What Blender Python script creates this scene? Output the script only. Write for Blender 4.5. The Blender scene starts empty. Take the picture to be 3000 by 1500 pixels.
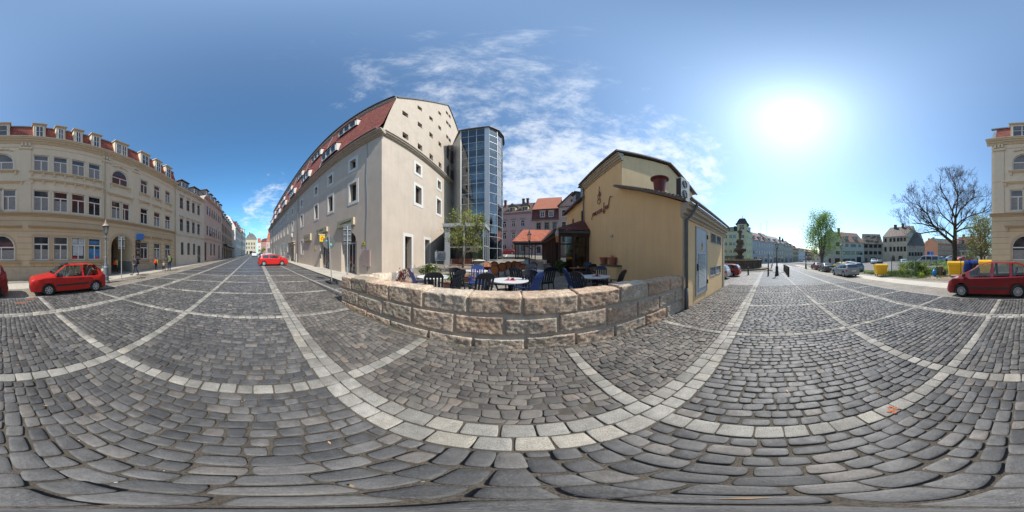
import bpy, math, random
from mathutils import Vector, Matrix, noise
random.seed(7)
R = math.radians
sc = bpy.context.scene
H = 1.9
# ---------------- camera, sun, sky, exposure ----------------
cam_d = bpy.data.cameras.new('panorama_camera')
cam_d.type = 'PANO'
try: cam_d.panorama_type = 'EQUIRECTANGULAR'
except Exception: pass
try: cam_d.cycles.panorama_type = 'EQUIRECTANGULAR'
except Exception: pass
cam_d.clip_start = 0.02; cam_d.clip_end = 3000
cam = bpy.data.objects.new('panorama_camera', cam_d)
sc.collection.objects.link(cam)
cam.location = (0, 0, H); cam.rotation_euler = (R(90), 0, 0)
sc.camera = cam
SUN_AZ, SUN_EL = R(98.4), R(48.8)
sdir = Vector((math.sin(SUN_AZ)*math.cos(SUN_EL), math.cos(SUN_AZ)*math.cos(SUN_EL), math.sin(SUN_EL)))
sun_d = bpy.data.lights.new('sun', 'SUN')
sun_d.energy = 2.8; sun_d.angle = R(0.5); sun_d.color = (1.0, 0.95, 0.87)
sun = bpy.data.objects.new('sun', sun_d); sc.collection.objects.link(sun)
sun.rotation_euler = (-sdir).to_track_quat('-Z', 'Y').to_euler()
sc.view_settings.view_transform = 'Standard'
sc.view_settings.look = 'None'
sc.view_settings.gamma = 1
sc.view_settings.exposure = 0.84
sc.cycles.max_bounces = 5; sc.cycles.diffuse_bounces = 3; sc.cycles.glossy_bounces = 3
sc.cycles.transparent_max_bounces = 12; sc.cycles.transmission_bounces = 4
sc.cycles.caustics_reflective = False; sc.cycles.caustics_refractive = False
sc.cycles.use_denoising = True

class NT:
    def __init__(s, nt): s.nt = nt
    def n(s, t, **kw):
        nd = s.nt.nodes.new(t)
        for k, v in kw.items(): setattr(nd, k, v)
        return nd
    def setin(s, sock, v):
        if isinstance(v, bpy.types.NodeSocket): s.nt.links.new(v, sock)
        else:
            if isinstance(v, tuple) and len(v) == 3 and sock.type == 'RGBA': v = v + (1,)
            sock.default_value = v
    def m(s, op, a, b=0.0, c=0.0, clamp=False):
        nd = s.n('ShaderNodeMath', operation=op, use_clamp=clamp)
        s.setin(nd.inputs[0], a); s.setin(nd.inputs[1], b); s.setin(nd.inputs[2], c)
        return nd.outputs[0]
    def vm(s, op, a, b=(0, 0, 0)):
        nd = s.n('ShaderNodeVectorMath', operation=op)
        s.setin(nd.inputs[0], a)
        if op == 'SCALE': s.setin(nd.inputs['Scale'], b)
        else: s.setin(nd.inputs[1], b)
        return nd.outputs['Value'] if op in ('DOT_PRODUCT', 'LENGTH') else nd.outputs[0]
    def mix(s, f, a, b, mode='MIX'):
        nd = s.n('ShaderNodeMix', data_type='RGBA', blend_type=mode)
        s.setin(nd.inputs[0], f); s.setin(nd.inputs[6], a); s.setin(nd.inputs[7], b)
        return nd.outputs[2]
    def rng(s, v, a, b, c=0.0, d=1.0, smooth=True):
        nd = s.n('ShaderNodeMapRange', interpolation_type='SMOOTHSTEP' if smooth else 'LINEAR')
        s.setin(nd.inputs[0], v); s.setin(nd.inputs[1], a); s.setin(nd.inputs[2], b)
        s.setin(nd.inputs[3], c); s.setin(nd.inputs[4], d)
        return nd.outputs[0]
    def noise(s, vec, scale, detail=3, rough=0.55, dist=0.0):
        nd = s.n('ShaderNodeTexNoise')
        if vec is not None: s.setin(nd.inputs['Vector'], vec)
        s.setin(nd.inputs['Scale'], scale); s.setin(nd.inputs['Detail'], detail)
        s.setin(nd.inputs['Roughness'], rough); s.setin(nd.inputs['Distortion'], dist)
        return nd.outputs[0]

def dirv(az, el):
    az = R(az); el = R(el)
    return (math.sin(az)*math.cos(el), math.cos(az)*math.cos(el), math.sin(el))

world = bpy.data.worlds.new('World'); sc.world = world; world.use_nodes = True
wt = world.node_tree; wt.nodes.clear(); W = NT(wt)
tc = W.n('ShaderNodeTexCoord'); D = tc.outputs['Generated']
sky = W.n('ShaderNodeTexSky', sky_type='NISHITA')
sky.sun_disc = False; sky.sun_elevation = SUN_EL; sky.sun_rotation = SUN_AZ
sky.altitude = 200; sky.air_density = 1.0; sky.dust_density = 0.32; sky.ozone_density = 1.6
sep = W.n('ShaderNodeSeparateXYZ'); W.setin(sep.inputs[0], D)
dz = W.m('MAXIMUM', sep.outputs[2], 0.0)
# thin high cloud layer seen in perspective
k = W.m('DIVIDE', 1.0, W.m('ADD', dz, 0.10))
comb = W.n('ShaderNodeCombineXYZ')
W.setin(comb.inputs[0], W.m('MULTIPLY', sep.outputs[0], k)); W.setin(comb.inputs[1], W.m('MULTIPLY', sep.outputs[1], k))
P = comb.outputs[0]
mapn = W.n('ShaderNodeMapping'); W.setin(mapn.inputs[0], P)
mapn.inputs['Rotation'].default_value = (0, 0, R(62)); mapn.inputs['Scale'].default_value = (1.0, 2.3, 1)
Ps = mapn.outputs[0]
n1 = W.noise(Ps, 1.15, 6, 0.62, 0.5)
n2 = W.noise(P, 7.0, 6, 0.7, 0.2)
nz_ = W.m('ADD', W.m('MULTIPLY', n1, 0.52), W.m('MULTIPLY', n2, 0.48))
dc = W.vm('DOT_PRODUCT', D, dirv(-4, 36))
cov = W.rng(dc, math.cos(R(58)), math.cos(R(12)), 0.0, 1.0)
low = W.vm('DOT_PRODUCT', D, dirv(14, 14))
cov2 = W.rng(low, math.cos(R(38)), math.cos(R(8)), 0.0, 1.0)
dc3 = W.vm('DOT_PRODUCT', D, dirv(52, 27)); cov3 = W.rng(dc3, math.cos(R(27)), math.cos(R(6)), 0.0, 1.0)
dc4 = W.vm('DOT_PRODUCT', D, dirv(-81, 13)); cov4 = W.rng(dc4, math.cos(R(20)), math.cos(R(3)), 0.0, 1.0)
covs = W.m('ADD', W.m('MULTIPLY', cov, 0.085), W.m('MULTIPLY', cov2, 0.155))
covs = W.m('ADD', covs, W.m('ADD', W.m('MULTIPLY', cov3, 0.19), W.m('MULTIPLY', cov4, 0.13)))
cl = W.m('ADD', nz_, covs)
cmask = W.rng(cl, 0.555, 0.80, smooth=True)
anycov = W.m('MINIMUM', W.m('ADD', W.m('ADD', cov, cov2), W.m('ADD', cov3, cov4)), 1.0)
cmask = W.m('MULTIPLY', W.m('MULTIPLY', cmask, W.rng(anycov, 0.0, 0.22)), W.rng(sep.outputs[2], 0.0, 0.05))
cmask = W.m('MULTIPLY', cmask, 0.74)
# aureole of the sun
sd = W.vm('DOT_PRODUCT', D, tuple(sdir))
ang = W.m('ARCCOSINE', W.m('MINIMUM', sd, 0.99999))
def gauss(w): return W.m('POWER', 2.71828, W.m('MULTIPLY', W.m('MULTIPLY', W.m('DIVIDE', ang, R(w)), W.m('DIVIDE', ang, R(w))), -1.0))
base = W.mix(W.rng(W.vm('DOT_PRODUCT', D, tuple(sdir)), -0.35, 0.85), W.vm('MULTIPLY', sky.outputs[0], (0.50, 0.88, 1.04)), W.vm('MULTIPLY', sky.outputs[0], (0.90, 1.0, 1.01)))
skyc = W.mix(cmask, base, (5.0, 5.25, 5.6))
g1 = W.vm('SCALE', (5.0, 4.8, 4.4), gauss(3.4))
g2 = W.vm('SCALE', (0.2, 0.8, 0.9), gauss(13))
g3 = W.vm('SCALE', (0.75, 1.0, 1.12), gauss(42))
tot = W.vm('ADD', W.vm('ADD', W.vm('ADD', skyc, g1), g2), g3)
bg = W.n('ShaderNodeBackground'); W.setin(bg.inputs[0], tot); bg.inputs[1].default_value = 0.115
wo = W.n('ShaderNodeOutputWorld'); wt.links.new(bg.outputs[0], wo.inputs[0])
# ---------------- materials ----------------
def lin(c):
    c = c/255.0
    return c/12.92 if c <= 0.04045 else ((c+0.055)/1.055)**2.4
def rgb(h, k=1.0):
    if isinstance(h, str):
        h = tuple(int(h[i:i+2], 16) for i in (0, 2, 4))
        return tuple(min(1, lin(c)*k) for c in h)
    return tuple(h)
MATS = {}
def mat(name, col, rough=0.8, var=0.12, scale=3.0, bump=0.0, bscale=30.0, metal=0.0, island=0.0, spec=0.5, coat=0.0, fine=0.0):
    if name in MATS: return MATS[name]
    m = bpy.data.materials.new(name); m.use_nodes = True
    nt = m.node_tree; T = NT(nt); b = nt.nodes['Principled BSDF']
    c = rgb(col); g = T.n('ShaderNodeNewGeometry'); pos = g.outputs['Position']
    out = None
    f = T.noise(pos, scale, 4, 0.6)
    v = T.rng(f, 0.25, 0.75, 1-var, 1+var, False)
    if fine: v = T.m('MULTIPLY', v, T.rng(T.noise(pos, bscale, 3, 0.7), 0.3, 0.7, 1-fine, 1+fine, False))
    if 'render' in name:
        mp_ = T.n('ShaderNodeMapping'); T.setin(mp_.inputs[0], pos); mp_.inputs['Scale'].default_value = (2.2, 2.2, .22)
        v = T.m('MULTIPLY', v, T.rng(T.noise(mp_.outputs[0], 1.6, 6, .72), .35, .68, .95, 1.03, False))
    if island: v = T.m('MULTIPLY', v, T.rng(g.outputs['Random Per Island'], 0, 1, 1-island, 1+island, False))
    T.setin(b.inputs['Base Color'], T.vm('SCALE', c, v))
    b.inputs['Roughness'].default_value = rough; b.inputs['Metallic'].default_value = metal
    b.inputs['Specular IOR Level'].default_value = spec
    if coat: b.inputs['Coat Weight'].default_value = coat; b.inputs['Coat Roughness'].default_value = 0.06
    if bump:
        bp = T.n('ShaderNodeBump'); bp.inputs['Strength'].default_value = bump; bp.inputs['Distance'].default_value = 0.02
        T.setin(bp.inputs['Height'], T.noise(pos, bscale, 4, 0.65)); T.setin(b.inputs['Normal'], bp.outputs[0])
    MATS[name] = m
    return m
def translucent(m, f=0.45):
    nt = m.node_tree; T = NT(nt); b = nt.nodes['Principled BSDF']; o = [n for n in nt.nodes if n.type == 'OUTPUT_MATERIAL'][0]
    t = T.n('ShaderNodeBsdfTranslucent'); T.setin(t.inputs[0], T.vm('MULTIPLY', b.inputs['Base Color'].links[0].from_socket, (1.5, 1.6, .9)))
    mx = T.n('ShaderNodeMixShader'); mx.inputs[0].default_value = f; nt.links.new(b.outputs[0], mx.inputs[1]); nt.links.new(t.outputs[0], mx.inputs[2]); nt.links.new(mx.outputs[0], o.inputs[0])
def glass_mat(name, col=(0.02, 0.025, 0.03), rough=0.04, spec=0.9):
    if name in MATS: return MATS[name]
    m = bpy.data.materials.new(name); m.use_nodes = True
    b = m.node_tree.nodes['Principled BSDF']
    T = NT(m.node_tree); g = T.n('ShaderNodeNewGeometry')
    f = T.rng(T.noise(g.outputs['Position'], 0.9, 2), 0.3, 0.7, 0.5, 1.6, False)
    T.setin(b.inputs['Base Color'], T.vm('SCALE', rgb(col), f))
    b.inputs['Roughness'].default_value = rough; b.inputs['Specular IOR Level'].default_value = spec
    MATS[name] = m; return m
def clear_glass(name, tint=(0.75, 0.85, 0.88), refl=1.0, t=1.0):
    if name in MATS: return MATS[name]
    m = bpy.data.materials.new(name); m.use_nodes = True
    nt = m.node_tree; nt.nodes.clear(); T = NT(nt)
    tr = T.n('ShaderNodeBsdfTransparent'); tr.inputs[0].default_value = tuple(tint)+(1,)
    gl = T.n('ShaderNodeBsdfGlossy'); gl.inputs['Roughness'].default_value = 0.02
    fr = T.n('ShaderNodeFresnel'); fr.inputs[0].default_value = 1.55
    mx = T.n('ShaderNodeMixShader'); T.setin(mx.inputs[0], T.m('MULTIPLY', fr.outputs[0], refl, clamp=True))
    nt.links.new(tr.outputs[0], mx.inputs[1]); nt.links.new(gl.outputs[0], mx.inputs[2])
    o = T.n('ShaderNodeOutputMaterial'); nt.links.new(mx.outputs[0], o.inputs[0])
    MATS[name] = m; return m
def tile_mat(name, col, row=0.22, colw=0.18, var=0.25, rough=0.75):
    """plain roof tiles in courses"""
    if name in MATS: return MATS[name]
    m = bpy.data.materials.new(name); m.use_nodes = True
    nt = m.node_tree; T = NT(nt); b = nt.nodes['Principled BSDF']
    g = T.n('ShaderNodeNewGeometry'); s = T.n('ShaderNodeSeparateXYZ'); T.setin(s.inputs[0], g.outputs['Position'])
    u = T.m('ADD', T.m('MULTIPLY', s.outputs[0], 1.0), T.m('MULTIPLY', s.outputs[1], 0.83))
    c = T.n('ShaderNodeCombineXYZ'); T.setin(c.inputs[0], u); T.setin(c.inputs[1], s.outputs[2])
    br = T.n('ShaderNodeTexBrick'); T.setin(br.inputs['Vector'], c.outputs[0])
    col = rgb(col)
    br.inputs['Color1'].default_value = tuple(x*(1+var) for x in col)+(1,)
    br.inputs['Color2'].default_value = tuple(x*(1-var) for x in col)+(1,)
    br.inputs['Mortar'].default_value = tuple(x*0.35 for x in col)+(1,)
    br.inputs['Scale'].default_value = 1.0; br.inputs['Mortar Size'].default_value = 0.018
    br.inputs['Brick Width'].default_value = colw; br.inputs['Row Height'].default_value = row
    br.inputs['Mortar Smooth'].default_value = 0.4
    v = T.rng(T.noise(g.outputs['Position'], 1.3, 5, 0.7), 0.3, 0.7, 0.75, 1.2, False)
    T.setin(b.inputs['Base Color'], T.vm('SCALE', br.outputs[0], v)); b.inputs['Roughness'].default_value = rough
    bp = T.n('ShaderNodeBump'); bp.inputs['Strength'].default_value = 0.5; bp.inputs['Distance'].default_value = 0.03
    bp.invert = True
    T.setin(bp.inputs['Height'], br.outputs['Fac']); T.setin(b.inputs['Normal'], bp.outputs[0])
    MATS[name] = m; return m
def cobble_mat(name, c1, c2, mortar, bw, rh, ms=0.012, vor=False, rough=0.55, bump=0.6, patch=0.25, rot=0.0):
    if name in MATS: return MATS[name]
    m = bpy.data.materials.new(name); m.use_nodes = True
    nt = m.node_tree; T = NT(nt); b = nt.nodes['Principled BSDF']
    g = T.n('ShaderNodeNewGeometry'); pos = g.outputs['Position']
    if vor:
        v = T.n('ShaderNodeTexVoronoi', feature='F1'); T.setin(v.inputs['Vector'], pos); v.inputs['Scale'].default_value = 1/bw
        e = T.n('ShaderNodeTexVoronoi', feature='DISTANCE_TO_EDGE'); T.setin(e.inputs['Vector'], pos); e.inputs['Scale'].default_value = 1/bw
        sp = T.n('ShaderNodeSeparateColor'); T.setin(sp.inputs[0], v.outputs['Color'])
        stone = T.mix(sp.outputs[0], rgb(c1), rgb(c2)); edge = T.rng(e.outputs['Distance'], 0.03, 0.13)
        col = T.mix(edge, rgb(mortar), stone); hgt = edge
    else:
        mp = T.n('ShaderNodeMapping'); T.setin(mp.inputs[0], pos); mp.inputs['Rotation'].default_value = (0, 0, R(90+rot))
        br = T.n('ShaderNodeTexBrick'); T.setin(br.inputs['Vector'], mp.outputs[0])
        br.inputs['Color1'].default_value = rgb(c1)+(1,); br.inputs['Color2'].default_value = rgb(c2)+(1,)
        br.inputs['Mortar'].default_value = rgb(mortar)+(1,); br.inputs['Scale'].default_value = 1
        br.inputs['Mortar Size'].default_value = ms; br.inputs['Mortar Smooth'].default_value = 0.5
        br.inputs['Brick Width'].default_value = bw; br.inputs['Row Height'].default_value = rh
        col = br.outputs[0]; hgt = T.m('SUBTRACT', 1.0, br.outputs['Fac'])
    v = T.rng(T.noise(pos, 0.7, 5, 0.65), 0.3, 0.7, 1-patch, 1+patch, False)
    T.setin(b.inputs['Base Color'], T.vm('SCALE', col, v)); b.inputs['Roughness'].default_value = rough
    hh = T.m('ADD', hgt, T.m('MULTIPLY', T.noise(pos, 14, 3), 0.7))
    bp = T.n('ShaderNodeBump'); bp.inputs['Strength'].default_value = bump; bp.inputs['Distance'].default_value = 0.02
    T.setin(bp.inputs['Height'], hh); T.setin(b.inputs['Normal'], bp.outputs[0])
    MATS[name] = m; return m

# ---------------- objects framework ----------------
COL = sc.collection
ORG = {}
KID = {}
def link(o, parent=None):
    COL.objects.link(o)
    if parent is not None:
        o.parent = parent; ORG[o] = ORG.get(parent, Vector((0, 0, 0))); KID.setdefault(parent, []).append(o)
    else: ORG[o] = Vector((0, 0, 0))
    return o
def tag(o, label=None, cat=None, group=None, kind=None):
    if label: o['label'] = label
    if cat: o['category'] = cat
    if group: o['group'] = group
    if kind: o['kind'] = kind
    return o
def thing(name, label, cat, loc=(0, 0, 0), rz=0.0, group=None):
    o = bpy.data.objects.new(name, None); o.empty_display_size = 0.2
    COL.objects.link(o); o.location = loc; o.rotation_euler = (0, 0, rz)
    ORG[o] = Vector(loc)
    return tag(o, label, cat, group)
def copy_tree(o, parent=None):
    c = o.copy(); COL.objects.link(c)
    if parent is not None: c.parent = parent
    for ch in KID.get(o, []):
        KID.setdefault(c, []).append(copy_tree(ch, c))
    return c
def place(root, loc, rz, label=None, scale=None, group=None):
    root.location = loc; root.rotation_euler = (0, 0, rz)
    if label: root['label'] = label
    if group: root['group'] = group
    if scale: root.scale = (scale,)*3
    return root
class MB:
    def __init__(s): s.v = []; s.f = []; s.mi = []; s.cur = 0
    def add(s, vs, fs):
        n = len(s.v); s.v += [tuple(p) for p in vs]
        for f in fs: s.f.append(tuple(i+n for i in f)); s.mi.append(s.cur)
        return s
    def poly(s, *pts): return s.add(pts, [tuple(range(len(pts)))])
    def box(s, x0, x1, y0, y1, z0, z1):
        return s.add([(x0,y0,z0),(x1,y0,z0),(x1,y1,z0),(x0,y1,z0),(x0,y0,z1),(x1,y0,z1),(x1,y1,z1),(x0,y1,z1)],
                     [(0,3,2,1),(4,5,6,7),(0,1,5,4),(1,2,6,5),(2,3,7,6),(3,0,4,7)])
    def hexa(s, b, t):   # bottom four, top four points
        return s.add(list(b)+list(t), [(0,3,2,1),(4,5,6,7),(0,1,5,4),(1,2,6,5),(2,3,7,6),(3,0,4,7)])
    def bar(s, a, b, w, h=None, up=(0, 0, 1)):
        a = Vector(a); b = Vector(b); d = (b-a)
        if d.length < 1e-6: return s
        d.normalize(); u = Vector(up)
        if abs(d.dot(u)) > 0.98: u = Vector((1, 0, 0))
        x = d.cross(u).normalized(); y = x.cross(d).normalized(); h = w if h is None else h
        q = [x*(-w/2)+y*(-h/2), x*(w/2)+y*(-h/2), x*(w/2)+y*(h/2), x*(-w/2)+y*(h/2)]
        return s.hexa([a+k for k in q], [b+k for k in q])
    def tube(s, pts, r, n=8, caps=True):
        pts = [Vector(p) for p in pts]; rs = r if isinstance(r, (list, tuple)) else [r]*len(pts)
        rings = []; up = None
        for i, p in enumerate(pts):
            d = (pts[min(i+1, len(pts)-1)]-pts[max(i-1, 0)])
            d = d.normalized() if d.length > 1e-9 else Vector((0, 0, 1))
            if up is None: up = Vector((1, 0, 0)) if abs(d.z) > 0.9 else Vector((0, 0, 1))
            x = up.cross(d); x = x.normalized() if x.length > 1e-6 else Vector((1, 0, 0)); y = d.cross(x).normalized(); up = y
            rings.append([p+(x*math.cos(2*math.pi*k/n)+y*math.sin(2*math.pi*k/n))*rs[i] for k in range(n)])
        vs = [q for r_ in rings for q in r_]; fs = []
        for i in range(len(pts)-1):
            for k in range(n):
                fs.append((i*n+k, i*n+(k+1)%n, (i+1)*n+(k+1)%n, (i+1)*n+k))
        if caps: fs.append(tuple(range(n-1, -1, -1))); fs.append(tuple((len(pts)-1)*n+k for k in range(n)))
        return s.add(vs, fs)
    def lathe(s, prof, c=(0, 0, 0), n=16, a0=0.0):
        vs = []; fs = []
        for r, z in prof:
            for k in range(n):
                a = a0+2*math.pi*k/n; vs.append((c[0]+r*math.cos(a), c[1]+r*math.sin(a), c[2]+z))
        for i in range(len(prof)-1):
            for k in range(n): fs.append((i*n+k, i*n+(k+1)%n, (i+1)*n+(k+1)%n, (i+1)*n+k))
        fs.append(tuple(range(n-1, -1, -1))); fs.append(tuple((len(prof)-1)*n+k for k in range(n)))
        return s.add(vs, fs)
    def cyl(s, c, r, h, n=14): return s.lathe([(r, 0), (r, h)], c, n)
    def ball(s, c, rx, ry=None, rz=None, n=10, m=7, jit=0.0):
        ry = rx if ry is None else ry; rz = rx if rz is None else rz
        vs = [(c[0], c[1], c[2]-rz)]; fs = []
        for i in range(1, m):
            t = -math.pi/2+math.pi*i/m
            for k in range(n):
                a = 2*math.pi*k/n; j = 1+random.uniform(-jit, jit)
                vs.append((c[0]+rx*j*math.cos(t)*math.cos(a), c[1]+ry*j*math.cos(t)*math.sin(a), c[2]+rz*j*math.sin(t)))
        vs.append((c[0], c[1], c[2]+rz))
        for k in range(n): fs.append((0, 1+(k+1)%n, 1+k))
        for i in range(m-2):
            for k in range(n): fs.append((1+i*n+k, 1+i*n+(k+1)%n, 1+(i+1)*n+(k+1)%n, 1+(i+1)*n+k))
        for k in range(n): fs.append((1+(m-2)*n+k, 1+(m-2)*n+(k+1)%n, len(vs)-1))
        return s.add(vs, fs)
    def build(s, name, m, parent=None, smooth=False, loc=None, split=False):
        if split:
            par = list(range(len(s.v)))
            def fd(i):
                while par[i] != i: par[i] = par[par[i]]; i = par[i]
                return i
            for f in s.f:
                r = fd(f[0])
                for i in f[1:]: par[fd(i)] = r
            grp = {}
            for fi, f in enumerate(s.f): grp.setdefault(fd(f[0]), []).append(fi)
            out = None
            for fl in grp.values():
                q = MB(); ids = {}
                for fi in fl:
                    for i in s.f[fi]:
                        if i not in ids: ids[i] = len(ids); q.v.append(s.v[i])
                    q.f.append(tuple(ids[i] for i in s.f[fi])); q.mi.append(s.mi[fi])
                out = q.build(name, m, parent, smooth, loc)
            return out
        me = bpy.data.meshes.new(name)
        o0 = ORG.get(parent, Vector((0, 0, 0))) if parent is not None else Vector((0, 0, 0))
        if loc is not None: o0 = Vector(loc)
        vs = [(a-o0.x, b-o0.y, c-o0.z) for a, b, c in s.v] if o0.length > 0 else s.v
        me.from_pydata(vs, [], s.f)
        for mm in (m if isinstance(m, (list, tuple)) else [m]): me.materials.append(mm)
        if isinstance(m, (list, tuple)): me.polygons.foreach_set('material_index', s.mi)
        if smooth: me.polygons.foreach_set('use_smooth', [True]*len(me.polygons))
        me.update()
        o = bpy.data.objects.new(name, me); link(o, parent)
        if loc is not None and parent is None: o.location = loc
        return o
def az(px): return R((px-1500)*0.12)
def tel(py): return math.tan(R((750-py)*0.12))
def pol(px, d): return (d*math.sin(az(px)), d*math.cos(az(px)))

# ---------------- ground ----------------
def G(x, y=0):
    if x < -150: return 4.05
    if x < 20: return -0.027*x
    return -0.54-0.0225*(x-20)
TP = [(2.0, .33), (5, .40), (8, .50), (12, .72), (15, 1.05), (20, 1.4), (41, 2.4), (80, 3.2), (200, 4)]
def TZ(x, y):
    for (a, za), (b, zb) in zip(TP, TP[1:]):
        if y <= b: return za+(zb-za)*(y-a)/(b-a)-0.012*x
    return 4
def onG(px, py, T=None):
    t = tel(py); d = 5.0
    for _ in range(60):
        x, y = pol(px, d); g = T(x, y) if T else G(x)
        d2 = (g-H)/t
        d = 0.5*d+0.5*max(0.5, min(400, d2))
    x, y = pol(px, d)
    return x, y, (T(x, y) if T else G(x))
def clip(poly, nx, ny, c):   # keep nx*x+ny*y<=c
    out = []
    for i, p in enumerate(poly):
        q = poly[(i+1) % len(poly)]
        a = nx*p[0]+ny*p[1]-c; b = nx*q[0]+ny*q[1]-c
        if a <= 0: out.append(p)
        if (a < 0 < b) or (b < 0 < a):
            t = a/(a-b); out.append((p[0]+(q[0]-p[0])*t, p[1]+(q[1]-p[1])*t))
    return out
def sheet(name, poly, dz, m, label=None, kind='structure'):
    mb = MB()
    for lo, hi in ((-2000, -150), (-150, 20), (20, 2000)):
        p = clip(clip(poly, 1, 0, hi), -1, 0, -lo)
        if len(p) > 2: mb.poly(*[(x, y, G(min(max(x, lo), hi))+dz) for x, y in p])
    o = mb.build(name, m); tag(o, label, None, None, kind); return o
m_asph = mat('asphalt', (0.17, 0.16, 0.15), 0.85, 0.15, 0.5, 0.3, 60)
m_joint = mat('joint_grit', (0.105, 0.088, 0.068), 0.95, 0.35, 6, 0.8, 120, fine=0.45)
m_sett_far = cobble_mat('basalt_setts_far', (0.066, 0.065, 0.066), (0.110, 0.106, 0.103), (0.09, 0.08, 0.068), 0.21, 0.14, 0.012, rough=0.5)
m_small = cobble_mat('small_cobbles', (0.25, 0.215, 0.17), (0.37, 0.325, 0.26), (0.15, 0.125, 0.095), 0.10, 0.10, 0.012, rough=0.7, bump=0.5)
m_plaza = cobble_mat('plaza_cobbles', (0.17, 0.15, 0.14), (0.31, 0.28, 0.25), (0.09, 0.075, 0.06), 0.14, 0.1, 0.02, vor=True, rough=0.6, bump=0.6)
m_slab = cobble_mat('pavement_slabs', (0.47, 0.425, 0.35), (0.53, 0.48, 0.40), (0.30, 0.26, 0.21), 0.75, 0.5, 0.008, rough=0.8, bump=0.15, patch=0.12)
m_gran = cobble_mat('granite_strip', (0.28, 0.265, 0.24), (0.35, 0.33, 0.30), (0.13, 0.115, 0.10), 0.22, 0.22, 0.012, rough=0.7, bump=0.3, patch=0.12)
m_dirt = mat('dirt', (0.24, 0.195, 0.145), 0.95, 0.3, 1.2, 0.7, 25, fine=0.25)
sheet('ground', [(-900, -900), (900, -900), (900, 900), (-900, 900)], -0.06, m_asph)
BX0, BX1 = -13.7, 12.3
YL4, YL3a, YL3b, YL2a, YL2b, YDa, YDb = -6.98, -5.11, -4.79, -2.15, -1.955, 0.745, 1.128
sheet('street_left', [(-140, YL4), (BX0, YL4), (BX0, YDa), (-140, YDa)], -0.012, m_sett_far)
sheet('street_right', [(BX1, YL4), (140, YL4), (140, YDa), (BX1, YDa)], -0.012, m_sett_far)
sheet('street_joints', [(BX0, YL4), (BX1, YL4), (BX1, 3.6), (BX0, 3.6)], -0.016, m_joint)
m_brown = cobble_mat('brown_cobbles', (0.10, 0.092, 0.083), (0.15, 0.138, 0.125), (0.08, 0.07, 0.06), 0.15, 0.1, 0.02, vor=True, rough=0.7)
sheet('parking_strip', [(-140, YDb), (BX0, YDb), (BX0, 5.3), (-60, 6.6), (-140, 10)], -0.014, m_brown)
sheet('parking_strip_near', [(BX0, 3.6), (-5.0, 3.3), (-5.0, 5.2), (BX0, 5.3)], -0.016, m_brown)
sheet('square', [(BX1, YDb), (130, YDb), (130, 60), (11.4, 60), (11.4, 3.0), (BX1, 3.0)], -0.014, m_plaza)
sheet('square_edge', [(5.3, 2.6), (11.4, 2.6), (11.4, 3.3), (5.3, 3.3)], -0.036, m_joint)
# left side pavement: small cobbles, slabs, small cobbles
sheet('cobble_strip', [(-140, -7.12), (45, -7.12), (45, -9.1), (-140, -9.1)], -0.012, m_small)
sheet('pavement', [(-140, -9.1), (60, -9.1), (60, -11.0), (-30, -11.0), (-140, -9.2)], -0.010, m_slab)
sheet('pavement_edge', [(-120, -11.0), (60, -11.0), (60, -11.9), (2.5, -12.9), (-120, -12.9)], -0.016, m_small)
sheet('pavement_north', [(-8, 5.3), (-60, 6.6), (-60, 11), (-8.2, 8.6), (-5.0, 5.4), (-5.0, 5.2)], 0.02, m_slab)
m_grass = mat('grass_ground', (0.075, 0.11, 0.03), 0.95, 0.45, 1.5, 0.8, 30, fine=0.4)
def GY(x, y):
    return G(x)+max(0, -14-y)*0.035
def psheet(name, poly, dz, m, T=GY, step=4.0, kind='structure'):
    mb = MB(); xs = [p[0] for p in poly]; ys = [p[1] for p in poly]
    i0, i1 = math.floor(min(xs)/step), math.ceil(max(xs)/step); j0, j1 = math.floor((min(ys)+14)/step), math.ceil((max(ys)+14)/step)
    for i in range(i0, i1):
        for j in range(j0, j1):
            q = clip(clip(clip(clip(poly, 1, 0, (i+1)*step), -1, 0, -i*step), 0, 1, (j+1)*step-14), 0, -1, -(j*step-14))
            if len(q) > 2: mb.poly(*[(x, y, T(x, y)+dz) for x, y in q])
    o = mb.build(name, m); o['kind'] = kind; return o
psheet('dirt_yard', [(2.6, -11.9), (60, -11.9), (60, -30), (2.6, -30)], -0.012, m_dirt)
psheet('parking_yard', [(13, -19), (140, -14), (170, -130), (-10, -130), (4, -30)], 0.0, m_asph, step=8)
psheet('grass_patch', [(9.5, -12.2), (14.6, -12.2), (17, -13.0), (24, -11.95), (34, -11.95), (26, -15.5), (18, -18)], 0.004, m_grass)
psheet('grass_patch', [(9.5, -12.2), (18, -18), (9.0, -22), (4, -25), (7.5, -19), (9.2, -15)], 0.005, m_grass)
# granite lines: far parts as thin sheets
for a, b in ((YL3a, YL3b), (YL2a, YL2b), (YDa, YDb)):
    sheet('granite_line', [(-140, a), (BX0, a), (BX0, b), (-140, b)], -0.006, m_gran)
    sheet('granite_line', [(BX1, a), (110, a), (110, b), (BX1, b)], -0.006, m_gran)
sheet('kerb_line', [(-140, YL4-.15), (60, YL4-.15), (60, YL4), (-140, YL4)], -0.004, m_gran)
XT0, XTS = 1.03, 2.77
for kx in range(-27, 30):
    x = XT0+XTS*kx
    if x < BX0 or x > BX1:
        if -75 < x < 42:
            for a, b in ((YL4, YL3a), (YL3b, YL2a), (YL2b, YDa)):
                sheet('granite_line', [(x-.09, a), (x+.09, a), (x+.09, b), (x-.09, b)], -0.007, m_gran)
        if -50 < x < BX0:
            sheet('granite_line', [(x-.08, YDb), (x+.08, YDb), (x+.08, 5.2), (x-.08, 5.2)], -0.008, m_gran)
    elif x < -5.0:
        sheet('granite_line', [(x-.08, 3.7), (x+.08, 3.7), (x+.08, 5.1), (x-.08, 5.1)], -0.008, m_gran)
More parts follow.
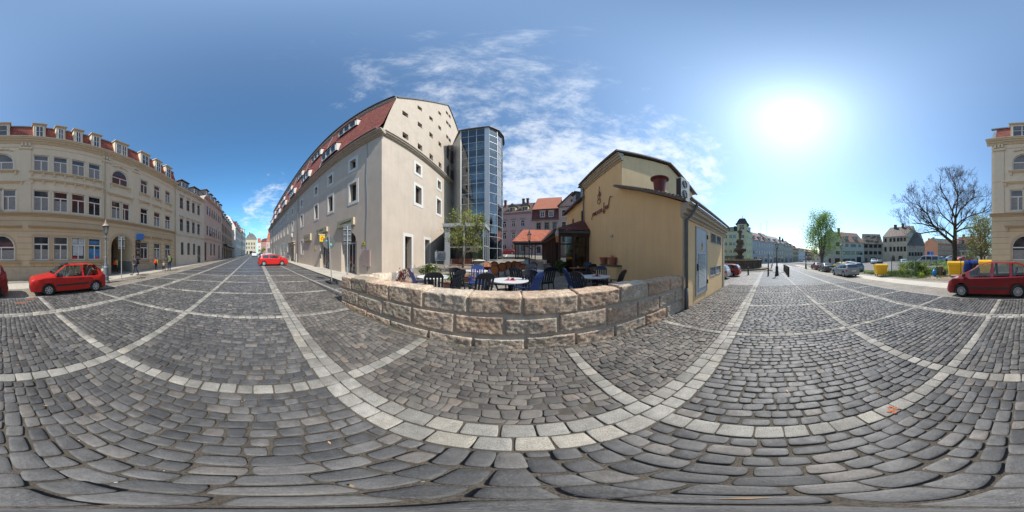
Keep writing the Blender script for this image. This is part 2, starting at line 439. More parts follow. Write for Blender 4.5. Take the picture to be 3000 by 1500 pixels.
sheet('granite_line', [(-60, 3.0-.9), (-60, 2.3), (BX0, 3.62), (-5.1, 3.95), (-5.1, 3.77), (BX0, 3.44)], -0.005, m_gran)
# terrace
def tsheet(name, xs, ys, m, T, dz=0):
    mb = MB(); n = len(xs)
    vs = []
    for j, y in enumerate(ys):
        for i, x in enumerate(xs): 
            xx = x(y) if callable(x) else x
            vs.append((xx, y, T(xx, y)+dz))
    mb.add(vs, [(j*n+i, j*n+i+1, (j+1)*n+i+1, (j+1)*n+i) for j in range(len(ys)-1) for i in range(n-1)])
    o = mb.build(name, m); o['kind'] = 'structure'; return o
m_grav = cobble_mat('terrace_gravel', (0.20, 0.18, 0.15), (0.40, 0.355, 0.29), (0.15, 0.13, 0.10), 0.09, 0.1, 0.02, vor=True, rough=0.9, patch=0.35)
def tl(y): return -5.0 if y < 5.4 else (-5.0-3.2*(y-5.4)/2.6 if y < 8 else -8.4)
tsheet('terrace', [tl, -3, 0, 3, lambda y: 5.3+(0.07*(y-3))], [3.3, 5.0, 5.4, 8, 10, 12, 15, 20, 28, 34.5], m_grav, TZ)
m_back = mat('back_street', (0.27, 0.255, 0.235), 0.9, 0.15, 0.6, 0.3, 40)
tsheet('back_square', [-70, -8.4, 0, 9, 26], [34.5, 38, 41, 60], m_back, TZ, 0.0)
tsheet('back_square_line', [-1.2, -1.0], [27, 38], mat('white_paint', (0.7, 0.7, 0.68), 0.7), TZ, 0.006)

# ---------------- paving stones ----------------
def chaikin(p, k, w=0.13):
    for _ in range(k):
        q = []
        for i in range(len(p)):
            a = p[i]; b = p[(i+1) % len(p)]
            q.append((a[0]*(1-w)+b[0]*w, a[1]*(1-w)+b[1]*w)); q.append((a[0]*w+b[0]*(1-w), a[1]*w+b[1]*(1-w)))
        p = q; w = 0.25
    return p
def stone(mb, corners, z, lod, dome=0.006, w=0.13):
    cx = sum(p[0] for p in corners)/len(corners); cy = sum(p[1] for p in corners)/len(corners)
    o = chaikin(corners, 2 if lod else 1, w); n = len(o)
    tx, ty = random.gauss(0, .02), random.gauss(0, .02)
    def zz(x, y, s): return G(x)+z+s+(x-cx)*tx+(y-cy)*ty
    rings = ((1.0, -0.034), (0.995, -0.007), (0.98, -0.0015), (0.94, 0.0), (0.6, dome*.6)) if lod else ((1.0, -0.034), (0.99, -0.003), (0.95, 0.0))
    vs = []
    for s, dz_ in rings:
        for x, y in o:
            X = cx+(x-cx)*s; Y = cy+(y-cy)*s; vs.append((X, Y, zz(X, Y, dz_)))
    vs.append((cx, cy, zz(cx, cy, dome if lod else 0.004)))
    fs = []
    for i in range(len(rings)-1):
        for k in range(n): fs.append((i*n+k, i*n+(k+1) % n, (i+1)*n+(k+1) % n, (i+1)*n+k))
    L = (len(rings)-1)*n
    for k in range(n): fs.append((L+k, L+(k+1) % n, len(vs)-1))
    mb.add(vs, fs)
def jq(x0, x1, y0, y1, j):
    g = lambda: random.uniform(-j, j)
    return [(x0+g(), y0+g()), (x1+g(), y0+g()), (x1+g(), y1+g()), (x0+g(), y1+g())]
xts = [XT0+XTS*kx for kx in range(-30, 30) if BX0 < XT0+XTS*kx < BX1]
setts = MB()
for ya, yb in ((YL4, YL3a), (YL3b, YL2a), (YL2b, YDa)):
    edges = [BX0]+xts+[BX1]
    for a, b in zip(edges, edges[1:]):
        a2 = a+(.095 if a != BX0 else 0); b2 = b-(.095 if b != BX1 else 0)
        nc = max(1, round((b2-a2)/0.124)); cw = (b2-a2)/nc
        ph = random.random()*10
        for c in range(nc):
            xa = a2+c*cw; y = ya+.006
            while y < yb-.03:
                L = random.uniform(.12, .235); y2 = min(y+L, yb-.006)
                if yb-y2 < .09: y2 = yb-.006
                wob = lambda yy: .016*math.sin(yy*1.7+ph)+.008*math.sin(yy*5+c)
                w0, w1 = (wob(y), wob(y2)) if 0 < c < nc-1 else (0, 0)
                g = random.uniform(.004, .009)
                q = [(xa+g+w0, y+g), (xa+cw-g+w0, y+g), (xa+cw-g+w1, y2-g), (xa+g+w1, y2-g)]
                q = [(p[0]+random.uniform(-.011, .011), p[1]+random.uniform(-.011, .011)) for p in q]
                r2 = (xa**2+y**2)
                stone(setts, q, random.gauss(0, .0045), r2 < 12, random.uniform(.001, .005)); y = y2
def stone_mat(name, c1, c2, c3, rough, bscale=55, wear=0.18, spec=0.5, bstr=0.35, rk=0.0, speck=0.0):
    m = bpy.data.materials.new(name); m.use_nodes = True
    nt = m.node_tree; T = NT(nt); b = nt.nodes['Principled BSDF']
    g = T.n('ShaderNodeNewGeometry'); pos = g.outputs['Position']; ri = g.outputs['Random Per Island']
    cr = T.n('ShaderNodeValToRGB'); T.setin(cr.inputs[0], ri)
    cr.color_ramp.elements[0].color = rgb(c1)+(1,); cr.color_ramp.elements[1].color = rgb(c2)+(1,)
    e = cr.color_ramp.elements.new(0.9); e.color = rgb(c3)+(1,); e = cr.color_ramp.elements.new(0.82); e.color = rgb(c2)+(1,)
    f = T.rng(T.noise(pos, 9, 5, 0.7), 0.3, 0.7, 1-wear, 1+wear, False)
    f2 = T.rng(T.noise(pos, 0.8, 4, 0.6), 0.3, 0.7, 0.78, 1.2, False)
    v = T.m('MULTIPLY', f, f2)
    if name == 'granite_sett': v = T.m('MULTIPLY', v, T.rng(T.noise(T.vm('ADD', pos, (4, 9, 0)), 1.7, 6, .75), .38, .62, .80, 1.08, False))
    if speck: v = T.m('MULTIPLY', v, T.rng(T.noise(pos, 150, 2, 0.6), 0.35, 0.65, 1-speck, 1+speck, False))
    T.setin(b.inputs['Base Color'], T.vm('SCALE', cr.outputs[0], v))
    T.setin(b.inputs['Roughness'], T.rng(T.noise(pos, 12, 3), 0.3, 0.7, rough-.09, rough+.12, False)); b.inputs['Specular IOR Level'].default_value = spec
    bp = T.n('ShaderNodeBump'); bp.inputs['Strength'].default_value = bstr; bp.inputs['Distance'].default_value = 0.02 if name == 'sandstone' else 0.006
    T.setin(bp.inputs['Height'], T.noise(pos, bscale, 5, 0.7)); T.setin(b.inputs['Normal'], bp.outputs[0])
    return m
m_sett = stone_mat('basalt_sett', (0.068, 0.065, 0.063), (0.132, 0.125, 0.117), (0.172, 0.150, 0.128), 0.54, 60, 0.34, 0.45, 0.8, speck=.16)
o = setts.build('basalt_paving', m_sett, smooth=True); tag(o, kind='structure')
gran = MB()
def grow(x0, x1, y0, y1, alongx, L):
    a, b = (x0, x1) if alongx else (y0, y1)
    t = a
    while t < b-.02:
        t2 = min(b, t+random.uniform(L*.8, L*1.2))
        if b-t2 < L*.45: t2 = b
        g = random.uniform(.003, .008)
        q = jq(t+g, t2-g, y0+g, y1-g, .008) if alongx else jq(x0+g, x1-g, t+g, t2-g, .006)
        c = q[0]; stone(gran, q, random.gauss(.002, .003), (c[0]**2+c[1]**2) < 12, .003, .06); t = t2
for a, b in ((YL3a, (YL3a+YL3b)/2), ((YL3a+YL3b)/2, YL3b), (YL2a, YL2b), (YDa, (YDa+YDb)/2), ((YDa+YDb)/2, YDb)):
    grow(BX0, BX1, a, b, True, .23)
for x in xts:
    for a, b in ((YL4, YL3a), (YL3b, YL2a), (YL2b, YDa)): grow(x-.09, x+.09, a, b, False, .2)
    if x > -5.2 and x < 5.3: grow(x-.09, x+.09, YDb, 2.86, False, .2)
    elif x <= -5.2 : grow(x-.09, x+.09, YDb, 3.35, False, .2)
m_granst = stone_mat('granite_sett', (0.235, 0.217, 0.187), (0.36, 0.335, 0.29), (0.40, 0.355, 0.285), 0.72, 160, 0.16, 0.35, 0.5, speck=0.35)
o = gran.build('granite_paving', m_granst, smooth=True); tag(o, kind='structure')
# irregular small stones between the strip and the wall
irr = MB()
def irregular(x0, x1, y0, yf, s):
    ph = random.random()*99; y = y0; hs = []
    while y < max(yf(x0), yf(x1), yf((x0+x1)/2)): hs.append(y); y += s*random.uniform(.62, .95)
    def yb(j, x): return hs[j]+(0 if j == 0 else .38*s*noise.noise(Vector((x*3.1, j*7.7, ph)))+.25*s*noise.noise(Vector((x*9, j*3.3, ph+5))))
    for j in range(len(hs)-1):
        x = x0; sk = 0
        while x < x1-.02:
            w = random.uniform(.55, 1.5)*s; x2 = min(x1, x+w)
            if x1-x2 < .05: x2 = x1
            sk2 = random.uniform(-.32, .32)*s if x2 < x1 else 0
            q = [(x-sk*.5, yb(j, x)), (x2-sk2*.5, yb(j, x2)), (x2+sk2*.5, yb(j+1, x2)), (x+sk*.5, yb(j+1, x))]
            if random.random() < .3: t = random.uniform(.3, .7); q.insert(3, ((q[2][0]*t+q[3][0]*(1-t)), (q[2][1]*t+q[3][1]*(1-t))+random.uniform(-.02, .012)))
            sk = sk2; x = x2
            cx = sum(p[0] for p in q)/len(q); cy = sum(p[1] for p in q)/len(q)
            if cy > yf(cx)-.02: continue
            k = random.uniform(.88, .97)
            q = [(cx+(p[0]-cx)*k+random.uniform(-.006, .006), cy+(p[1]-cy)*k+random.uniform(-.005, .005)) for p in q]
            stone(irr, q, random.gauss(-.004, .006), (cx*cx+cy*cy) < 14, random.uniform(0, .004))
edges = [BX0]+xts+[BX1]
for a, b in zip(edges, edges[1:]):
    a2 = a+(.1 if a != BX0 else 0); b2 = b-(.1 if b != BX1 and b < 5.3 else 0)
    def yf(x): return 3.36 if x < -5.1 else (2.98 if x < 5.25 else 3.05)
    irregular(a2, b2, YDb+.01, yf, .135)
m_irr = stone_mat('rubble_sett', (0.088, 0.08, 0.073), (0.165, 0.148, 0.128), (0.215, 0.175, 0.14), 0.62, 70, 0.25, 0.4)
o = irr.build('cobble_paving', m_irr, smooth=True); tag(o, kind='structure')

# ---------------- sandstone wall ----------------
m_sand = stone_mat('sandstone', (0.40, 0.32, 0.235), (0.62, 0.485, 0.35), (0.60, 0.36, 0.22), 0.92, 45, 0.30, 0.2, 1.0, speck=.3)
nt = m_sand.node_tree; T_ = NT(nt); g_ = T_.n('ShaderNodeNewGeometry')
bsd = nt.nodes['Principled BSDF']; src = bsd.inputs['Base Color'].links[0].from_socket
f1 = T_.rng(T_.noise(g_.outputs['Position'], 2.6, 5, 0.65), 0.5, 0.66)
c1_ = T_.mix(T_.m('MULTIPLY', f1, 0.34), src, (0.50, 0.27, 0.15))
f2 = T_.rng(T_.noise(T_.vm('ADD', g_.outputs['Position'], (7, 3, 1)), 4.5, 7, 0.78), 0.53, 0.68)
c2_ = T_.mix(T_.m('MULTIPLY', f2, 0.5), c1_, (0.24, 0.205, 0.15))
m3_ = T_.m('MULTIPLY', T_.rng(T_.noise(g_.outputs['Position'], 24, 6, .75), .36, .64, .80, 1.42, False), T_.rng(T_.noise(T_.vm('ADD', g_.outputs['Position'], (3, 8, 2)), 7, 4, .6), .35, .65, .85, 1.12, False))
T_.setin(bsd.inputs['Base Color'], T_.vm('SCALE', c2_, m3_))
ra_ = [n for n in nt.nodes if n.type == 'VALTORGB'][0].color_ramp
while len(ra_.elements) > 2: ra_.elements.remove(ra_.elements[1])
for p_, c_ in ((0.0, (.34, .285, .215)), (.2, (.56, .465, .355)), (.4, (.44, .37, .28)), (.55, (.57, .42, .30)), (.7, (.52, .44, .34)), (.85, (.53, .36, .24))):
    if p_ == 0: ra_.elements[0].color = c_+(1,)
    else: e_ = ra_.elements.new(p_); e_.color = c_+(1,)
ra_.elements[-1].color = (.55, .46, .36, 1)
m_mortar = mat('lime_mortar', (0.52, 0.45, 0.36), 0.9, 0.2, 5, 0.4, 40)
wallT = thing('stone_wall', 'rough sandstone block wall enclosing the cafe terrace', 'stone wall', (0, 3.2, 0.0))
wmb = MB(); wmo = MB()
def block(A, u, n, s0, s1, z0, z1, dep, amp, top):
    L = s1-s0; nx = max(4, int(L/.021)); nzz = max(3, int((z1-z0)/.021)); ny = max(3, int(dep/.09)) if top else 2
    seed = random.random()*100
    prof = [(0, z0+(z1-z0)*i/nzz) for i in range(nzz+1)]+[(dep*j/ny, z1) for j in range(1, ny+1)]+[(dep, z0)]
    m = len(prof); vs = []
    for i in range(nx+1):
        t = i/nx; e = min(t, 1-t)*L; en = 1-min(1, e/.03)
        for j, (d, z) in enumerate(prof):
            bulge = 0; dz2 = 0
            if d == 0:
                ev = min(z-z0, z1-z); eb = 1-min(1, ev/.03)
                bulge = -.035*max(en, eb)**2+amp*(1-max(en, eb)**2)*(noise.fractal(Vector((s0+t*L, z*1.3, seed))*11.0, 0.9, 2.2, 4)*.26+.2+.4*noise.noise(Vector((s0+t*L, z*1.7, seed+9))*2.3))
                if j == 0: bulge = -.03
            if z == z1:
                dz2 = -.02*en**2+(.022*noise.fractal(Vector((s0+t*L, d, seed))*3.2, 0.8, 2.0, 3) if top else 0)
                if d == 0: dz2 -= .022; bulge -= .012
            sx = s0+t*L+(.012*noise.noise(Vector((z*9, d*5, seed+i*.0))) if i in (0, nx) else 0)
            p = A+u*sx-n*(d-bulge if d == 0 else d)
            vs.append((p.x, p.y, z+dz2+((G(p.x)) if False else 0)))
    fs = []
    for i in range(nx):
        for j in range(m-1): fs.append((i*m+j, (i+1)*m+j, (i+1)*m+j+1, i*m+j+1))
    fs.append(tuple(range(m))); fs.append(tuple(nx*m+j for j in range(m-1, -1, -1)))
    wmb.add(vs, fs)
WY = 3.02
def wx(px): return WY*math.tan(az(px))
A0 = Vector((0, WY, 0)); U0 = Vector((1, 0, 0)); N0 = Vector((0, -1, 0))
XL, XR = -5.2, 5.22
tops = [XL]+[wx(p) for p in (1030, 1074, 1139, 1240, 1370, 1530, 1694, 1815, 1898, 1962)]+[XR]
mids = [XL]+[wx(p) for p in (1050, 1121, 1208, 1332, 1477, 1635, 1776, 1866, 1930, 1975)]+[XR]
bots = [XL]+[wx(p) for p in (1017, 1076, 1145, 1256, 1386, 1539, 1686, 1799, 1890, 1950)]+[XR]
zt = lambda x: 1.16+random.uniform(-.045, .035)
for s0, s1 in zip(tops, tops[1:]):
    if s1 < s0: continue
    block(A0+Vector((0, -.018, 0)), U0, N0, s0+.012, s1-.012, .745+random.uniform(-.02, .03), zt(s0)+.01, .52, .045, True)
for s0, s1 in zip(mids, mids[1:]): block(A0+Vector((0, -.02, 0)), U0, N0, s0+.016, s1-.016, .28+random.uniform(-.03, .03), .715+random.uniform(-.045, .02), .3, .045, False)
for s0, s1 in zip(bots, bots[1:]): block(A0+Vector((0, -.03, 0)), U0, N0, s0+.016, s1-.016, -.2, .245+random.uniform(-.035, .015), .3, .05, False)
# return towards the granary
U1 = Vector((0.02, 1, 0)).normalized(); N1 = Vector((-1, 0, 0)); A1 = Vector((XL+.02, WY+.0, 0))
for k, (s0, s1) in enumerate(((0.5, 1.35), (1.35, 2.1))): block(A1, U1, N1, s0+.02, s1-.02, .74, 1.17+.02*k, .5, .03, True)
for k, (s0, s1) in enumerate(((0.3, 1.0), (1.0, 1.7), (1.7, 2.15))): block(A1, U1, N1, s0+.02, s1-.02, .33, .70, .3, .03, False)
for k, (s0, s1) in enumerate(((0.3, 1.3), (1.3, 2.1))): block(A1, U1, N1, s0+.02, s1-.02, -.1, .29, .3, .03, False)
wmb.build('stonework', m_sand, wallT, smooth=True)
wmo.box(XL+.03, XR-.0, WY+.006, WY+.45, -.3, 1.08); wmo.box(XL+.05, XL+.45, WY+.45, WY+2.1, -.2, 1.08)
wmo.build('mortar', m_mortar, wallT)
# ---------------- facade tools ----------------
class Face:
    """vertical wall plane from plan point A to B (left to right seen from outside)"""
    def __init__(s, A, B):
        s.A = Vector((A[0], A[1], 0)); s.B = Vector((B[0], B[1], 0)); d = s.B-s.A; s.L = d.length; s.u = d/s.L
        s.n = Vector((s.u.y, -s.u.x, 0))
        c = -s.A
        if s.n.dot(c) < 0: pass
        s.flip = 1
    def p(s, u, z, o=0.0):
        q = s.A+s.u*u+s.n*o; return (q.x, q.y, z)
    def U(s, px):
        a = az(px); dx, dy = math.sin(a), math.cos(a)
        # A+u*t = d*(dx,dy)
        det = s.u.x*(-dy)-s.u.y*(-dx)
        return (-s.A.x*(-dy)+s.A.y*(-dx))/det
    def D(s, px):
        q = s.A+s.u*s.U(px); return math.hypot(q.x, q.y)
    def Z(s, px, py): return H+s.D(px)*tel(py)
    def quad(s, mb, u0, u1, z0, z1, o=0.0): mb.poly(s.p(u0, z0, o), s.p(u1, z0, o), s.p(u1, z1, o), s.p(u0, z1, o))
    def box(s, mb, u0, u1, z0, z1, o0, o1):
        mb.hexa([s.p(u0, z0, o0), s.p(u1, z0, o0), s.p(u1, z0, o1), s.p(u0, z0, o1)],
                [s.p(u0, z1, o0), s.p(u1, z1, o0), s.p(u1, z1, o1), s.p(u0, z1, o1)])
def wall(F, mb, u0, u1, z0, z1, holes=(), depth=0.18, poly=None):
    """holes: (u0,u1,z0,z1,arch) with real reveals"""
    us = sorted({round(x, 4) for x in [u0, u1]+[h[0] for h in holes]+[h[1] for h in holes] if u0-1e-6 <= x <= u1+1e-6})
    zs = sorted({round(x, 4) for x in [z0, z1]+[h[2] for h in holes]+[h[3] for h in holes] if z0-1e-6 <= x <= z1+1e-6})
    for a, b in zip(us, us[1:]):
        for c, d in zip(zs, zs[1:]):
            mu, mz = (a+b)/2, (c+d)/2
            if any(h[0] < mu < h[1] and h[2] < mz < h[3] for h in holes): continue
            q = [(a, c), (b, c), (b, d), (a, d)]
            if poly:
                for i in range(len(poly)):
                    P0, P1 = poly[i], poly[(i+1) % len(poly)]
                    nx, ny = P1[1]-P0[1], -(P1[0]-P0[0])
                    q = clip(q, nx, ny, nx*P0[0]+ny*P0[1])
                    if len(q) < 3: break
                if len(q) < 3: continue
            mb.poly(*[F.p(x, z) for x, z in q])
    for h in holes:
        a, b, c, d = h[:4]; arch = h[4] if len(h) > 4 else 0
        dp = h[5] if len(h) > 5 else depth
        if not arch:
            mb.poly(F.p(a, c), F.p(a, c, -dp), F.p(a, d, -dp), F.p(a, d)); mb.poly(F.p(b, d), F.p(b, d, -dp), F.p(b, c, -dp), F.p(b, c))
            mb.poly(F.p(a, d), F.p(a, d, -dp), F.p(b, d, -dp), F.p(b, d)); mb.poly(F.p(b, c), F.p(b, c, -dp), F.p(a, c, -dp), F.p(a, c))
        else:
            pts = archpts(a, b, d, arch)
            zb = d-arch
            mb.poly(F.p(a, c), F.p(a, c, -dp), F.p(a, zb, -dp), F.p(a, zb)); mb.poly(F.p(b, zb), F.p(b, zb, -dp), F.p(b, c, -dp), F.p(b, c))
            mb.poly(F.p(b, c), F.p(b, c, -dp), F.p(a, c, -dp), F.p(a, c))
            for (x0, y0), (x1, y1) in zip(pts, pts[1:]):
                mb.poly(F.p(x0, y0), F.p(x0, y0, -dp), F.p(x1, y1, -dp), F.p(x1, y1))
                mb.poly(F.p(x0, y0), F.p(x1, y1), F.p(x1, d), F.p(x0, d))
def archpts(a, b, top, rise, n=10):
    m = (a+b)/2; w = (b-a)/2
    return [(m-w*math.cos(math.pi*i/n), top-rise+rise*math.sin(math.pi*i/n)) for i in range(n+1)]
m_white = mat('white_window_paint', (0.72, 0.71, 0.68), 0.45, 0.05)
m_pane = glass_mat('window_glass', (0.035, 0.042, 0.05))
m_pane_d = glass_mat('dark_window_glass', (0.02, 0.018, 0.018))
m_pane_r = glass_mat('painted_red_reflection_glass', (0.065, 0.035, 0.03))  # reddish-brown reflection put into the base colour of these panes
m_curt = mat('lace_curtain', (0.27, 0.265, 0.26), 0.9, 0.3, 9, 0.2)
def window(F, root, u0, u1, z0, z1, o=-0.12, arch=0, fr=0.07, style='T', mf=None, mp=None, sill=None, surround=None, curtain=0.0, name='window', label=None, mpane_name='pane'):
    """frame as the part, pane/curtain/sill as its sub-parts"""
    mf = mf or m_white; mp = mp or m_pane; mb = MB()
    w = fr; tz = z0+(z1-z0)*0.66
    if arch:
        zb = z1-arch
        F.box(mb, u0, u0+w, z0, zb, o, o+.05); F.box(mb, u1-w, u1, z0, zb, o, o+.05); F.box(mb, u0+w, u1-w, z0, z0+w, o, o+.05)
        A = archpts(u0, u1, z1, arch); B = archpts(u0+w, u1-w, z1-w, arch-w*.3)
        for i in range(len(A)-1):
            a, b, c, d = A[i], A[i+1], B[i+1], B[i]
            mb.hexa([F.p(*a, o), F.p(*b, o), F.p(*c, o), F.p(*d, o)], [F.p(*a, o+.05), F.p(*b, o+.05), F.p(*c, o+.05), F.p(*d, o+.05)])
        tz = zb
    else:
        F.box(mb, u0, u0+w, z0, z1, o, o+.05); F.box(mb, u1-w, u1, z0, z1, o, o+.05)
        F.box(mb, u0+w, u1-w, z0, z0+w, o, o+.05); F.box(mb, u0+w, u1-w, z1-w, z1, o, o+.05)
    if 'T' in style: F.box(mb, u0+w, u1-w, tz-w*.6, tz+w*.6, o, o+.055)
    if 'M' in style or 'T' in style:
        c = (u0+u1)/2; F.box(mb, c-w*.55, c+w*.55, z0+w, (tz-w*.6 if 'T' in style else z1-w), o, o+.052)
    if 'G' in style:
        for k in (1, 2, 3): zz_ = z0+(z1-z0)*k/4; F.box(mb, u0+w, u1-w, zz_-.015, zz_+.015, o, o+.045)
    win = mb.build(name, mf, root)
    if label: win['label'] = label
    pb = MB()
    if arch: pb.poly(*([F.p(u0+.02, z0+.02, o+.015), F.p(u1-.02, z0+.02, o+.015)]+[F.p(x, z, o+.015) for x, z in archpts(u0+.02, u1-.02, z1-.02, arch)][::-1]))
    else: F.quad(pb, u0+.02, u1-.02, z0+.02, z1-.02, o+.015)
    pb.build(mpane_name, mp, win)
    if curtain:
        cb = MB(); n = 12; top = z0+w+(z1-z0-2*w)*curtain
        for side in (0, 1):
            a, b = (u0+w, (u0+u1)/2-w*.6) if side == 0 else ((u0+u1)/2+w*.6, u1-w)
            F.quad(cb, a, b, z0+w, min(top, tz-w*.7), o+.02)
        cb.build('curtain', m_curt, win)
    if sill:
        sb = MB(); F.box(sb, u0-.06, u1+.06, z0-.07, z0, o, .07); sb.build('sill', sill, win)
    if surround:
        ms, sw = surround[0], surround[1]; b = MB(); pr = surround[2] if len(surround) > 2 else .03
        if arch:
            zb = z1-arch
            F.box(b, u0-sw, u0, z0, zb, -.01, pr); F.box(b, u1, u1+sw, z0, zb, -.01, pr)
            A = archpts(u0-sw, u1+sw, z1+sw, arch+sw); B = archpts(u0, u1, z1, arch)
            for i in range(len(A)-1):
                q = (A[i], A[i+1], B[i+1], B[i])
                b.hexa([F.p(*k, -.01) for k in q], [F.p(*k, pr) for k in q])
        else:
            F.box(b, u0-sw, u0, z0-sw*.0, z1, -.01, pr); F.box(b, u1, u1+sw, z0, z1, -.01, pr)
            F.box(b, u0-sw, u1+sw, z1, z1+sw, -.01, pr); F.box(b, u0-sw, u1+sw, z0-sw, z0, -.01, pr)
        b.build('surround', ms, win)
    return win
def cornice(F, mb, u0, u1, z, steps):
    """steps: list of (height, projection) from top downward"""
    t = z
    for h, pr in steps: F.box(mb, u0, u1, t-h, t, -.05, pr); t -= h
def downpipe(root, F, u, z0, z1, m, o=0.12, r=0.055, name='downpipe'):
    mb = MB(); mb.tube([F.p(u, z0, o), F.p(u, z1-.5, o), F.p(u+.02, z1-.15, o+.1), F.p(u, z1, o+.25)], r, 8)
    return mb.build(name, m, root, smooth=True)
m_zinc = mat('zinc', (0.30, 0.32, 0.33), 0.5, 0.1, 4, metal=0.3)
m_gutter = mat('old_gutter', (0.13, 0.12, 0.115), 0.6, 0.1)
m_tileR = tile_mat('red_roof_tiles', (0.36, 0.092, 0.055))
m_tileD = tile_mat('dark_red_tiles', (0.16, 0.045, 0.035))
m_tileO = tile_mat('orange_roof_tiles', (0.46, 0.13, 0.06), 0.2)
m_tileB = tile_mat('brown_roof_tiles', (0.15, 0.10, 0.08))
m_slate = tile_mat('slate_roof', (0.055, 0.055, 0.06), 0.25)

# ================= cream building on the left =================
m_cream = mat('cream_render', (0.72, 0.625, 0.475), 0.9, 0.05, 1.2, 0.08, 60)
m_tan = mat('tan_render', (0.60, 0.48, 0.32), 0.9, 0.06, 1.2, 0.08, 60)
m_trim = mat('cream_trim', (0.68, 0.585, 0.44), 0.85, 0.05)
m_trim2 = mat('tan_trim', (0.48, 0.375, 0.25), 0.85, 0.05)
m_plinth = mat('plinth_render', (0.46, 0.39, 0.29), 0.9, 0.14, 2.5, 0.2, 30)
CB = thing('apartment_building', 'cream apartment house with arched windows, stuccoed sills and red mansard roof', 'building', (-8.9, -11.8, 0.2))
fa = Face((2.56, -12.70), (-20.35, -10.95)); L = fa.L
Us = fa.U
def row(pxs): return [(Us(a), Us(b)) for a, b in pxs]
g_wins = row([(104.6, 137.5), (162.3, 193.4), (216.5, 243.4), (264.7, 290.3)])
cu = lambda a, w: (a-w/2, a+w/2)
c_arch = Us(3.5)
ZG0, ZG1, ZGa = fa.Z(118, 762), fa.Z(118, 691.6), 0
ZF0, ZF1 = fa.Z(118, 617.5), fa.Z(118, 557)
ZS0, ZS1 = fa.Z(118, 500.5), fa.Z(118, 454.6)
ZSTR = fa.Z(0, 625.4); ZE = fa.Z(0, 407); 
holes = []; wins = []
def aw(u0, u1, z0, z1, arch=0, **k):
    holes.append((u0, u1, z0, z1, arch)); wins.append((u0, u1, z0, z1, arch, k))
w4 = [(sum(x)/2) for x in g_wins]
for i, (a, b) in enumerate(g_wins): c = (a+b)/2; aw(c-.62, c+.62, ZG0, ZG1, 0, curtain=(.45 if i < 2 else 0), row=0, idx=i)
for c in w4: aw(c-.62, c+.62, ZF0, ZF1, row=1, curtain=(.9 if c == w4[0] else 0))
for c in w4: aw(c-.60, c+.60, ZS0, ZS1, row=2, curtain=.95)
aw(c_arch-1.05, c_arch+1.05, ZG0, fa.Z(3, 689), .95, curtain=.4, row=0)
for px in ((2968, 2997.5), (9, 39)): a, b = (Us(px[0]), Us(px[1])); c = (a+b)/2; aw(c-.62, c+.62, ZF0, ZF1, row=1, curtain=.9)
aw(c_arch-.98, c_arch+.98, ZS0+.05, fa.Z(3, 450), .95, curtain=.6, row=2)
c_a2 = Us(352.5)
aw(c_a2-.98, c_a2+.98, ZS0+.05, fa.Z(3, 450), .95, row=2)
for px in ((333.3, 351.2), (358, 375)): c = (Us(px[0])+Us(px[1]))/2; aw(c-.60, c+.60, ZF0, ZF1, row=1)
w3 = [(Us(a)+Us(b))/2 for a, b in ((414.4, 430.4), (453.5, 467), (486.4, 497))]
for c in w3:
    aw(c-.60, c+.60, ZG0, ZG1, row=0); aw(c-.60, c+.60, ZF0, ZF1, row=1); aw(c-.58, c+.58, ZS0, ZS1, row=2)
pa, pb_ = Us(324.5), Us(385.5)
ZP = 3.95
holes.append((pa, pb_, 0.0, ZP, 1.25, 3.2))
mb = MB(); lo = [h for h in holes if h[2] < ZSTR-.3]; hi = [h for h in holes if h[2] > ZSTR-.3]
wall(fa, mb, 0, L, ZSTR, ZE-.3, hi); 
# side, back and top closing walls
def shell(mb, F, z0, z1, dep):
    for u in (0, F.L): mb.poly(F.p(u, z0), F.p(u, z0, -dep), F.p(u, z1, -dep), F.p(u, z1))
    mb.poly(F.p(0, z0, -dep), F.p(F.L, z0, -dep), F.p(F.L, z1, -dep), F.p(0, z1, -dep))
shell(mb, fa, ZSTR, ZE-.3, 11)
mb.build('upper_wall', m_cream, CB)
mb = MB(); wall(fa, mb, 0, L, -.6, ZSTR, lo); shell(mb, fa, -.6, ZSTR, 11); mb.build('ground_floor_wall', m_tan, CB)
mb = MB()
for a, b in ((0, pa), (pb_, L)): fa.box(mb, a-.03 if a == 0 else a, b, -.6, 1.05, -.02, .07)
mb.build('plinth', m_plinth, CB)
mb = MB()   # passage back wall and floor, side dado
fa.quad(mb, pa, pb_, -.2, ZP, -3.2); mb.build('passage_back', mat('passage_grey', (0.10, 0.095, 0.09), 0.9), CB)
mb = MB(); fa.box(mb, pb_-.03, pb_-.002, 0, 1.35, -3.2, 0); fa.box(mb, pa+.002, pa+.03, 0, 1.35, -3.2, 0); mb.build('passage_dado', mat('dado_green_grey', (0.22, 0.23, 0.19), .8), CB, split=True)
mb = MB(); A = archpts(pa-.22, pb_+.22, ZP+.2, 1.45); B = archpts(pa, pb_, ZP, 1.25)
for i in range(len(A)-1):
    q = (A[i], A[i+1], B[i+1], B[i]); mb.hexa([fa.p(*k, -.01) for k in q], [fa.p(*k, .06) for k in q])
fa.box(mb, pa-.22, pa, 0.1, ZP-1.25, -.01, .06); fa.box(mb, pb_, pb_+.22, 0.1, ZP-1.25, -.01, .06)
mb.build('passage_arch', m_trim2, CB)
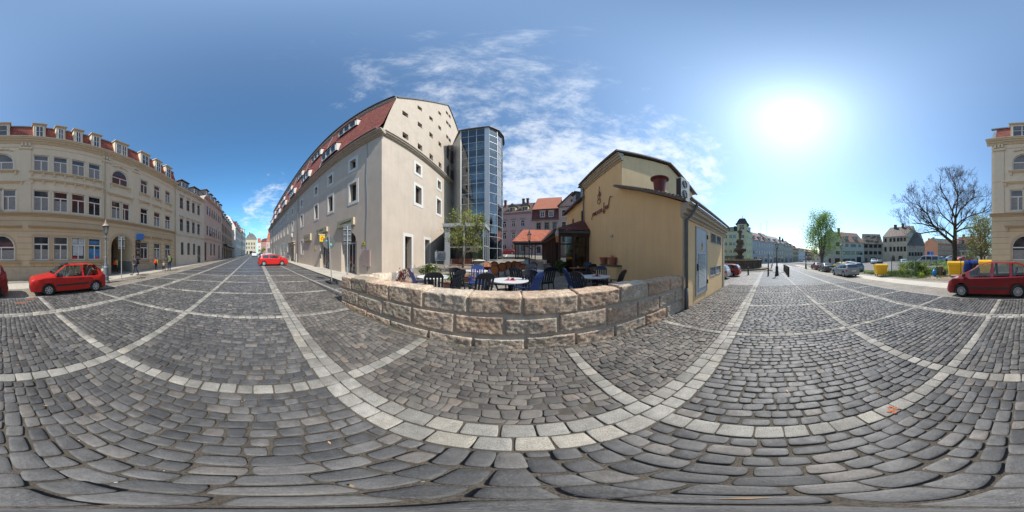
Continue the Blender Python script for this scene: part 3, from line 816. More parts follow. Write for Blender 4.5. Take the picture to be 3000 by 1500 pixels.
for (a, b, z0, z1, ar, k) in wins:
    r_ = k['row']; mp = m_pane
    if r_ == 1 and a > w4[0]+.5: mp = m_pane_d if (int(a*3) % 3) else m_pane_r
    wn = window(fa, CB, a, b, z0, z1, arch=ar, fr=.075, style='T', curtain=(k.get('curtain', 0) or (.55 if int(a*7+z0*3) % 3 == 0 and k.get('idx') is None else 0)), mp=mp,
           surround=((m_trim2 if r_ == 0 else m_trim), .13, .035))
    if r_ == 0 and k.get('idx') in (2, 3):   # travel agency posters behind the glass
        pb2 = MB(); F = fa; c = (a+b)/2
        if k['idx'] == 2:
            F.quad(pb2, a+.15, c-.06, z0+.35, z0+1.35, -.1); F.quad(pb2, c+.06, b-.15, z0+.35, z0+1.35, -.1)
            F.quad(pb2, a+.1, c-.03, z1-.6, z1-.12, -.1); F.quad(pb2, c+.03, b-.1, z1-.6, z1-.12, -.1)
            pb2.build('poster', mat('pale_poster', (0.45, 0.5, 0.55), .6, .3, 6), wn)
        else:
            F.quad(pb2, a+.1, b-.1, z0+.1, z0+.95, -.1); F.quad(pb2, a+.1, b-.1, z1-.5, z1-.25, -.1)
            pb2.build('poster', mat('blue_poster', (0.05, 0.2, 0.45), .5, .5, 3), wn)
        pb3 = MB(); F.quad(pb3, (a+.1 if k['idx'] == 2 else c+.06), (c-.06 if k['idx'] == 2 else b-.1), z0+.09, z0+.24, -.095); pb3.build('red_sticker', mat('sticker_red', (0.6, 0.03, 0.02), .5), wn)
# stucco: cornices, string course, sills with consoles, hoods, pilasters
mb = MB()
cornice(fa, mb, -.35, L, ZE, [(.10, .55), (.12, .46), (.16, .30), (.12, .16), (.1, .1)])
fa.box(mb, 0, L, ZE-1.12, ZE-1.06, -.01, .04)
mb.build('eaves_cornice', m_trim, CB)
mb = MB(); cornice(fa, mb, -.12, L, ZSTR+.08, [(.08, .2), (.1, .12), (.1, .06)])
cornice(fa, mb, -.02, L, ZSTR-.55, [(.03, .03)])
mb.build('string_course', m_trim2, CB)
mb = MB()
for z in [1.05+.46*i for i in range(9)]:
    if z < ZSTR-1.2:
        # rustication joints as thin shadow lines beside windows
        edges_ = sorted([(h[0]-.14, h[1]+.14) for h in lo if h[2] < z < h[3]]); u = 0
        for a, b in edges_+[(L, L)]:
            if a-u > .3: fa.box(mb, u+.02, a-.02, z, z+.022, -.01, .004)
            u = b
mb.build('rustication', mat('rustic_joint', (0.20, 0.15, 0.095), .9), CB)
def ledge(a, b, z, m, n_con, hood=False, ped=False, name='window_ledge'):
    mb = MB(); fa.box(mb, a, b, z-.07, z, -.01, .22); fa.box(mb, a+.05, b-.05, z-.16, z-.07, -.01, .13)
    for i in range(n_con):
        u = a+.22+(b-a-.44)*i/max(1, n_con-1)
        mb.hexa([fa.p(u-.07, z-.46, -.01), fa.p(u+.07, z-.46, -.01), fa.p(u+.07, z-.46, .05), fa.p(u-.07, z-.46, .05)],
                [fa.p(u-.08, z-.16, -.01), fa.p(u+.08, z-.16, -.01), fa.p(u+.08, z-.16, .16), fa.p(u-.08, z-.16, .16)])
    if ped:
        c = (a+b)/2; w = (b-a)*.27
        mb.hexa([fa.p(c-w, z, -.01), fa.p(c+w, z, -.01), fa.p(c+w, z, .18), fa.p(c-w, z, .18)],
                [fa.p(c-.02, z+.62, -.01), fa.p(c+.02, z+.62, -.01), fa.p(c+.02, z+.62, .18), fa.p(c-.02, z+.62, .18)])
    return mb.build(name, m, CB)
A4, B4 = w4[0]-.95, w4[3]+.95
ledge(A4, B4, ZG0-.1, m_trim2, 8); ledge(A4, B4, ZS0-.08, m_trim, 8); ledge(A4, B4, ZF1+1.02, m_trim, 8, name='window_hood')
ledge(A4-.1, B4+.1, ZG1+.82, m_trim2, 0, name='window_hood')
ledge(c_arch-1.55, c_arch+1.55, ZG0-.1, m_trim2, 2); ledge(c_arch-1.3, c_arch+1.3, ZS0-.05, m_trim, 2)
ledge(c_arch-1.75, c_arch+1.75, ZF1+.75, m_trim, 2, ped=True, name='window_hood'); ledge(c_arch-1.6, c_arch+1.6, ZG1+.82, m_trim2, 1, name='window_hood')
ledge(c_a2-1.3, c_a2+1.3, ZS0-.05, m_trim, 2); ledge(c_a2-1.6, c_a2+1.6, ZF1+.75, m_trim, 2, ped=True, name='window_hood')
for c in w3:
    ledge(c-.9, c+.9, ZG0-.1, m_trim2, 2); ledge(c-.9, c+.9, ZS0-.08, m_trim, 2); ledge(c-.95, c+.95, ZF1+.85, m_trim, 2, name='window_hood')
    ledge(c-.95, c+.95, ZG1+.7, m_trim2, 0, name='window_hood')
for u in (.6, Us(75), Us(311), Us(398)):
    mb = MB(); fa.box(mb, u-.42, u+.42, ZSTR+.1, ZE-1.35, -.01, .06); fa.box(mb, u-.5, u+.5, ZE-1.35, ZE-1.12, -.01, .16)
    for k in (-.28, .0, .28): fa.box(mb, u+k-.09, u+k+.09, ZE-1.0, ZE-.62, -.01, .16)
    fa.box(mb, u-.46, u+.46, ZSTR+2.9, ZSTR+3.0, -.01, .09); fa.box(mb, u-.46, u+.46, ZSTR+.1, ZSTR+.3, -.01, .09)
    mb.build('pilaster', m_trim, CB)
for c, zt_ in ((c_arch, fa.Z(3, 450)), (c_a2, fa.Z(3, 450))):   # scrollwork above arches
    mb = MB()
    for k in range(-6, 7):
        t = k/6; mb.ball(fa.p(c+t*.85, zt_+.46-.16*t*t+.04*math.sin(k*2), .07), .09, .05, .07, 6, 4)
    mb.ball(fa.p(c, zt_+.52, .09), .14, .08, .17, 8, 5); mb.build('scroll_ornament', m_trim, CB)
# mansard and dormers
ZM = ZE+2.05
mb = MB(); mb.poly(fa.p(.35, ZE, .2), fa.p(L-.1, ZE, .2), fa.p(L-.1, ZM, -.35), fa.p(.35, ZM, -.35)); 
mb.poly(fa.p(.3, ZM, -.35), fa.p(L, ZM, -.35), fa.p(L, ZM+1.6, -5.5), fa.p(.3, ZM+1.6, -5.5))
mb.build('mansard_roof', m_tileR, CB)
mb = MB(); mb.hexa([fa.p(-.05, ZE, .1), fa.p(.35, ZE, .12), fa.p(.35, ZE, -11), fa.p(-.05, ZE, -11)], [fa.p(-.05, ZM+.1, -.85), fa.p(.35, ZM+.1, -.83), fa.p(.35, ZM+1.4, -6), fa.p(-.05, ZM+1.4, -6)])
fa.box(mb, -.1, L, ZM-.03, ZM+.10, -.5, -.25)
mb.build('roof_flashing', m_zinc, CB)
def dormer(F, root, ua, ub, z0, z1, front=.0, back=-1.6, nwin=1, m=None, mtop=None, style='M', over=.12):
    m = m or m_cream; mb = MB(); F.box(mb, ua, ub, z0, z1, back, front)
    d = mb.build('dormer', m, root); rb = MB(); F.box(rb, ua-over, ub+over, z1, z1+.09, back-.2, front+.22); rb.build('dormer_roof', mtop or m_trim, d)
    w = (ub-ua-.2)/nwin
    wb = MB(); pb = MB()
    for i in range(nwin):
        a = ua+.1+w*i+.06; b = a+w-.12; c = (a+b)/2; zc = z1-.24; za = z0+.2
        for q in ((a, a+.06, za, zc), (b-.06, b, za, zc), (a, b, za, za+.06), (a, b, zc-.06, zc), (c-.035, c+.035, za, zc), (a, b, za+(zc-za)*.5-.02, za+(zc-za)*.5+.02)):
            F.box(wb, *q, front-.01, front+.045)
        F.quad(pb, a, b, za, zc, front+.012)
    wb.build('window', m_white, d); pb.build('pane', m_pane, d)
    return d
for px, n_ in (((2954, 35), 1), ((90, 138), 1), ((156, 195), 1), ((208, 245), 1), ((260, 297), 1), ((329, 374), 2), ((405, 437), 1), ((449, 471), 1), ((480, 500), 1)):
    a = Us(px[0]); b = Us(px[1])
    dormer(fa, CB, a+.2, b-.16, ZE+.02, ZM-.05, .17, -2, n_)
for px in (305, 512): downpipe(CB, fa, Us(px), (ZSTR if px == 305 else .3), ZE-.2, mat('cream_pipe', (0.5, 0.44, 0.33), .6), r=.06)
# signs by the archway
def text(s, size, m, parent, F, u, z, o, sx=1.0, name='lettering'):
    cu_ = bpy.data.curves.new(name, 'FONT'); cu_.body = s; cu_.size = size; cu_.extrude = .004; cu_.resolution_u = 2
    ob = bpy.data.objects.new(name, cu_)
    dg = bpy.context.evaluated_depsgraph_get(); sc.collection.objects.link(ob); dg.update()
    me = bpy.data.meshes.new_from_object(ob.evaluated_get(dg)); sc.collection.objects.unlink(ob); bpy.data.objects.remove(ob)
    me.materials.clear(); me.materials.append(m)
    xs = [v.co.x for v in me.vertices]; 
    if not xs: return
    cx_ = (min(xs)+max(xs))/2; o0 = ORG.get(parent, Vector((0, 0, 0)))
    for v in me.vertices:
        q = Vector(F.p(u+(v.co.x-cx_)*sx, z+v.co.y, o+v.co.z)); v.co = q-o0
    ob = bpy.data.objects.new(name, me); link(ob, parent); return ob
# which way does u run for the reader? wall faces run left to right seen from outside
m_black = mat('black_paint', (0.02, 0.02, 0.02), .5)
m_letter = mat('letter_white', (0.7, 0.7, 0.66), .6)
SG = thing('sign_column', 'four dark company plates stacked beside the archway', 'sign', fa.p(Us(403.5), 1.9, .06))
u0_, u1_ = Us(396.8), Us(409.8)
for k, (za, zb, c) in enumerate(((3.03, 3.55, (.03, .03, .03)), (2.55, 2.98, (.06, .015, .02)), (2.03, 2.5, (.02, .03, .035)), (1.5, 1.98, (.03, .028, .02)))):
    mb = MB(); fa.box(mb, u0_, u1_, za, zb, .02, .07); pl = mb.build('plate', mat('plate%d' % k, c, .4), SG)
    text(('PASSAGE\n1-7', 'AL\nPALAZZO', 'PRAXIS\nIM HOF', 'DR. MED.\nSPRECHZEIT')[k], .15, m_letter, pl, fa, (u0_+u1_)/2, zb-.2, .08, .75)
TU = thing('travel_agency_sign', 'blue cube sign with red smile symbol above the dark plates', 'sign', fa.p(Us(404), 3.6, .3))
mb = MB(); uu = Us(404); fa.box(mb, uu-.28, uu+.28, 3.62, 4.22, .1, .62); mb.build('sign_box', mat('sign_blue', (0.03, 0.22, 0.62), .35, .03), TU)
mb = MB(); cx_, cz_ = uu-.02, 3.95
mb.tube([fa.p(cx_-.17+.0, cz_+.03, .63)]+[fa.p(cx_+.17*math.sin(t), cz_-.17*math.cos(t)*.9+.02, .63) for t in [(-1.4+2.8*i/8) for i in range(9)]], .028, 6)
mb.ball(fa.p(cx_+.17, cz_+.15, .63), .035, .02, .035, 8, 5); mb.build('smile_symbol', mat('sign_red', (0.6, 0.02, 0.05), .4), TU)
mb = MB(); fa.box(mb, uu-.2, uu-.12, 4.0, 4.1, .0, .12); mb.build('bracket', m_zinc, TU)
# ================= street houses =================
def roof_slope(mb, F, u0, u1, z0, o0, z1, o1): mb.poly(F.p(u0, z0, o0), F.p(u1, z0, o0), F.p(u1, z1, o1), F.p(u0, z1, o1))
def house(label, A, B, dep, ze, mw, cols, rows, w, zb=-2, roof='gable', zr=None, mr=None, gf=None, mgf=None, zgf=None, style='T', mfr=None, mp=None,
          arch=0, dorm=(), trim=None, name='townhouse', ledges=False, surround=None, slope_dep=None, dmat=None, group=None, extra=()):
    F = Face(A, B); c = F.p(F.L/2, G((A[0]+B[0])/2), -dep/2)
    root = thing(name, label, 'house', c, group=group)
    holes = []
    for (z0, z1) in rows:
        for u in cols:
            if w/2 < u < F.L-w/2: holes.append((u-w/2, u+w/2, z0, z1, arch))
    gfh = list(gf or [])
    if mgf:
        mb = MB(); wall(F, mb, 0, F.L, zgf, ze, holes, .15); shell(mb, F, zgf, ze, dep); mb.build('wall', mw, root)
        mb = MB(); wall(F, mb, 0, F.L, zb, zgf, gfh, .3); shell(mb, F, zb, zgf, dep); mb.build('ground_floor_wall', mgf, root)
    else:
        mb = MB(); wall(F, mb, 0, F.L, zb, ze, holes+gfh, .15); shell(mb, F, zb, ze, dep); mb.build('wall', mw, root)
    for h in holes: window(F, root, h[0], h[1], h[2], h[3], -.1, arch=arch, fr=.06, style=style, mf=mfr, mp=mp or m_pane, surround=surround, sill=(trim if trim else None))
    for h in gfh: window(F, root, h[0], h[1], h[2], h[3], -.14, arch=(h[4] if len(h) > 4 else 0), fr=.07, style='M' if h[3]-h[2] > 1.5 else '', mf=mfr, mp=m_pane_d, name='window' if h[2] > G(F.p((h[0]+h[1])/2, 0)[0])+.5 else 'shopfront')
    if trim:
        mb = MB(); cornice(F, mb, -.05, F.L+.05, ze, [(.14, .42), (.16, .26), (.14, .12)]); mb.build('eaves_cornice', trim, root)
        if zgf: mb = MB(); cornice(F, mb, 0, F.L, zgf+.1, [(.1, .14), (.12, .07)]); mb.build('string_course', trim, root)
        if ledges:
            for (z0, z1) in rows:
                for u in cols:
                    mb = MB(); F.box(mb, u-w/2-.22, u+w/2+.22, z1+.35, z1+.45, -.01, .2); F.box(mb, u-w/2-.12, u+w/2+.12, z1+.2, z1+.35, -.01, .06); mb.build('window_hood', trim, root)
    zr = zr or ze+3; mr = mr or m_tileR
    mb = MB()
    if roof == 'gable':
        roof_slope(mb, F, -.1, F.L+.1, ze-.05, .35, zr, -dep/2); roof_slope(mb, F, F.L+.1, -.1, ze-.05, -dep-.35, zr, -dep/2)
        g = MB()
        for u in (0, F.L): g.poly(F.p(u, ze, 0), F.p(u, ze, -dep), F.p(u, zr-.12, -dep/2))
        g.build('gable', mw, root, split=True)
    elif roof == 'mansard':
        zm = ze+(zr-ze)*.62; sd = slope_dep or 1.2
        roof_slope(mb, F, 0, F.L, ze, .15, zm, -sd); roof_slope(mb, F, 0, F.L, zm, -sd+.1, zr, -dep/2); roof_slope(mb, F, F.L, 0, ze, -dep, zr, -dep/2)
        for u in (0, F.L): mb.poly(F.p(u, ze, 0), F.p(u, ze, -dep), F.p(u, zr, -dep/2), F.p(u, zm, -sd))
    elif roof == 'hip':
        zm = ze+(zr-ze)*.5
        q0 = [F.p(-.2, ze, .3), F.p(F.L+.2, ze, .3), F.p(F.L+.2, ze, -dep), F.p(-.2, ze, -dep)]
        q1 = [F.p(1.2, zm, -1.2), F.p(F.L-1.2, zm, -1.2), F.p(F.L-1.2, zm, -dep+1.2), F.p(1.2, zm, -dep+1.2)]
        q2 = [F.p(F.L*.35, zr, -dep/2+.2), F.p(F.L*.65, zr, -dep/2+.2), F.p(F.L*.65, zr, -dep/2-.2), F.p(F.L*.35, zr, -dep/2-.2)]
        for a, b in ((q0, q1), (q1, q2)):
            for i in range(4): mb.poly(a[i], a[(i+1) % 4], b[(i+1) % 4], b[i])
        mb.poly(*q2)
    rf = mb.build('roof', mr, root)
    for (a, b, z0, z1) in dorm: dormer(F, root, a, b, z0, z1, .05 if roof == 'mansard' else -.6, -3, 1, dmat or mw, m_gutter)
    for (u, o, h, s) in extra:
        mb = MB(); F.box(mb, u-s, u+s, zr-1.6, zr+h, o-s, o+s); F.box(mb, u-s-.08, u+s+.08, zr+h-.2, zr+h, o-s-.08, o+s+.08); mb.build('chimney', mat('chimney_brick', (0.17, 0.07, 0.05), .9, .2, 4), rf)
    return root, F
m_w2 = mat('pale_cream_render', (0.68, 0.61, 0.50), 0.9, 0.08, 1.5)
m_w3 = mat('pink_beige_render', (0.66, 0.51, 0.43), 0.9, 0.08, 1.5)
m_w4 = mat('brown_render', (0.46, 0.345, 0.25), 0.9, 0.08, 1.5)
m_w5 = mat('white_render', (0.70, 0.68, 0.63), 0.9, 0.05, 1.5)
m_w6 = mat('yellowish_render', (0.52, 0.49, 0.39), 0.9, 0.06, 1.5)
m_brownf = mat('brown_window_frame', (0.10, 0.07, 0.05), .5)
m_greyf = mat('grey_window_frame', (0.22, 0.22, 0.21), .5)
def FZ(F, px, py): return F.Z(px, py)
P1_ = (-20.35, -10.95); P2_ = (-28.5, -9.4); P3_ = (-41.1, -8.75); P4_ = (-61.3, -9.06)
F = Face(P1_, P2_); cols = [F.U(x) for x in (532, 551, 567, 582)]
gh = [(F.U(x)-.38, F.U(x)+.38, F.Z(534, 747), F.Z(534, 709), .2) for x in (534.5, 553, 569)]+[(F.U(583)-.5, F.U(583)+.6, .75, 3.75, .3)]
house('pale cream three storey townhouse with dark roof dormers next to the cream apartment house', P1_, P2_, 10, 12.5, m_w2, cols, [(F.Z(532, 677), F.Z(532, 641)), (F.Z(532, 611.5), F.Z(532, 579))], .82,
      roof='mansard', zr=14.8, mr=m_slate, gf=gh, mgf=m_w2, zgf=F.Z(520, 686), mfr=m_greyf, trim=m_w2, ledges=True, mp=m_pane, dorm=[(1.2, 3.2, 12.7, 14.0), (4.6, 6.6, 12.7, 14.0)], dmat=m_slate)
F = Face(P2_, P3_); cols = [F.U(x) for x in (599.5, 607.5, 615, 621.5, 627.5, 633.5, 640, 645)]
z1 = F.Z(599, 686), F.Z(599, 657); z2 = F.Z(599, 624), F.Z(599, 598)
gh = [(F.U(x)-.55, F.U(x)+.55, zz, 4.5) for x, zz in ((602.5, 1.0), (618.5, 2.0), (628, 2.0), (642, 1.3))]
house('pinkish beige townhouse with reddish shopfront beyond the pale cream townhouse', P2_, P3_, 10, 13.6, m_w3, cols, [z1, z2], .8, roof='mansard', zr=16.2, mr=m_slate, gf=gh, mgf=m_w3, zgf=F.Z(600, 697), mfr=m_brownf, trim=m_w3,
      dorm=[(F.L*k/5+.8, F.L*k/5+2.2, 13.8, 15.2) for k in range(5)], dmat=m_slate, mp=m_pane_d)
F = Face(P3_, P4_); cols = [F.U(x) for x in (651.6, 656, 660.3, 664.3, 668.2, 671.8, 675, 677.5)]
gh = [(F.L*k/7+.5, F.L*k/7+2.2, 1.0, 4.1) for k in range(7)]
house('brown panelled house with narrow tall windows and black shop canopy', P3_, P4_, 10, 12.5, m_w4, cols, [(F.Z(655, 709), F.Z(655, 690)), (F.Z(655, 681), F.Z(655, 659))], 1.1, roof='mansard', zr=14.8, mr=m_slate, gf=gh, mgf=m_w4, zgf=5.0, mfr=m_brownf, mp=m_pane_d,
      style='M', dorm=[(F.L*k/6+.8, F.L*k/6+2.6, 12.6, 14.0) for k in range(6)], dmat=m_slate)
CN = thing('shop_canopy', 'black canopy above the shops of the brown panelled house', 'canopy', F.p(F.L/2, 4.8, .5))
mb = MB(); F.box(mb, 2, F.L, 4.65, 5.2, 0, 1.1); mb.build('canopy_body', m_black, CN)
P5_ = (-62.4, -7.9); P6_ = (-80.7, -7.5); P7_ = (-88, -7.1); P8_ = (-99, -6.3)
F = Face(P5_, P6_); cols = [F.L*k/6+1.5 for k in range(6)]
gh = [(F.L*k/5+1.0, F.L*k/5+2.6, 1.6, 5.4) for k in range(5)]
r_, F5 = house('white house with tall sunlit gable and red mansard roof far down the street', P5_, P6_, 11, 13.2, m_w5, cols, [(6.8, 9.0), (9.9, 12.1)], 1.2, roof='mansard', zr=19.5, mr=m_tileO, gf=gh, mfr=m_greyf, slope_dep=2.0, trim=m_w6,
      dorm=[(2, 3.6, 13.6, 15.8), (6, 7.6, 13.6, 15.8), (10, 11.6, 13.6, 15.8), (14, 15.6, 13.6, 15.8)], dmat=m_tileD)
mb = MB(); mb.poly(F5.p(-.03, -2, .0), F5.p(-.03, 13.2, 0), F5.p(-.03, 17.2, -2), F5.p(-.03, 19.6, -5.5), F5.p(-.03, 13.2, -11), F5.p(-.03, -2, -11)); mb.build('gable_wall', m_w5, r_)
F = Face(P6_, P7_)
house('narrow yellowish house between two white houses far down the street', P6_, P7_, 10, 14.3, m_w6, [1.5, 3.8, 6], [(7.2, 9.3), (10.6, 12.7)], 1.2, roof='mansard', zr=18.5, mr=m_tileR, gf=[(1, 2.6, 2, 5), (4, 5.6, 2, 5)], mfr=m_greyf, dorm=[(2.5, 4.5, 14.4, 16.2)])
house('white house with red dormer, last one on the left street side', P7_, P8_, 10, 14.6, m_w5, [1.6, 4.2, 6.8, 9.4], [(7.4, 9.5), (10.8, 12.9)], 1.3, roof='mansard', zr=19, mr=m_tileD, gf=[(1, 2.8, 2.4, 5.2), (4, 5.8, 2.4, 5.2), (7, 8.8, 2.4, 5.2)], mfr=m_greyf, dorm=[(4, 6.4, 14.8, 17.2)])
E1 = (-132.7, -8.4); E2 = (-133.0, .6); F = Face(E1, E2)
house('cream house closing the street end with grey hipped roof', E1, E2, 12, 15.8, mat('end_house_render', (0.50, 0.44, 0.32), .9), [F.U(x) for x in (722.6, 729.6, 737.6, 744.8)], [(7.9, 9.6), (11.0, 12.9)], 1.15, roof='hip', zr=21.3, mr=mat('grey_roof', (0.12, 0.11, 0.10), .8, .2, 2), zb=2,
      gf=[(.9, 2.0, 3.2, 6.0), (3.0, 8.0, 3.2, 6.0)], mfr=m_greyf, trim=m_w6, dorm=[(2.6, 3.8, 16.6, 18.2), (5.8, 7.0, 16.6, 18.2)], extra=[(3.2, -4.5, .8, .35)])
m_pk = mat('salmon_render', (0.50, 0.23, 0.19), .9, .06, 1.2); m_pk2 = mat('pale_pink_render', (0.53, 0.40, 0.36), .9, .06, 1.2)
house('small white house with red roof beyond the street end house', (-140, 1.5), (-140, 4.2), 12, 13.8, m_w5, [1.3], [(6, 7.5), (9, 10.5)], .9, zb=2, roof='gable', zr=18, mr=m_tileO)
house('salmon red house with stucco bands at the far street bend', (-138, 4.2), (-135, 8.6), 12, 13.8, m_pk, [.7, 1.8, 2.9, 4.0], [(5.6, 7.4), (8.4, 10.2), (11, 12.7)], .6, zb=2, roof='mansard', zr=17.5, mr=m_tileD)
house('pale pink house with tall orange roof beside the granary far end', (-135, 8.6), (-131, 17), 14, 13.6, m_pk2, [1.2, 3.4, 5.6, 7.8], [(6.0, 7.8), (9.6, 11.4)], .9, zb=2, roof='mansard', zr=24.5, mr=m_tileO, slope_dep=3, dorm=[(1, 2.2, 14.2, 16), (3.8, 5, 14.2, 16)], extra=[(.8, -4, .2, .6)])

# ================= granary =================
m_gr1 = mat('granary_render', (0.53, 0.445, 0.36), .92, .08, .9, .12, 40)
m_gr2 = mat('granary_white_trim', (0.64, 0.62, 0.575), .85, .05)
m_lead = mat('dark_iron_frame', (0.035, 0.022, 0.02), .5)
GB = thing('granary', 'huge old granary with red mansard roof, white framed windows and small gable openings', 'building', (-30, 16, .9))
C0 = (-8.2, 7.98); fs = Face((-65.95, 5.66), C0); fg = Face(C0, (-8.36, 31.9))
ZEV = 12.75
US = fs.U; UG = fg.U
zu0, zu1 = fs.Z(1036, 494.2), fs.Z(1036, 467.7)       # upper small openings
zl0, zl1 = fs.Z(1034, 590), fs.Z(1034, 537)
holes = []; wl = []
cols = [US(x) for x in (1034, 968, 926, 884, 857.5)]
step = (cols[0]-cols[-1])/4
c = cols[-1]
for k in range(11):
    c -= 3.85
    if c > 1.5: cols.append(c)
for c in cols:
    holes += [(c-.42, c+.42, zu0, zu1), (c-.5, c+.5, zl0, zl1)]; wl += [(c-.42, c+.42, zu0, zu1), (c-.5, c+.5, zl0, zl1)]
def pxr(F, a, b): return (F.U(a), F.U(b))
d1 = (US(1000), US(1044.6)); d2 = (US(937.5), US(964.5))
zd1 = fs.Z(1030, 671.5); zd0 = .25
holes += [(d1[0], d1[1], zd0, 4.05, 1.0, .55), (d2[0], d2[1], zd0+.1, 3.95, .9, .55)]
por = (US(851), US(861.5)); holes.append((por[0], por[1], .4, 3.7, .75, .7))
gwin = [US(884.3)]+[c-.0 for c in cols[5:]]
zgw0, zgw1 = fs.Z(884, 743), fs.Z(884, 706)
for c in gwin:
    if abs(c-(por[0]+por[1])/2) > 2.2: holes.append((c-.42, c+.42, zgw0, zgw1)); wl.append((c-.42, c+.42, zgw0, zgw1))
mb = MB(); wall(fs, mb, 0, fs.L, -.5, ZEV, holes, .42)
zoom = lambda x, y: (1100+x/2.342, 270+y/2.342)
gh = []
big = [((1212, 1237.5), (466, 525)), ((1208, 1242), (535, 615)), ((1278.5, 1294), (517, 565)), ((1274, 1296), (576.6, 643.6)), ((1324, 1334), (559, 597)), ((1322, 1336), (610, 650))]
for k, ((a, b), (y0, y1)) in enumerate(big):
    u0, u1 = UG(a), UG(b); cx_ = (u0+u1)/2; lower = k % 2; wd = (.42, .52)[lower]
    zc0, zc1 = ((zu0+.1, zu1+.1), (zl0+.15, zl1+.15))[lower]
    gh.append((cx_-wd, cx_+wd, zc0, zc1, 0, .42, 'w'))
for (a, b), y0, y1 in (((1178, 1212), 671, 776), ((1239, 1263), 683, 774)):
    cx_ = (UG(a)+UG(b))/2; gh.append((cx_-.48, cx_+.48, .75, 3.55, 0, .55, 'd'))
sm = [(187,222,125,178),(190,222,270,333),(292,317,90,133),(293,318,200,253),(293,318,347,408),(372,391,160,205),(372,392,270,322),(373,393,418,473),(433,449,127,165),(433,450,225,268),(434,451,335,383),(435,452,475,530),(485,497,127,160),(487,499,193,228),(487,500,288,330),(503,515,150,183),(504,516,215,250),(505,516,313,350)]
smh = []
for (a, b, y0, y1) in sm:
    xa, _ = zoom(a, 0); xb, _ = zoom(b, 0); u0, u1 = UG(xa), UG(xb); cx_ = (u0+u1)/2
    zc = (fg.Z((xa+xb)/2, 270+y0/2.342)+fg.Z((xa+xb)/2, 270+y1/2.342))/2
    gh.append((cx_-.4, cx_+.4, zc-.42, zc+.42, 0, .4, 's')); smh.append((cx_-.4, cx_+.4, zc-.42, zc+.42))
sh = []
for (a, b, y0, y1) in ((483, 515, 378, 465), (485, 515, 512, 600)):
    xa, _ = zoom(493, 0); xb, _ = zoom(513, 0); cx_ = (UG(xa)+UG(xb))/2
    za, zb_ = fg.Z(1313, 270+y1/2.342), fg.Z(1313, 270+y0/2.342)
    gh.append((cx_-.55, cx_+.55, za+.2, zb_-.2, 0, .4, 'h')); sh.append((cx_-.55, cx_+.55, za+.2, zb_-.2))
# gable outline, clockwise for clip
GL = fg.L
gp = [(0, -.5), (0, ZEV), (1.65, 20.4), (11.95, 30.4), (22.25, 20.4), (GL, ZEV), (GL, -.5)]
wall(fg, mb, 0, GL, -.5, 30.5, gh, .4, poly=gp[::-1])
fe = Face((-65.95, 29), (-65.95, 5.66)); mb.poly(fe.p(0, -1), fe.p(fe.L, -1), fe.p(fe.L, ZEV), fe.p(fe.L-1.65, 20.4), fe.p(fe.L/2, 30), fe.p(1.6, 20.4), fe.p(0, ZEV))
mb.poly((-8.36, 31.9, -.5), (-65.95, 29, -1), (-65.95, 29, ZEV), (-8.36, 31.9, ZEV))
mb.build('wall', m_gr1, GB)
for (a, b, c, d) in wl: window(fs, GB, a, b, c, d, -.4, fr=.05, style='MG', mf=m_lead, mp=m_pane_d, surround=(m_gr2, .27, .03))
for h in gh:
    if h[6] == 'w': window(fg, GB, h[0], h[1], h[2], h[3], -.38, fr=.05, style='MG', mf=m_lead, mp=m_pane_d, surround=(m_gr2, .3, .03))
    elif h[6] == 'd': window(fg, GB, h[0], h[1], h[2], h[3], -.5, fr=.06, style='T', mf=m_brownf, mp=m_pane_d, surround=(m_gr2, .26, .03))
    elif h[6] == 's': window(fg, GB, h[0], h[1], h[2], h[3], -.36, fr=.04, style='', mf=m_lead, mp=m_pane_d)
m_shut = mat('red_brown_shutter', (0.075, 0.03, 0.025), .7)
for (a, b, c, d) in sh:
    wn = window(fg, GB, a, b, c, d, -.3, fr=.05, style='MG', mf=m_lead, mp=m_pane_d)
    for s, e in ((a, -1), (b, 1)):
        mb = MB(); q = [fg.p(s, c, .01), fg.p(s+e*.5, c, .45), fg.p(s+e*.53, c, .42), fg.p(s+e*.03, c, 0)]
        mb.hexa(q, [(x, y, d) for x, y, z in q]); mb.build('shutter', m_shut, wn)
# big shop doors in the street front
m_shop = mat('shop_frame_grey', (0.40, 0.43, 0.42), .5)
for (a, b), zt_ in ((d1, 4.05), (d2, 3.95)):
    w = window(fs, GB, a, b, zd0+.05, zt_, -.5, arch=1.0 if a == d1[0] else .9, fr=.08, style='T', mf=m_shop, mp=glass_mat('shop_glass', (0.035, 0.02, 0.02)), name='shop_door')
    mb = MB(); c = (a+b)/2
    for u in (a+(b-a)*.3, a+(b-a)*.72): fs.box(mb, u-.05, u+.05, zd0, zt_-.5, -.5, -.42)
    fs.box(mb, a+.1, a+(b-a)*.3, zd0+.05, zd0+.6, -.5, -.44); mb.build('door_frame', m_shop, w)
    mb = MB(); fs.box(mb, a-.2, a, zd0, zt_-.95, -.01, .012); fs.box(mb, b, b+.2, zd0, zt_-.95, -.01, .012); 
    mb = MB()
    for k in range(7): fs.box(mb, a+.15+k*.28, a+.35+k*.28, zd0+.35+.3*(k % 3), zd0+.62+.3*(k % 3), -.485, -.47)
    mb.build('display_goods', mat('display_goods', (0.35, 0.2, 0.12), .6, .5, 4), w, split=True)
mb = MB(); fs.quad(mb, por[0], por[1], .3, 3.7, -.69); mb.build('portal_door', mat('portal_dark', (0.012, 0.01, 0.01), .8), GB)
mb = MB(); fs.box(mb, por[0]-.6, por[0]-.12, .3, 4.1, -.01, .12); fs.box(mb, por[1]+.12, por[1]+.6, .3, 4.1, -.01, .12); fs.box(mb, por[0]-.8, por[1]+.8, 4.1, 4.5, -.01, .3); fs.box(mb, por[0]-.95, por[1]+.95, 4.5, 4.62, -.01, .5)
mb.build('portal_surround', m_gr1, GB)
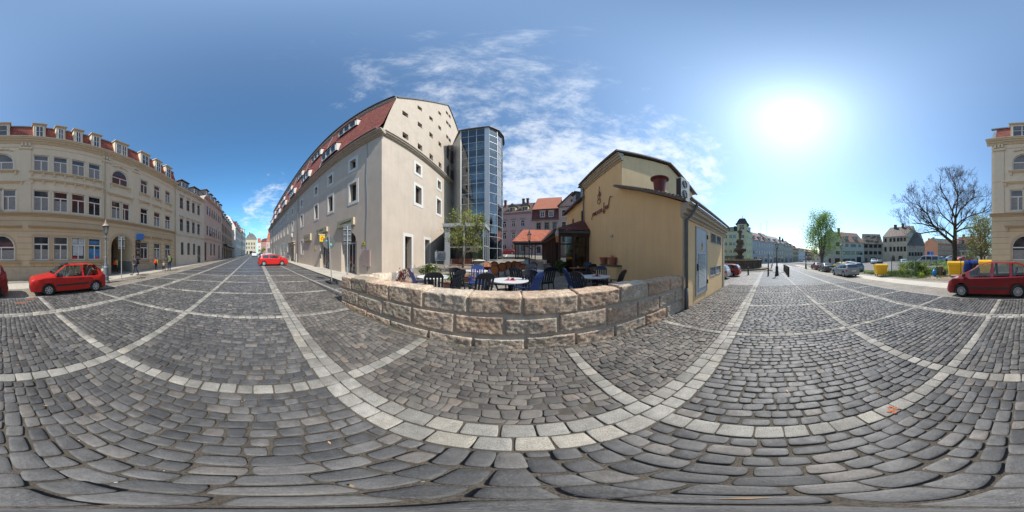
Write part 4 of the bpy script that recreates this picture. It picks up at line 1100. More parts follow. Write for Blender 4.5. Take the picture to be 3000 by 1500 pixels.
mb = MB(); fs.box(mb, (por[0]+por[1])/2-.35, (por[0]+por[1])/2+.35, 5.6, 6.4, -.01, .15); mb.ball(fs.p((por[0]+por[1])/2, 6.0, .15), .3, .12, .35, 8, 5); mb.build('coat_of_arms', m_gr2, GB)
# cornices
mb = MB(); cornice(fs, mb, 0, fs.L+.35, ZEV+.12, [(.1, .5), (.14, .42), (.14, .3), (.12, .16)]); mb.build('eaves_cornice', mat('granary_cornice', (0.44, 0.37, 0.30), .9), GB)
mb = MB(); cornice(fg, mb, 0.0, GL, ZEV+.17, [(.12, .42), (.16, .32), (.16, .18)]); mb.build('gable_cornice', mat('gable_cornice_render', (0.50, 0.425, 0.34), .9), GB)
mb = MB(); roof_slope(mb, fs, -.2, fs.L+.06, ZEV+.1, .5, 14.2, -.1); roof_slope(mb, fs, -.2, fs.L+.06, 14.2, -.1, 20.35, -1.66)
roof_slope(mb, fs, -.2, fs.L+.06, 20.56, -1.5, 30.45, -11.95); 
def gslope(u0, z0, u1, z1): a = fg.p(u0, z0, .06); b = fg.p(u1, z1, .06); return [a, b, (-66.1, b[1]-2.3, b[2]), (-66.1, a[1]-2.3, a[2])]
mb.poly(*gslope(11.95, 30.45, 22.3, 20.4)); mb.poly(*gslope(22.3, 20.4, GL+.1, ZEV+.1))
mb.build('roof', m_tileR, GB)
mb = MB(); fs.box(mb, -.2, fs.L+.05, 20.3, 20.54, -1.9, -1.52); fs.box(mb, -.2, fs.L+.05, 20.12, 20.3, -1.9, -1.58); mb.build('roof_break_cornice', mat('break_cornice', (0.42, 0.37, 0.31), .9), GB)
mb = MB(); fs.box(mb, -.2, fs.L+.05, 20.55, 20.64, -1.7, -1.33)
for P0_, P1__ in (((1.65, 20.42), (11.95, 30.42)), ((11.95, 30.42), (22.25, 20.42)), ((22.25, 20.42), (GL, ZEV))):
    mb.bar(fg.p(P0_[0], P0_[1]+.05, .04), fg.p(P1__[0], P1__[1]+.05, .04), .2, .14)
mb.build('roof_edge_flashing', m_gutter, GB)
mb = MB(); mb.tube([fs.p(-.2, ZEV+.12, .62), fs.p(fs.L+.1, ZEV+.12, .62)], .09, 8); mb.build('gutter', m_gutter, GB)
# shed dormers in two rows
def gdormer(u0, u1, z0, z1, of):
    mb = MB(); top = z1+.12
    mb.poly(fs.p(u0, z0, of), fs.p(u0, z1, of), fs.p(u0, top+.5, of-1.3), fs.p(u0, z0, of-.35))
    mb.poly(fs.p(u1, z0, of), fs.p(u1, z0, of-.35), fs.p(u1, top+.5, of-1.3), fs.p(u1, z1, of))
    fs.quad(mb, u0, u1, z0, z1, of)
    d = mb.build('dormer', m_gr2, GB)
    rb = MB(); rb.hexa([fs.p(u0-.12, z1, of+.15), fs.p(u1+.12, z1, of+.15), fs.p(u1+.12, top+.45, of-1.4), fs.p(u0-.12, top+.45, of-1.4)], [fs.p(u0-.12, z1+.1, of+.15), fs.p(u1+.12, z1+.1, of+.15), fs.p(u1+.12, top+.55, of-1.4), fs.p(u0-.12, top+.55, of-1.4)])
    rb.build('dormer_roof', m_tileR, d)
    wd = (u1-u0-.2)/3
    for i in range(3):
        w = window(fs, d, u0+.1+wd*i+.06, u0+.1+wd*(i+1)-.06, z0+.06, z1-.05, of+.01, fr=.05, style='', mf=m_gr2, mp=m_pane_d)
zA0, zA1 = 14.2, 15.35; zB0, zB1 = 17.3, 18.35
uA = US(965); uB = US(998)
for k in range(8):
    a = uA-7.6*k; 
    if a > 3: gdormer(a-1.7, a+1.7, zA0, zA1, .12)
    b = uB-7.6*k
    if b > 3: gdormer(b-1.6, b+1.6, zB0, zB1, -.72)
for k in range(8):
    u = fs.L-9.5-7.6*k
    if u > 1: mb = MB(); mb.bar(fs.p(u, ZEV+.2, .5), fs.p(u+.0, 20.3, -1.62), .05); mb.build('lightning_rod_cable', m_zinc, GB)
downpipe(GB, fs, US(874.5), .3, ZEV, m_zinc, .14, .07); downpipe(GB, fs, US(800), 1.4, ZEV, m_zinc, .14, .07)
mb = MB(); mb.tube([fs.p(fs.L-1.55+.04*math.sin(z*1.3), z, .03) for z in [.4+.6*i for i in range(21)]], .025, 5); mb.build('cable', m_zinc, GB)
mb = MB(); fs.box(mb, US(1063.5), US(1086), 1.1, 2.35, -.01, .1); o = mb.build('meter_cabinet', mat('mauve_cabinet', (0.36, 0.27, 0.25), .6), GB)
mb = MB(); fs.box(mb, US(872), US(868.2), .45, 2.3, .05, .3); mb.build('junction_cabinet', mat('grey_cabinet', (0.42, 0.40, 0.37), .7), GB)
# company boards on the granary
m_board = mat('olive_board', (0.34, 0.32, 0.20), .6, .05); m_edge = mat('board_edge', (0.62, 0.52, 0.36), .6)
def board(pa_, pb2_, py0, py1, txt, lab, dk, red=False):
    a, b = US(pa_), US(pb2_); za, zb_ = fs.Z((pa_+pb2_)/2, py1), fs.Z((pa_+pb2_)/2, py0); 
    T = thing('shop_board', lab, 'sign', fs.p((a+b)/2, za, .1)); mb = MB(); fs.box(mb, a, b, za, zb_, .02, .22); bd = mb.build('board', m_board, T)
    mb = MB(); fs.box(mb, b, b+.012, za, zb_, .02, .225); mb.build('board_edge', m_edge, bd)
    mb = MB(); fs.box(mb, b-.55, b-.3, (za+zb_)/2, (za+zb_)/2+.12, .222, .23) if dk == 'r' else fs.box(mb, a+.25, a+.4, (za+zb_)/2-.05, (za+zb_)/2+.08, .222, .23)
    mb.build('emblem', m_black, T)
    text(txt, .26, (mat('red_letters', (0.4, 0.03, 0.02), .5) if red else m_black), T, fs, (a+b)/2, (za+zb_)/2-.06, .225, .8)
board(993, 1040.5, 644, 664, 'zur BODENTIEK', 'olive board with black emblem at its right end above the nearest arched shop door', 'r')
board(931.5, 961.5, 669, 682, 'la MOSKITO', 'olive board above the second arched shop door behind the round sign', 'l')
board(894, 913, 687, 706, 'Fotografie', 'square olive board with red lettering, farthest from the granary corner', 'l', True)
for px, lab in ((1066.5, 'small yellow plate beside the nearest arched shop door'), (924, 'small yellow plate left of the second arched shop door')):
    u = US(px); T = thing('yellow_plate', lab, 'sign', fs.p(u, 2.5, .02)); mb = MB(); fs.box(mb, u-.13, u+.13, 2.75, 3.02, .0, .05); mb.build('plate', mat('plate_yellow', (0.5, 0.42, 0.03), .5), T)
    mb = MB(); fs.box(mb, u-.07, u+.07, 2.86, 2.9, .05, .056); mb.build('marking', m_black, T)
# yellow and red emblem sign on an arm
u = US(955); T = thing('emblem_sign', 'yellow hanging sign with red petals on a white arm behind the round sign', 'sign', fs.p(u, 4.2, .1))
mb = MB(); mb.bar(fs.p(u, 4.32, 0), fs.p(u, 4.32, .95), .07); mb.build('arm', m_white, T)
mb = MB(); fs.box(mb, u-.03, u+.03, 3.5, 4.22, .12, .8); mb.build('sign_panel', mat('sign_yellow', (0.75, 0.55, 0.01), .5), T)
mb = MB()
for k in range(5):
    t = k*2*math.pi/5; c = fs.p(u-.032, 3.85+.16*math.cos(t), .46+.15*math.sin(t)); mb.ball(c, .012, .08, .08, 8, 5)
for k in range(5):
    t = k*2*math.pi/5; c = fs.p(u+.032, 3.85+.16*math.cos(t), .46+.15*math.sin(t)); mb.ball(c, .012, .08, .08, 8, 5)
mb.build('petals', mat('petal_red', (0.6, 0.05, 0.01), .5), T)

# ================= glass stair tower =================
m_alu = mat('aluminium', (0.46, 0.49, 0.51), .45, .04, metal=.35)
m_alud = mat('grey_metal_panel', (0.44, 0.46, 0.47), .5, .05, 1, metal=.3)
m_cg = clear_glass('tower_glass', (0.78, 0.88, 0.93), 2.7)
m_cg2 = clear_glass('lobby_glass', (0.72, 0.82, 0.80), 1.5)
TW = thing('glass_tower', 'glass stair and lift tower with grey metal corner strips beside the granary', 'tower', (-5, 21, 1.2))
ZT = 20.5; ZT0 = 1.2
plan = [(-8.3, 21.6), (-6.0, 18.45), (-2.64, 18.3), (-1.75, 19.25), (-1.3, 20.7), (-1.3, 22.6), (-1.8, 24.2), (-8.3, 25.2)]
lv = [ZT0+.25+(ZT-ZT0-.4)*k/14 for k in range(15)]
faces_ = []
for a, b in zip(plan, plan[1:]): faces_.append(Face(a, b))
mb = MB(); faces_[0].quad(mb, 0, faces_[0].L, ZT0-.5, ZT, 0); faces_[0].box(mb, faces_[0].L-.12, faces_[0].L+.1, ZT0-.5, ZT, -.05, .06)
for z in lv[::2]: faces_[0].box(mb, 0, faces_[0].L, z-.015, z+.015, 0, .02)
mb.build('metal_panel', m_alud, TW)
for k, (F, n) in enumerate(((faces_[1], 3), (faces_[2], 1), (faces_[3], 1), (faces_[4], 1), (faces_[5], 1))):
    u0 = 0.0; u1 = F.L-(.45 if k == 0 else 0)
    mb = MB()
    for z in lv: F.box(mb, u0, u1, z-.024, z+.024, -.03, .03)
    for i in range(n+1): u = u0+(u1-u0)*i/n; F.box(mb, u-.028, u+.028, ZT0-.5, ZT, -.04, .04)
    if k == 0: F.box(mb, u1, F.L+.08, ZT0-.5, ZT, -.1, .07)
    fr = mb.build('glazing_bars', m_alu, TW)
    mb = MB(); F.quad(mb, u0, u1, ZT0, ZT-.1, 0); mb.build('glass', m_cg, TW)
F = faces_[6]; mb = MB(); F.quad(mb, 0, F.L, ZT0-.5, ZT); mb.build('back_wall', mat('tower_back', (0.20, 0.26, 0.34), .6), TW)
mb = MB(); cpt = Vector((-4.6, 21.6)); out = [cpt+(Vector(p)-cpt)*(1+.3/(Vector(p)-cpt).length) for p in plan]
out[0] = Vector(plan[0]); out[-1] = Vector(plan[-1]); n = len(out)
vs = [(p.x, p.y, ZT) for p in out]+[(p.x, p.y, ZT+.13) for p in out]; mb.add(vs, [tuple(range(n-1, -1, -1)), tuple(range(n, 2*n))]+[(i, (i+1) % n, n+(i+1) % n, n+i) for i in range(n)])
mb.build('roof', m_gutter, TW)
m_slabc = mat('tower_floor', (0.50, 0.52, 0.54), .7)
nfl = 7
for k in range(1, nfl):
    z = ZT0+(ZT-ZT0)*k/nfl; mb = MB(); mb.add([(-7.9, 21.8, z-.22), (-5.7, 19.6, z-.22), (-3.0, 19.5, z-.22), (-2.2, 21.3, z-.22), (-8.2, 21.9, z-.22), (-7.9, 21.8, z), (-5.7, 19.6, z), (-3.0, 19.5, z), (-2.2, 21.3, z), (-8.2, 21.9, z)], [(4, 3, 2, 1, 0), (5, 6, 7, 8, 9)]+[(i, (i+1) % 5, 5+(i+1) % 5, 5+i) for i in range(5)])
    fl = mb.build('landing', m_slabc, TW)
    mb = MB(); mb.bar((-5.7, 19.6, z+.95), (-3.0, 19.5, z+.95), .05); mb.bar((-3.0, 19.5, z+.95), (-2.2, 21.3, z+.95), .05)
    for t in range(19): mb.bar((-5.7+2.7*t/18, 19.6-.1*t/18, z), (-5.7+2.7*t/18, 19.6-.1*t/18, z+.95), .02)
    mb.build('railing', m_alu, fl)
    mb = MB(); zz0 = z-(ZT-ZT0)/nfl; mb.hexa([(-2.4, 19.9, zz0), (-2.4, 20.9, zz0), (-2.35, 20.9, zz0-.2), (-2.35, 19.9, zz0-.2)], [(-1.6, 22.9, z), (-2.6, 22.9, z), (-2.6, 22.9, z-.2), (-1.6, 22.9, z-.2)]); mb.build('stair_flight', m_alud, TW)
mb = MB(); mb.box(-5.6, -3.4, 21.4, 23.4, ZT0, ZT-.3); mb.build('lift_shaft', mat('shaft', (0.22, 0.32, 0.46), .5), TW)
for k in range(nfl):
    z = ZT0+(ZT-ZT0)*k/nfl; mb = MB(); mb.box(-5.2, -3.9, 21.34, 21.395, z+.05, z+2.1); mb.build('lift_door', m_alud, TW)
LB = thing('glass_lobby', 'low flat roofed glass lobby in front of the tower', 'building', (-5, 17, 1.1))
lp = [(-8.15, 18.6), (-6.3, 14.45), (-2.7, 15.3), (-2.66, 18.25)]
for k, (a, b) in enumerate(zip(lp, lp[1:])):
    F = Face(a, b); mb = MB(); n = (1, 2, 3)[k]
    for i in range(n+1): u = F.L*i/n; F.box(mb, max(0, u-.06), min(F.L, u+.06), .6, 5.0, -.05, .05)
    for z in (1.15, 2.75 if k == 1 else 2.9, 4.65): F.box(mb, 0, F.L, z-.04, z+.04, -.04, .045)
    if k == 0: F.quad(mb, 0, F.L, .6, 5, -.02)
    if k == 1: F.box(mb, 0, .5, .6, 5, -.04, .04)
    mb.build('glazing_bars', m_alu, LB); mb = MB(); F.quad(mb, .0, F.L, 1.1, 4.7); mb.build('glass', m_cg2, LB)
mb = MB(); vs = [(-8.15, 18.7), (-6.45, 14.2), (-2.5, 15.1), (-2.5, 18.25)]; mb.hexa([(x, y, 4.72) for x, y in vs], [(x, y, 5.05) for x, y in vs]); mb.build('roof', m_alud, LB)
mb = MB(); mb.hexa([(x, y, .9) for x, y in ((-8.1, 18.4), (-6.2, 14.6), (-2.8, 15.5), (-2.7, 18.2))], [(x, y, 1.14) for x, y in ((-8.1, 18.4), (-6.2, 14.6), (-2.8, 15.5), (-2.7, 18.2))]); mb.build('floor', m_slabc, LB)
mb = MB(); mb.box(-4.0, -2.95, 16.2, 16.25, 1.15, 3.2); mb.build('green_screen', mat('green_screen', (0.42, 0.52, 0.43), .5), LB)
mb = MB(); mb.box(-3.45, -3.15, 16.15, 16.19, 1.7, 2.2); mb.build('notice', mat('notice_paper', (0.5, 0.42, 0.2), .7, .4, 8), LB)
mb = MB(); mb.box(-6.0, -4.8, 17.0, 18.2, 1.15, 3.4); mb.build('entrance_core', mat('lobby_core', (0.3, 0.27, 0.23), .8), LB)

# ================= yellow cafe building =================
m_yel = mat('ochre_render', (0.86, 0.60, 0.315), .92, .05, .8, .1, 50)
m_yel2 = mat('pale_ochre_render', (0.80, 0.585, 0.32), .92, .07, .8, .1, 50)
m_corn = mat('cornice_stone', (0.50, 0.43, 0.33), .85)
CF = thing('cafe_building', 'ochre cafe building with monopitch annexe, drainpipe and cornice', 'building', (9, 8, .3))
Ca = (5.18, 2.98); Ba = (5.47, 6.87); Aa = (5.86, 12.33); Ea = (11.56, 3.22); Ra = (6.25, 17.95)
f1 = Face(Aa, Ca); f2 = Face(Ca, Ea); uB = (Vector(Aa)-Vector(Ba)).length
ZC = 3.95; ZB = 5.8; ZE2 = 8.15
mb = MB(); wall(f1, mb, 0, f1.L, -.3, 9, [], 0, poly=[(0, -.3), (0, ZE2), (uB, ZE2), (uB+.001, ZB), (f1.L, ZC), (f1.L, -.3)]) if False else None
mb.poly(f1.p(0, -.3), f1.p(uB, -.3), f1.p(uB, ZE2), f1.p(0, ZE2)); mb.poly(f1.p(uB, -.3), f1.p(f1.L, -.3), f1.p(f1.L, ZC), f1.p(uB, ZB))
doorh = [(f2.U(2038.5), f2.U(2068.8), .16, 3.15)]
vent = []
for a, b, y0, y1 in ((2081.5, 2097, 690, 724), (2099, 2112, 696, 728), (2080, 2096, 793, 827), (2098, 2111, 789, 818)):
    c = (f2.U(a)+f2.U(b))/2; w = (f2.U(b)-f2.U(a))/2; zc0, zc1 = (2.62, 3.22) if y0 < 750 else (.75, 1.28); vent.append((c-w, c+w, zc0, zc1))
wall(f2, mb, 0, f2.L, -.5, ZC, doorh+vent, .12)
e2 = (11.9, 12.0)
mb.poly((Ea[0], Ea[1], -.6), (11.6, 6.9, -.6), (11.6, 6.9, ZC), (Ea[0], Ea[1], ZC)); mb.poly((Ea[0], Ea[1], ZC), (11.6, 6.9, ZC), (11.6, 6.9, ZB))
mb.build('wall', m_yel, CF)
mb = MB(); mb.poly((Ba[0], Ba[1], 3.5), (14.0, 7.0, 3.5), (14.0, 7.0, 8.2), (9.8, 6.93, 9.35), (Ba[0], Ba[1], ZE2)); mb.poly((14, 7, -.6), (14, 13, -.6), (14, 13, 8.2), (14, 7, 8.2)); mb.poly((11.6, 6.9, -.6), (14, 7, -.6), (14, 7, 3.6), (11.6, 6.9, 3.6))
mb.poly((Aa[0], Aa[1], 0), (Aa[0], Aa[1], ZE2), (9.9, 12.6, 9.3), (14, 12.8, 8.2), (14, 12.8, 0)); mb.build('upper_gable_wall', m_yel2, CF)
mb = MB()
mb.poly((5.1, 7.1, ZB+.06), (5.08, 2.75, ZC-.03), (11.75, 3.0, ZC-.03), (11.75, 7.0, ZB+.06))
mb.build('annexe_roof', m_tileB, CF)
mb = MB(); a = (5.05, 6.95, ZB+.05); b = (4.98, 2.8, ZC-.0); mb.bar(a, b, .16, .1)
for k in range(24): t = k/23; mb.bar((5.08-.07*t, 6.95-4.15*t, ZB+.1-1.85*t), (5.2-.07*t, 6.95-4.15*t, ZB+.13-1.85*t), .09, .05)
mb.build('verge_tiles', mat('verge', (0.16, 0.13, 0.11), .8, .3, 8), CF)
mb = MB(); mb.poly((5.03, 6.7, ZE2+.06), (9.8, 6.7, 9.5), (9.9, 12.8, 9.5), (5.4, 12.6, ZE2+.06)); mb.poly((9.8, 6.75, 9.5), (14.4, 6.8, 8.2), (14.4, 13, 8.2), (9.9, 12.8, 9.5)); mb.build('roof', m_gutter, CF)
mb = MB(); cornice(f1, mb, -.1, uB+.12, ZE2+.05, [(.1, .34), (.14, .26), (.14, .17), (.12, .08)]); mb.build('eaves_cornice', m_corn, CF)
mb = MB(); cornice(f2, mb, -.1, f2.L+.25, ZC-.05, [(.1, .36), (.16, .28), (.16, .16), (.14, .06)]); f2.box(mb, -.02, .28, -.4, ZC-.6, -.01, .03); f2.box(mb, f2.L-.35, f2.L+.02, -.4, ZC-.6, -.01, .05); mb.build('annexe_cornice', m_corn, CF)
mb = MB(); mb.tube([f2.p(-.15, ZC+.02, .42), f2.p(f2.L+.3, ZC+.02, .42)], .075, 8); mb.tube([f1.p(-.1, ZE2+.12, .42), f1.p(uB+.2, ZE2+.12, .42)], .075, 8); mb.bar((5.1, 6.75, ZE2+.15), (9.8, 6.7, 9.52), .1, .1); mb.bar((9.8, 6.7, 9.52), (14.5, 6.75, 8.2), .1, .1); mb.build('gutter', m_gutter, CF, split=True)
m_pipe = mat('green_grey_pipe', (0.15, 0.16, 0.155), .5, .1)
mb = MB(); mb.tube([f2.p(.32, ZC, .42), f2.p(.32, ZC-.15, .42), f2.p(.2, ZC-.5, .25), f2.p(.12, ZC-.7, .1), f2.p(.12, -.2, .1)], .055, 10); mb.lathe([(.068, 0), (.068, .9)], f2.p(.12, -.2, .1), 10); mb.build('drainpipe', m_pipe, CF, smooth=True)
mb = MB(); mb.tube([f1.p(.1, ZE2, .4), f1.p(.1, ZE2-.3, .15), f1.p(.12, 4.2, .1), f1.p(.42, 3.75, .1), f1.p(.45, .5, .1)], .055, 10); mb.build('drainpipe', m_pipe, CF, smooth=True)
# metal door
mb = MB(); a, b, c, d = doorh[0]; f2.box(mb, a, b, c, d, -.08, .035); dr = mb.build('metal_door', mat('pale_blue_grey_door', (0.47, 0.49, 0.52), .5, .03), CF)
mb = MB(); f2.box(mb, a-.05, a, c-.05, d+.05, -.02, .05); f2.box(mb, b, b+.05, c-.05, d+.05, -.02, .05); f2.box(mb, a, b, d, d+.05, -.02, .05); mb.build('door_frame', mat('door_frame_grey', (0.40, 0.42, 0.44), .5), dr)
mb = MB(); m_ = (b-a)
for k in range(26): z = c+.28+k*.062; mb.hexa([f2.p(a+.2, z, .036), f2.p(b-.2, z, .036), f2.p(b-.2, z+.045, .036), f2.p(a+.2, z+.045, .036)], [f2.p(a+.2, z-.01, .062), f2.p(b-.2, z-.01, .062), f2.p(b-.2, z, .066), f2.p(a+.2, z, .066)])
mb.build('door_louvre', mat('louvre_grey', (0.42, 0.42, 0.38), .5), dr)
mb = MB(); cx_ = (a+b)/2; mb.poly(f2.p(cx_-.14, 2.3, .04), f2.p(cx_+.14, 2.3, .04), f2.p(cx_, 2.62, .04)); f2.quad(mb, cx_-.13, cx_+.13, 2.17, 2.28, .04); mb.build('warning_sign', mat('warning_yellow', (0.65, 0.38, 0.05), .5), dr)
mb = MB(); mb.tube([f2.p(cx_-.01, 2.5, .046), f2.p(cx_+.02, 2.43, .046), f2.p(cx_-.02, 2.42, .046), f2.p(cx_+.01, 2.34, .046)], .008, 4); mb.build('bolt_symbol', m_black, dr)
mb = MB(); f2.box(mb, a+.06, a+.11, 1.25, 1.55, .035, .09); mb.build('door_handle', m_black, dr)
for z in (.5, 2.75): mb = MB(); f2.box(mb, b+.0, b+.07, z, z+.2, .03, .09); mb.build('hinge', mat('rusty_hinge', (0.06, 0.035, 0.03), .7), dr)
for (a, b, c, d) in vent:
    mb = MB(); f2.box(mb, a, a+.04, c, d, -.1, .02); f2.box(mb, b-.04, b, c, d, -.1, .02); f2.box(mb, a, b, c, c+.04, -.1, .02); f2.box(mb, a, b, d-.04, d, -.1, .02)
    n = 7
    for k in range(n):
        z = c+.05+(d-c-.1)*k/n; h = (d-c-.1)/n
        mb.hexa([f2.p(a+.03, z, -.01), f2.p(b-.03, z, -.01), f2.p(b-.03, z+.012, -.01), f2.p(a+.03, z+.012, -.01)], [f2.p(a+.03, z+h*.6, -.08), f2.p(b-.03, z+h*.6, -.08), f2.p(b-.03, z+h*.6+.012, -.08), f2.p(a+.03, z+h*.6+.012, -.08)])
    v = mb.build('louvre_vent', mat('vent_frame', (0.42, 0.43, 0.42), .5), CF); mb = MB(); f2.quad(mb, a, b, c, d, -.11); mb.build('vent_opening', m_black, v)
# niche ledge with pots, lamp, rear wing
mb = MB(); uL = f1.U(1820); f1.box(mb, f1.U(1772), uL+.05, 1.32, 1.4, 0, .36); mb.build('wall_ledge', m_gutter, CF)
mb = MB(); f1.box(mb, f1.U(1772)+.1, uL, .3, 1.32, 0, .3); mb.build('wall_projection', m_yel, CF)
mb = MB(); cc = f1.p(f1.U(1794), f1.Z(1794, 689.5), .06); mb.ball(cc, .1, .1, .11, 10, 6); mb.build('wall_lamp', m_gr2, CF)
f3 = Face(Ra, Aa); zr3 = 6.9
RW = thing('cafe_wing', 'ochre rear wing with dark red mansard and dormers behind the conservatory', 'building', (9, 15.5, .9))
hz = [(f3.U(1678.5)-.32, f3.U(1678.5)+.32, 4.55, 5.75), (f3.U(1706)-.35, f3.U(1706)+.35, 4.55, 5.95)]
mb = MB(); wall(f3, mb, 0, f3.L, 0, zr3, hz, .15); shell(mb, f3, 0, zr3, 6); mb.build('wall', m_yel, RW)
for h in hz: window(f3, RW, *h, -.12, fr=.06, style='M', mf=m_brownf, mp=m_pane_d)
mb = MB(); roof_slope(mb, f3, -.3, f3.L, zr3-.05, .35, 8.3, -.9); roof_slope(mb, f3, -.3, f3.L, 8.3, -.9, 9.3, -3.2); mb.poly(f3.p(-.3, zr3, .3), f3.p(-.3, 8.3, -.9), f3.p(-.3, 9.3, -3.2), f3.p(-.3, zr3, -6)); mb.build('roof', m_tileD, RW)
for px in (1683, 1707): u = f3.U(px); dormer(f3, RW, u-.55, u+.55, 7.1, 8.35, 0, -1.2, 1, m_gutter, m_gutter)
mb = MB(); mb.tube([f3.p(-.3, zr3, .42), f3.p(f3.L, zr3, .42)], .06, 8); mb.build('gutter', m_gutter, RW)
# vent pipe and air conditioner on the annexe roof
VP = thing('roof_vent', 'red brown flared vent pipe on the annexe roof', 'vent pipe', (5.62, 4.4, 4.55))
mb = MB(); mb.lathe([(.2, -.1), (.27, .62), (.30, .93)], (5.62, 4.4, 4.55), 20); mb.build('pipe', mat('oxide_red', (0.16, 0.03, 0.022), .5), VP, smooth=False)
mb = MB(); mb.lathe([(.30, .93), (.41, .95), (.42, 1.0), (.30, 1.05), (.22, 1.03)], (5.62, 4.4, 4.55), 24); mb.build('flange', mat('oxide_red', (0.16, 0.03, 0.022), .5), VP, smooth=False)
AC = thing('air_conditioner', 'white twin fan air conditioner on a bracket above the annexe roof', 'air conditioner', (7.95, 4.55, 5.1))
m_acw = mat('ac_white', (0.60, 0.60, 0.56), .5, .03)
mb = MB(); mb.box(7.48, 8.42, 4.4, 4.74, 5.14, 6.5); mb.build('casing', m_acw, AC)
mb = MB(); mb.box(7.472, 7.479, 4.43, 4.71, 5.2, 6.44); mb.build('side_grille', m_black, AC)
for z in (5.5, 6.14):
    mb = MB(); mb.tube([(7.86+.25*math.cos(t), 4.392, z+.25*math.sin(t)) for t in [i*math.pi/10 for i in range(21)]], .02, 5); mb.poly(*[(7.86+.25*math.cos(t), 4.397, z+.25*math.sin(t)) for t in [i*math.pi/10 for i in range(20)]]); f = mb.build('fan_grille', mat('fan_dark', (0.05, 0.05, 0.05), .6), AC)
    mb = MB()
    for k in range(8): t = k*math.pi/4; mb.bar((7.86, 4.385, z), (7.86+.24*math.cos(t), 4.385, z+.24*math.sin(t)), .02, .01)
    mb.tube([(7.86+.13*math.cos(t), 4.383, z+.13*math.sin(t)) for t in [i*math.pi/8 for i in range(17)]], .012, 4)
    mb.build('fan_guard', m_acw, f)
mb = MB(); mb.box(7.4, 8.5, 4.38, 4.44, 5.04, 5.12); mb.box(7.4, 8.5, 4.68, 4.74, 5.04, 5.12)
for x, y in ((7.5, 4.41), (8.4, 4.41), (7.5, 4.71), (8.4, 4.71)): mb.bar((x, y, ZC+(y-2.98)*.478), (x, y, 5.05), .05)
mb.build('bracket', mat('bracket_rust', (0.2, 0.12, 0.07), .7), AC)
# cafe lettering: cup emblem and script
LG = thing('cafe_sign', 'dark red script lettering with a steaming cup emblem on the ochre wall', 'sign', f1.p(f1.U(1765), 5.3, .05))
m_red = mat('bordeaux_sign', (0.17, 0.012, 0.015), .4)
def strokes(lst, W0, H0, s0, z0, r=.028, name='lettering'):
    mb = MB()
    for st in lst: mb.tube([f1.p(s0+x*W0, z0+y*H0, .07) for x, y in st], r, 6)
    return mb.build(name, m_red, LG)
def arc(cx, cy, rx, ry, a0, a1, n=10): return [(cx+rx*math.cos(math.radians(a0+(a1-a0)*i/n)), cy+ry*math.sin(math.radians(a0+(a1-a0)*i/n))) for i in range(n+1)]
uS0 = f1.U(1736); uS1 = f1.U(1795); Wd = uS1-uS0
zt_ = f1.Z(1765, 612)
let = [
 [(0, -.42), (.05, .1), (.09, .32), (.11, .1), (.10, -.1)], [(.10, -.1), (.14, .25), (.165, .3), (.165, -.1)], [(.165, -.1), (.2, .25), (.225, .3), (.225, 0), (.25, -.1)],
 arc(.29, .1, .04, .17, 20, 300), arc(.38, .12, .035, .17, 40, 320), arc(.455, .14, .035, .17, 40, 320),
 arc(.53, .14, .035, .16, 30, 380), [(.565, .3), (.565, 0), (.59, -.02)],
 [(.67, .85), (.66, .4), (.655, 0)], arc(.695, .18, .04, .17, 160, -160), [(.655, 0), (.64, -.3), (.66, -.35), (.7, -.1)],
 arc(.78, .2, .032, .15, 30, 380), [(.81, .35), (.81, .05), (.83, .03)],
 [(.855, .04), (.86, .36), (.875, .4), (.9, .9), (.95, 1.15), (1.0, 1.0)]]
strokes(let, Wd, .62, uS0, zt_-.18, .026)
cu0 = f1.U(1757.5); cz = f1.Z(1758, 580)
cup = [[(-.2, .28), (-.17, -.12), (-.08, -.2), (.05, -.2), (.12, -.12), (.14, .3)], arc(-.03, .3, .17, .06, 0, 360, 14), arc(.0, -.3, .28, .22, 100, 400, 16), [(.25, .1), (.3, .35), (.2, .42)],
       [(-.05, .4), (.02, .55), (-.02, .7), (.08, .85), (.04, 1.05)], [(.1, .36), (.14, .5), (.1, .56)]]
strokes(cup, .85, .85, cu0, cz, .022, 'cup_emblem')
# ================= pink houses behind =================
m_pink = mat('mauve_pink_render', (0.46, 0.32, 0.31), .9, .05, 1.2); m_pink2 = mat('pink_render', (0.48, 0.32, 0.28), .9, .05, 1.2)
Q0 = (-12.1, 45.0); Q1 = (4.8, 39.3); F = Face(Q0, Q1)
cs = [F.U(x) for x in (1451.6, 1478, 1504.3, 1531.5)]; cs = [cs[0]-3.2*k for k in (2, 1)]+cs
r_, F_ = house('mauve pink house with two gabled dormers left of the orange roof', Q0, Q1, 11, 13.0, m_pink, cs, [(F.Z(1504, 699), F.Z(1504, 680.4)), (F.Z(1504, 663.7), F.Z(1504, 646.7))], .95, zb=1.5, roof='gable', zr=17.2, mr=m_tileB,
      gf=[(c-.5, c+.5, F.Z(1504, 737.5), F.Z(1504, 715.4), .35) for c in cs], mfr=m_white, mp=m_pane_d, trim=mat('mauve_trim', (0.36, 0.24, 0.23), .9), ledges=True, surround=(mat('mauve_surround', (0.5, 0.42, 0.42), .8), .1, .03), extra=[(9.5, -4, .9, .3), (14.6, -4.4, 1.0, .3), (15.8, -4.4, 1.0, .3), (4, -4, .9, .3)])
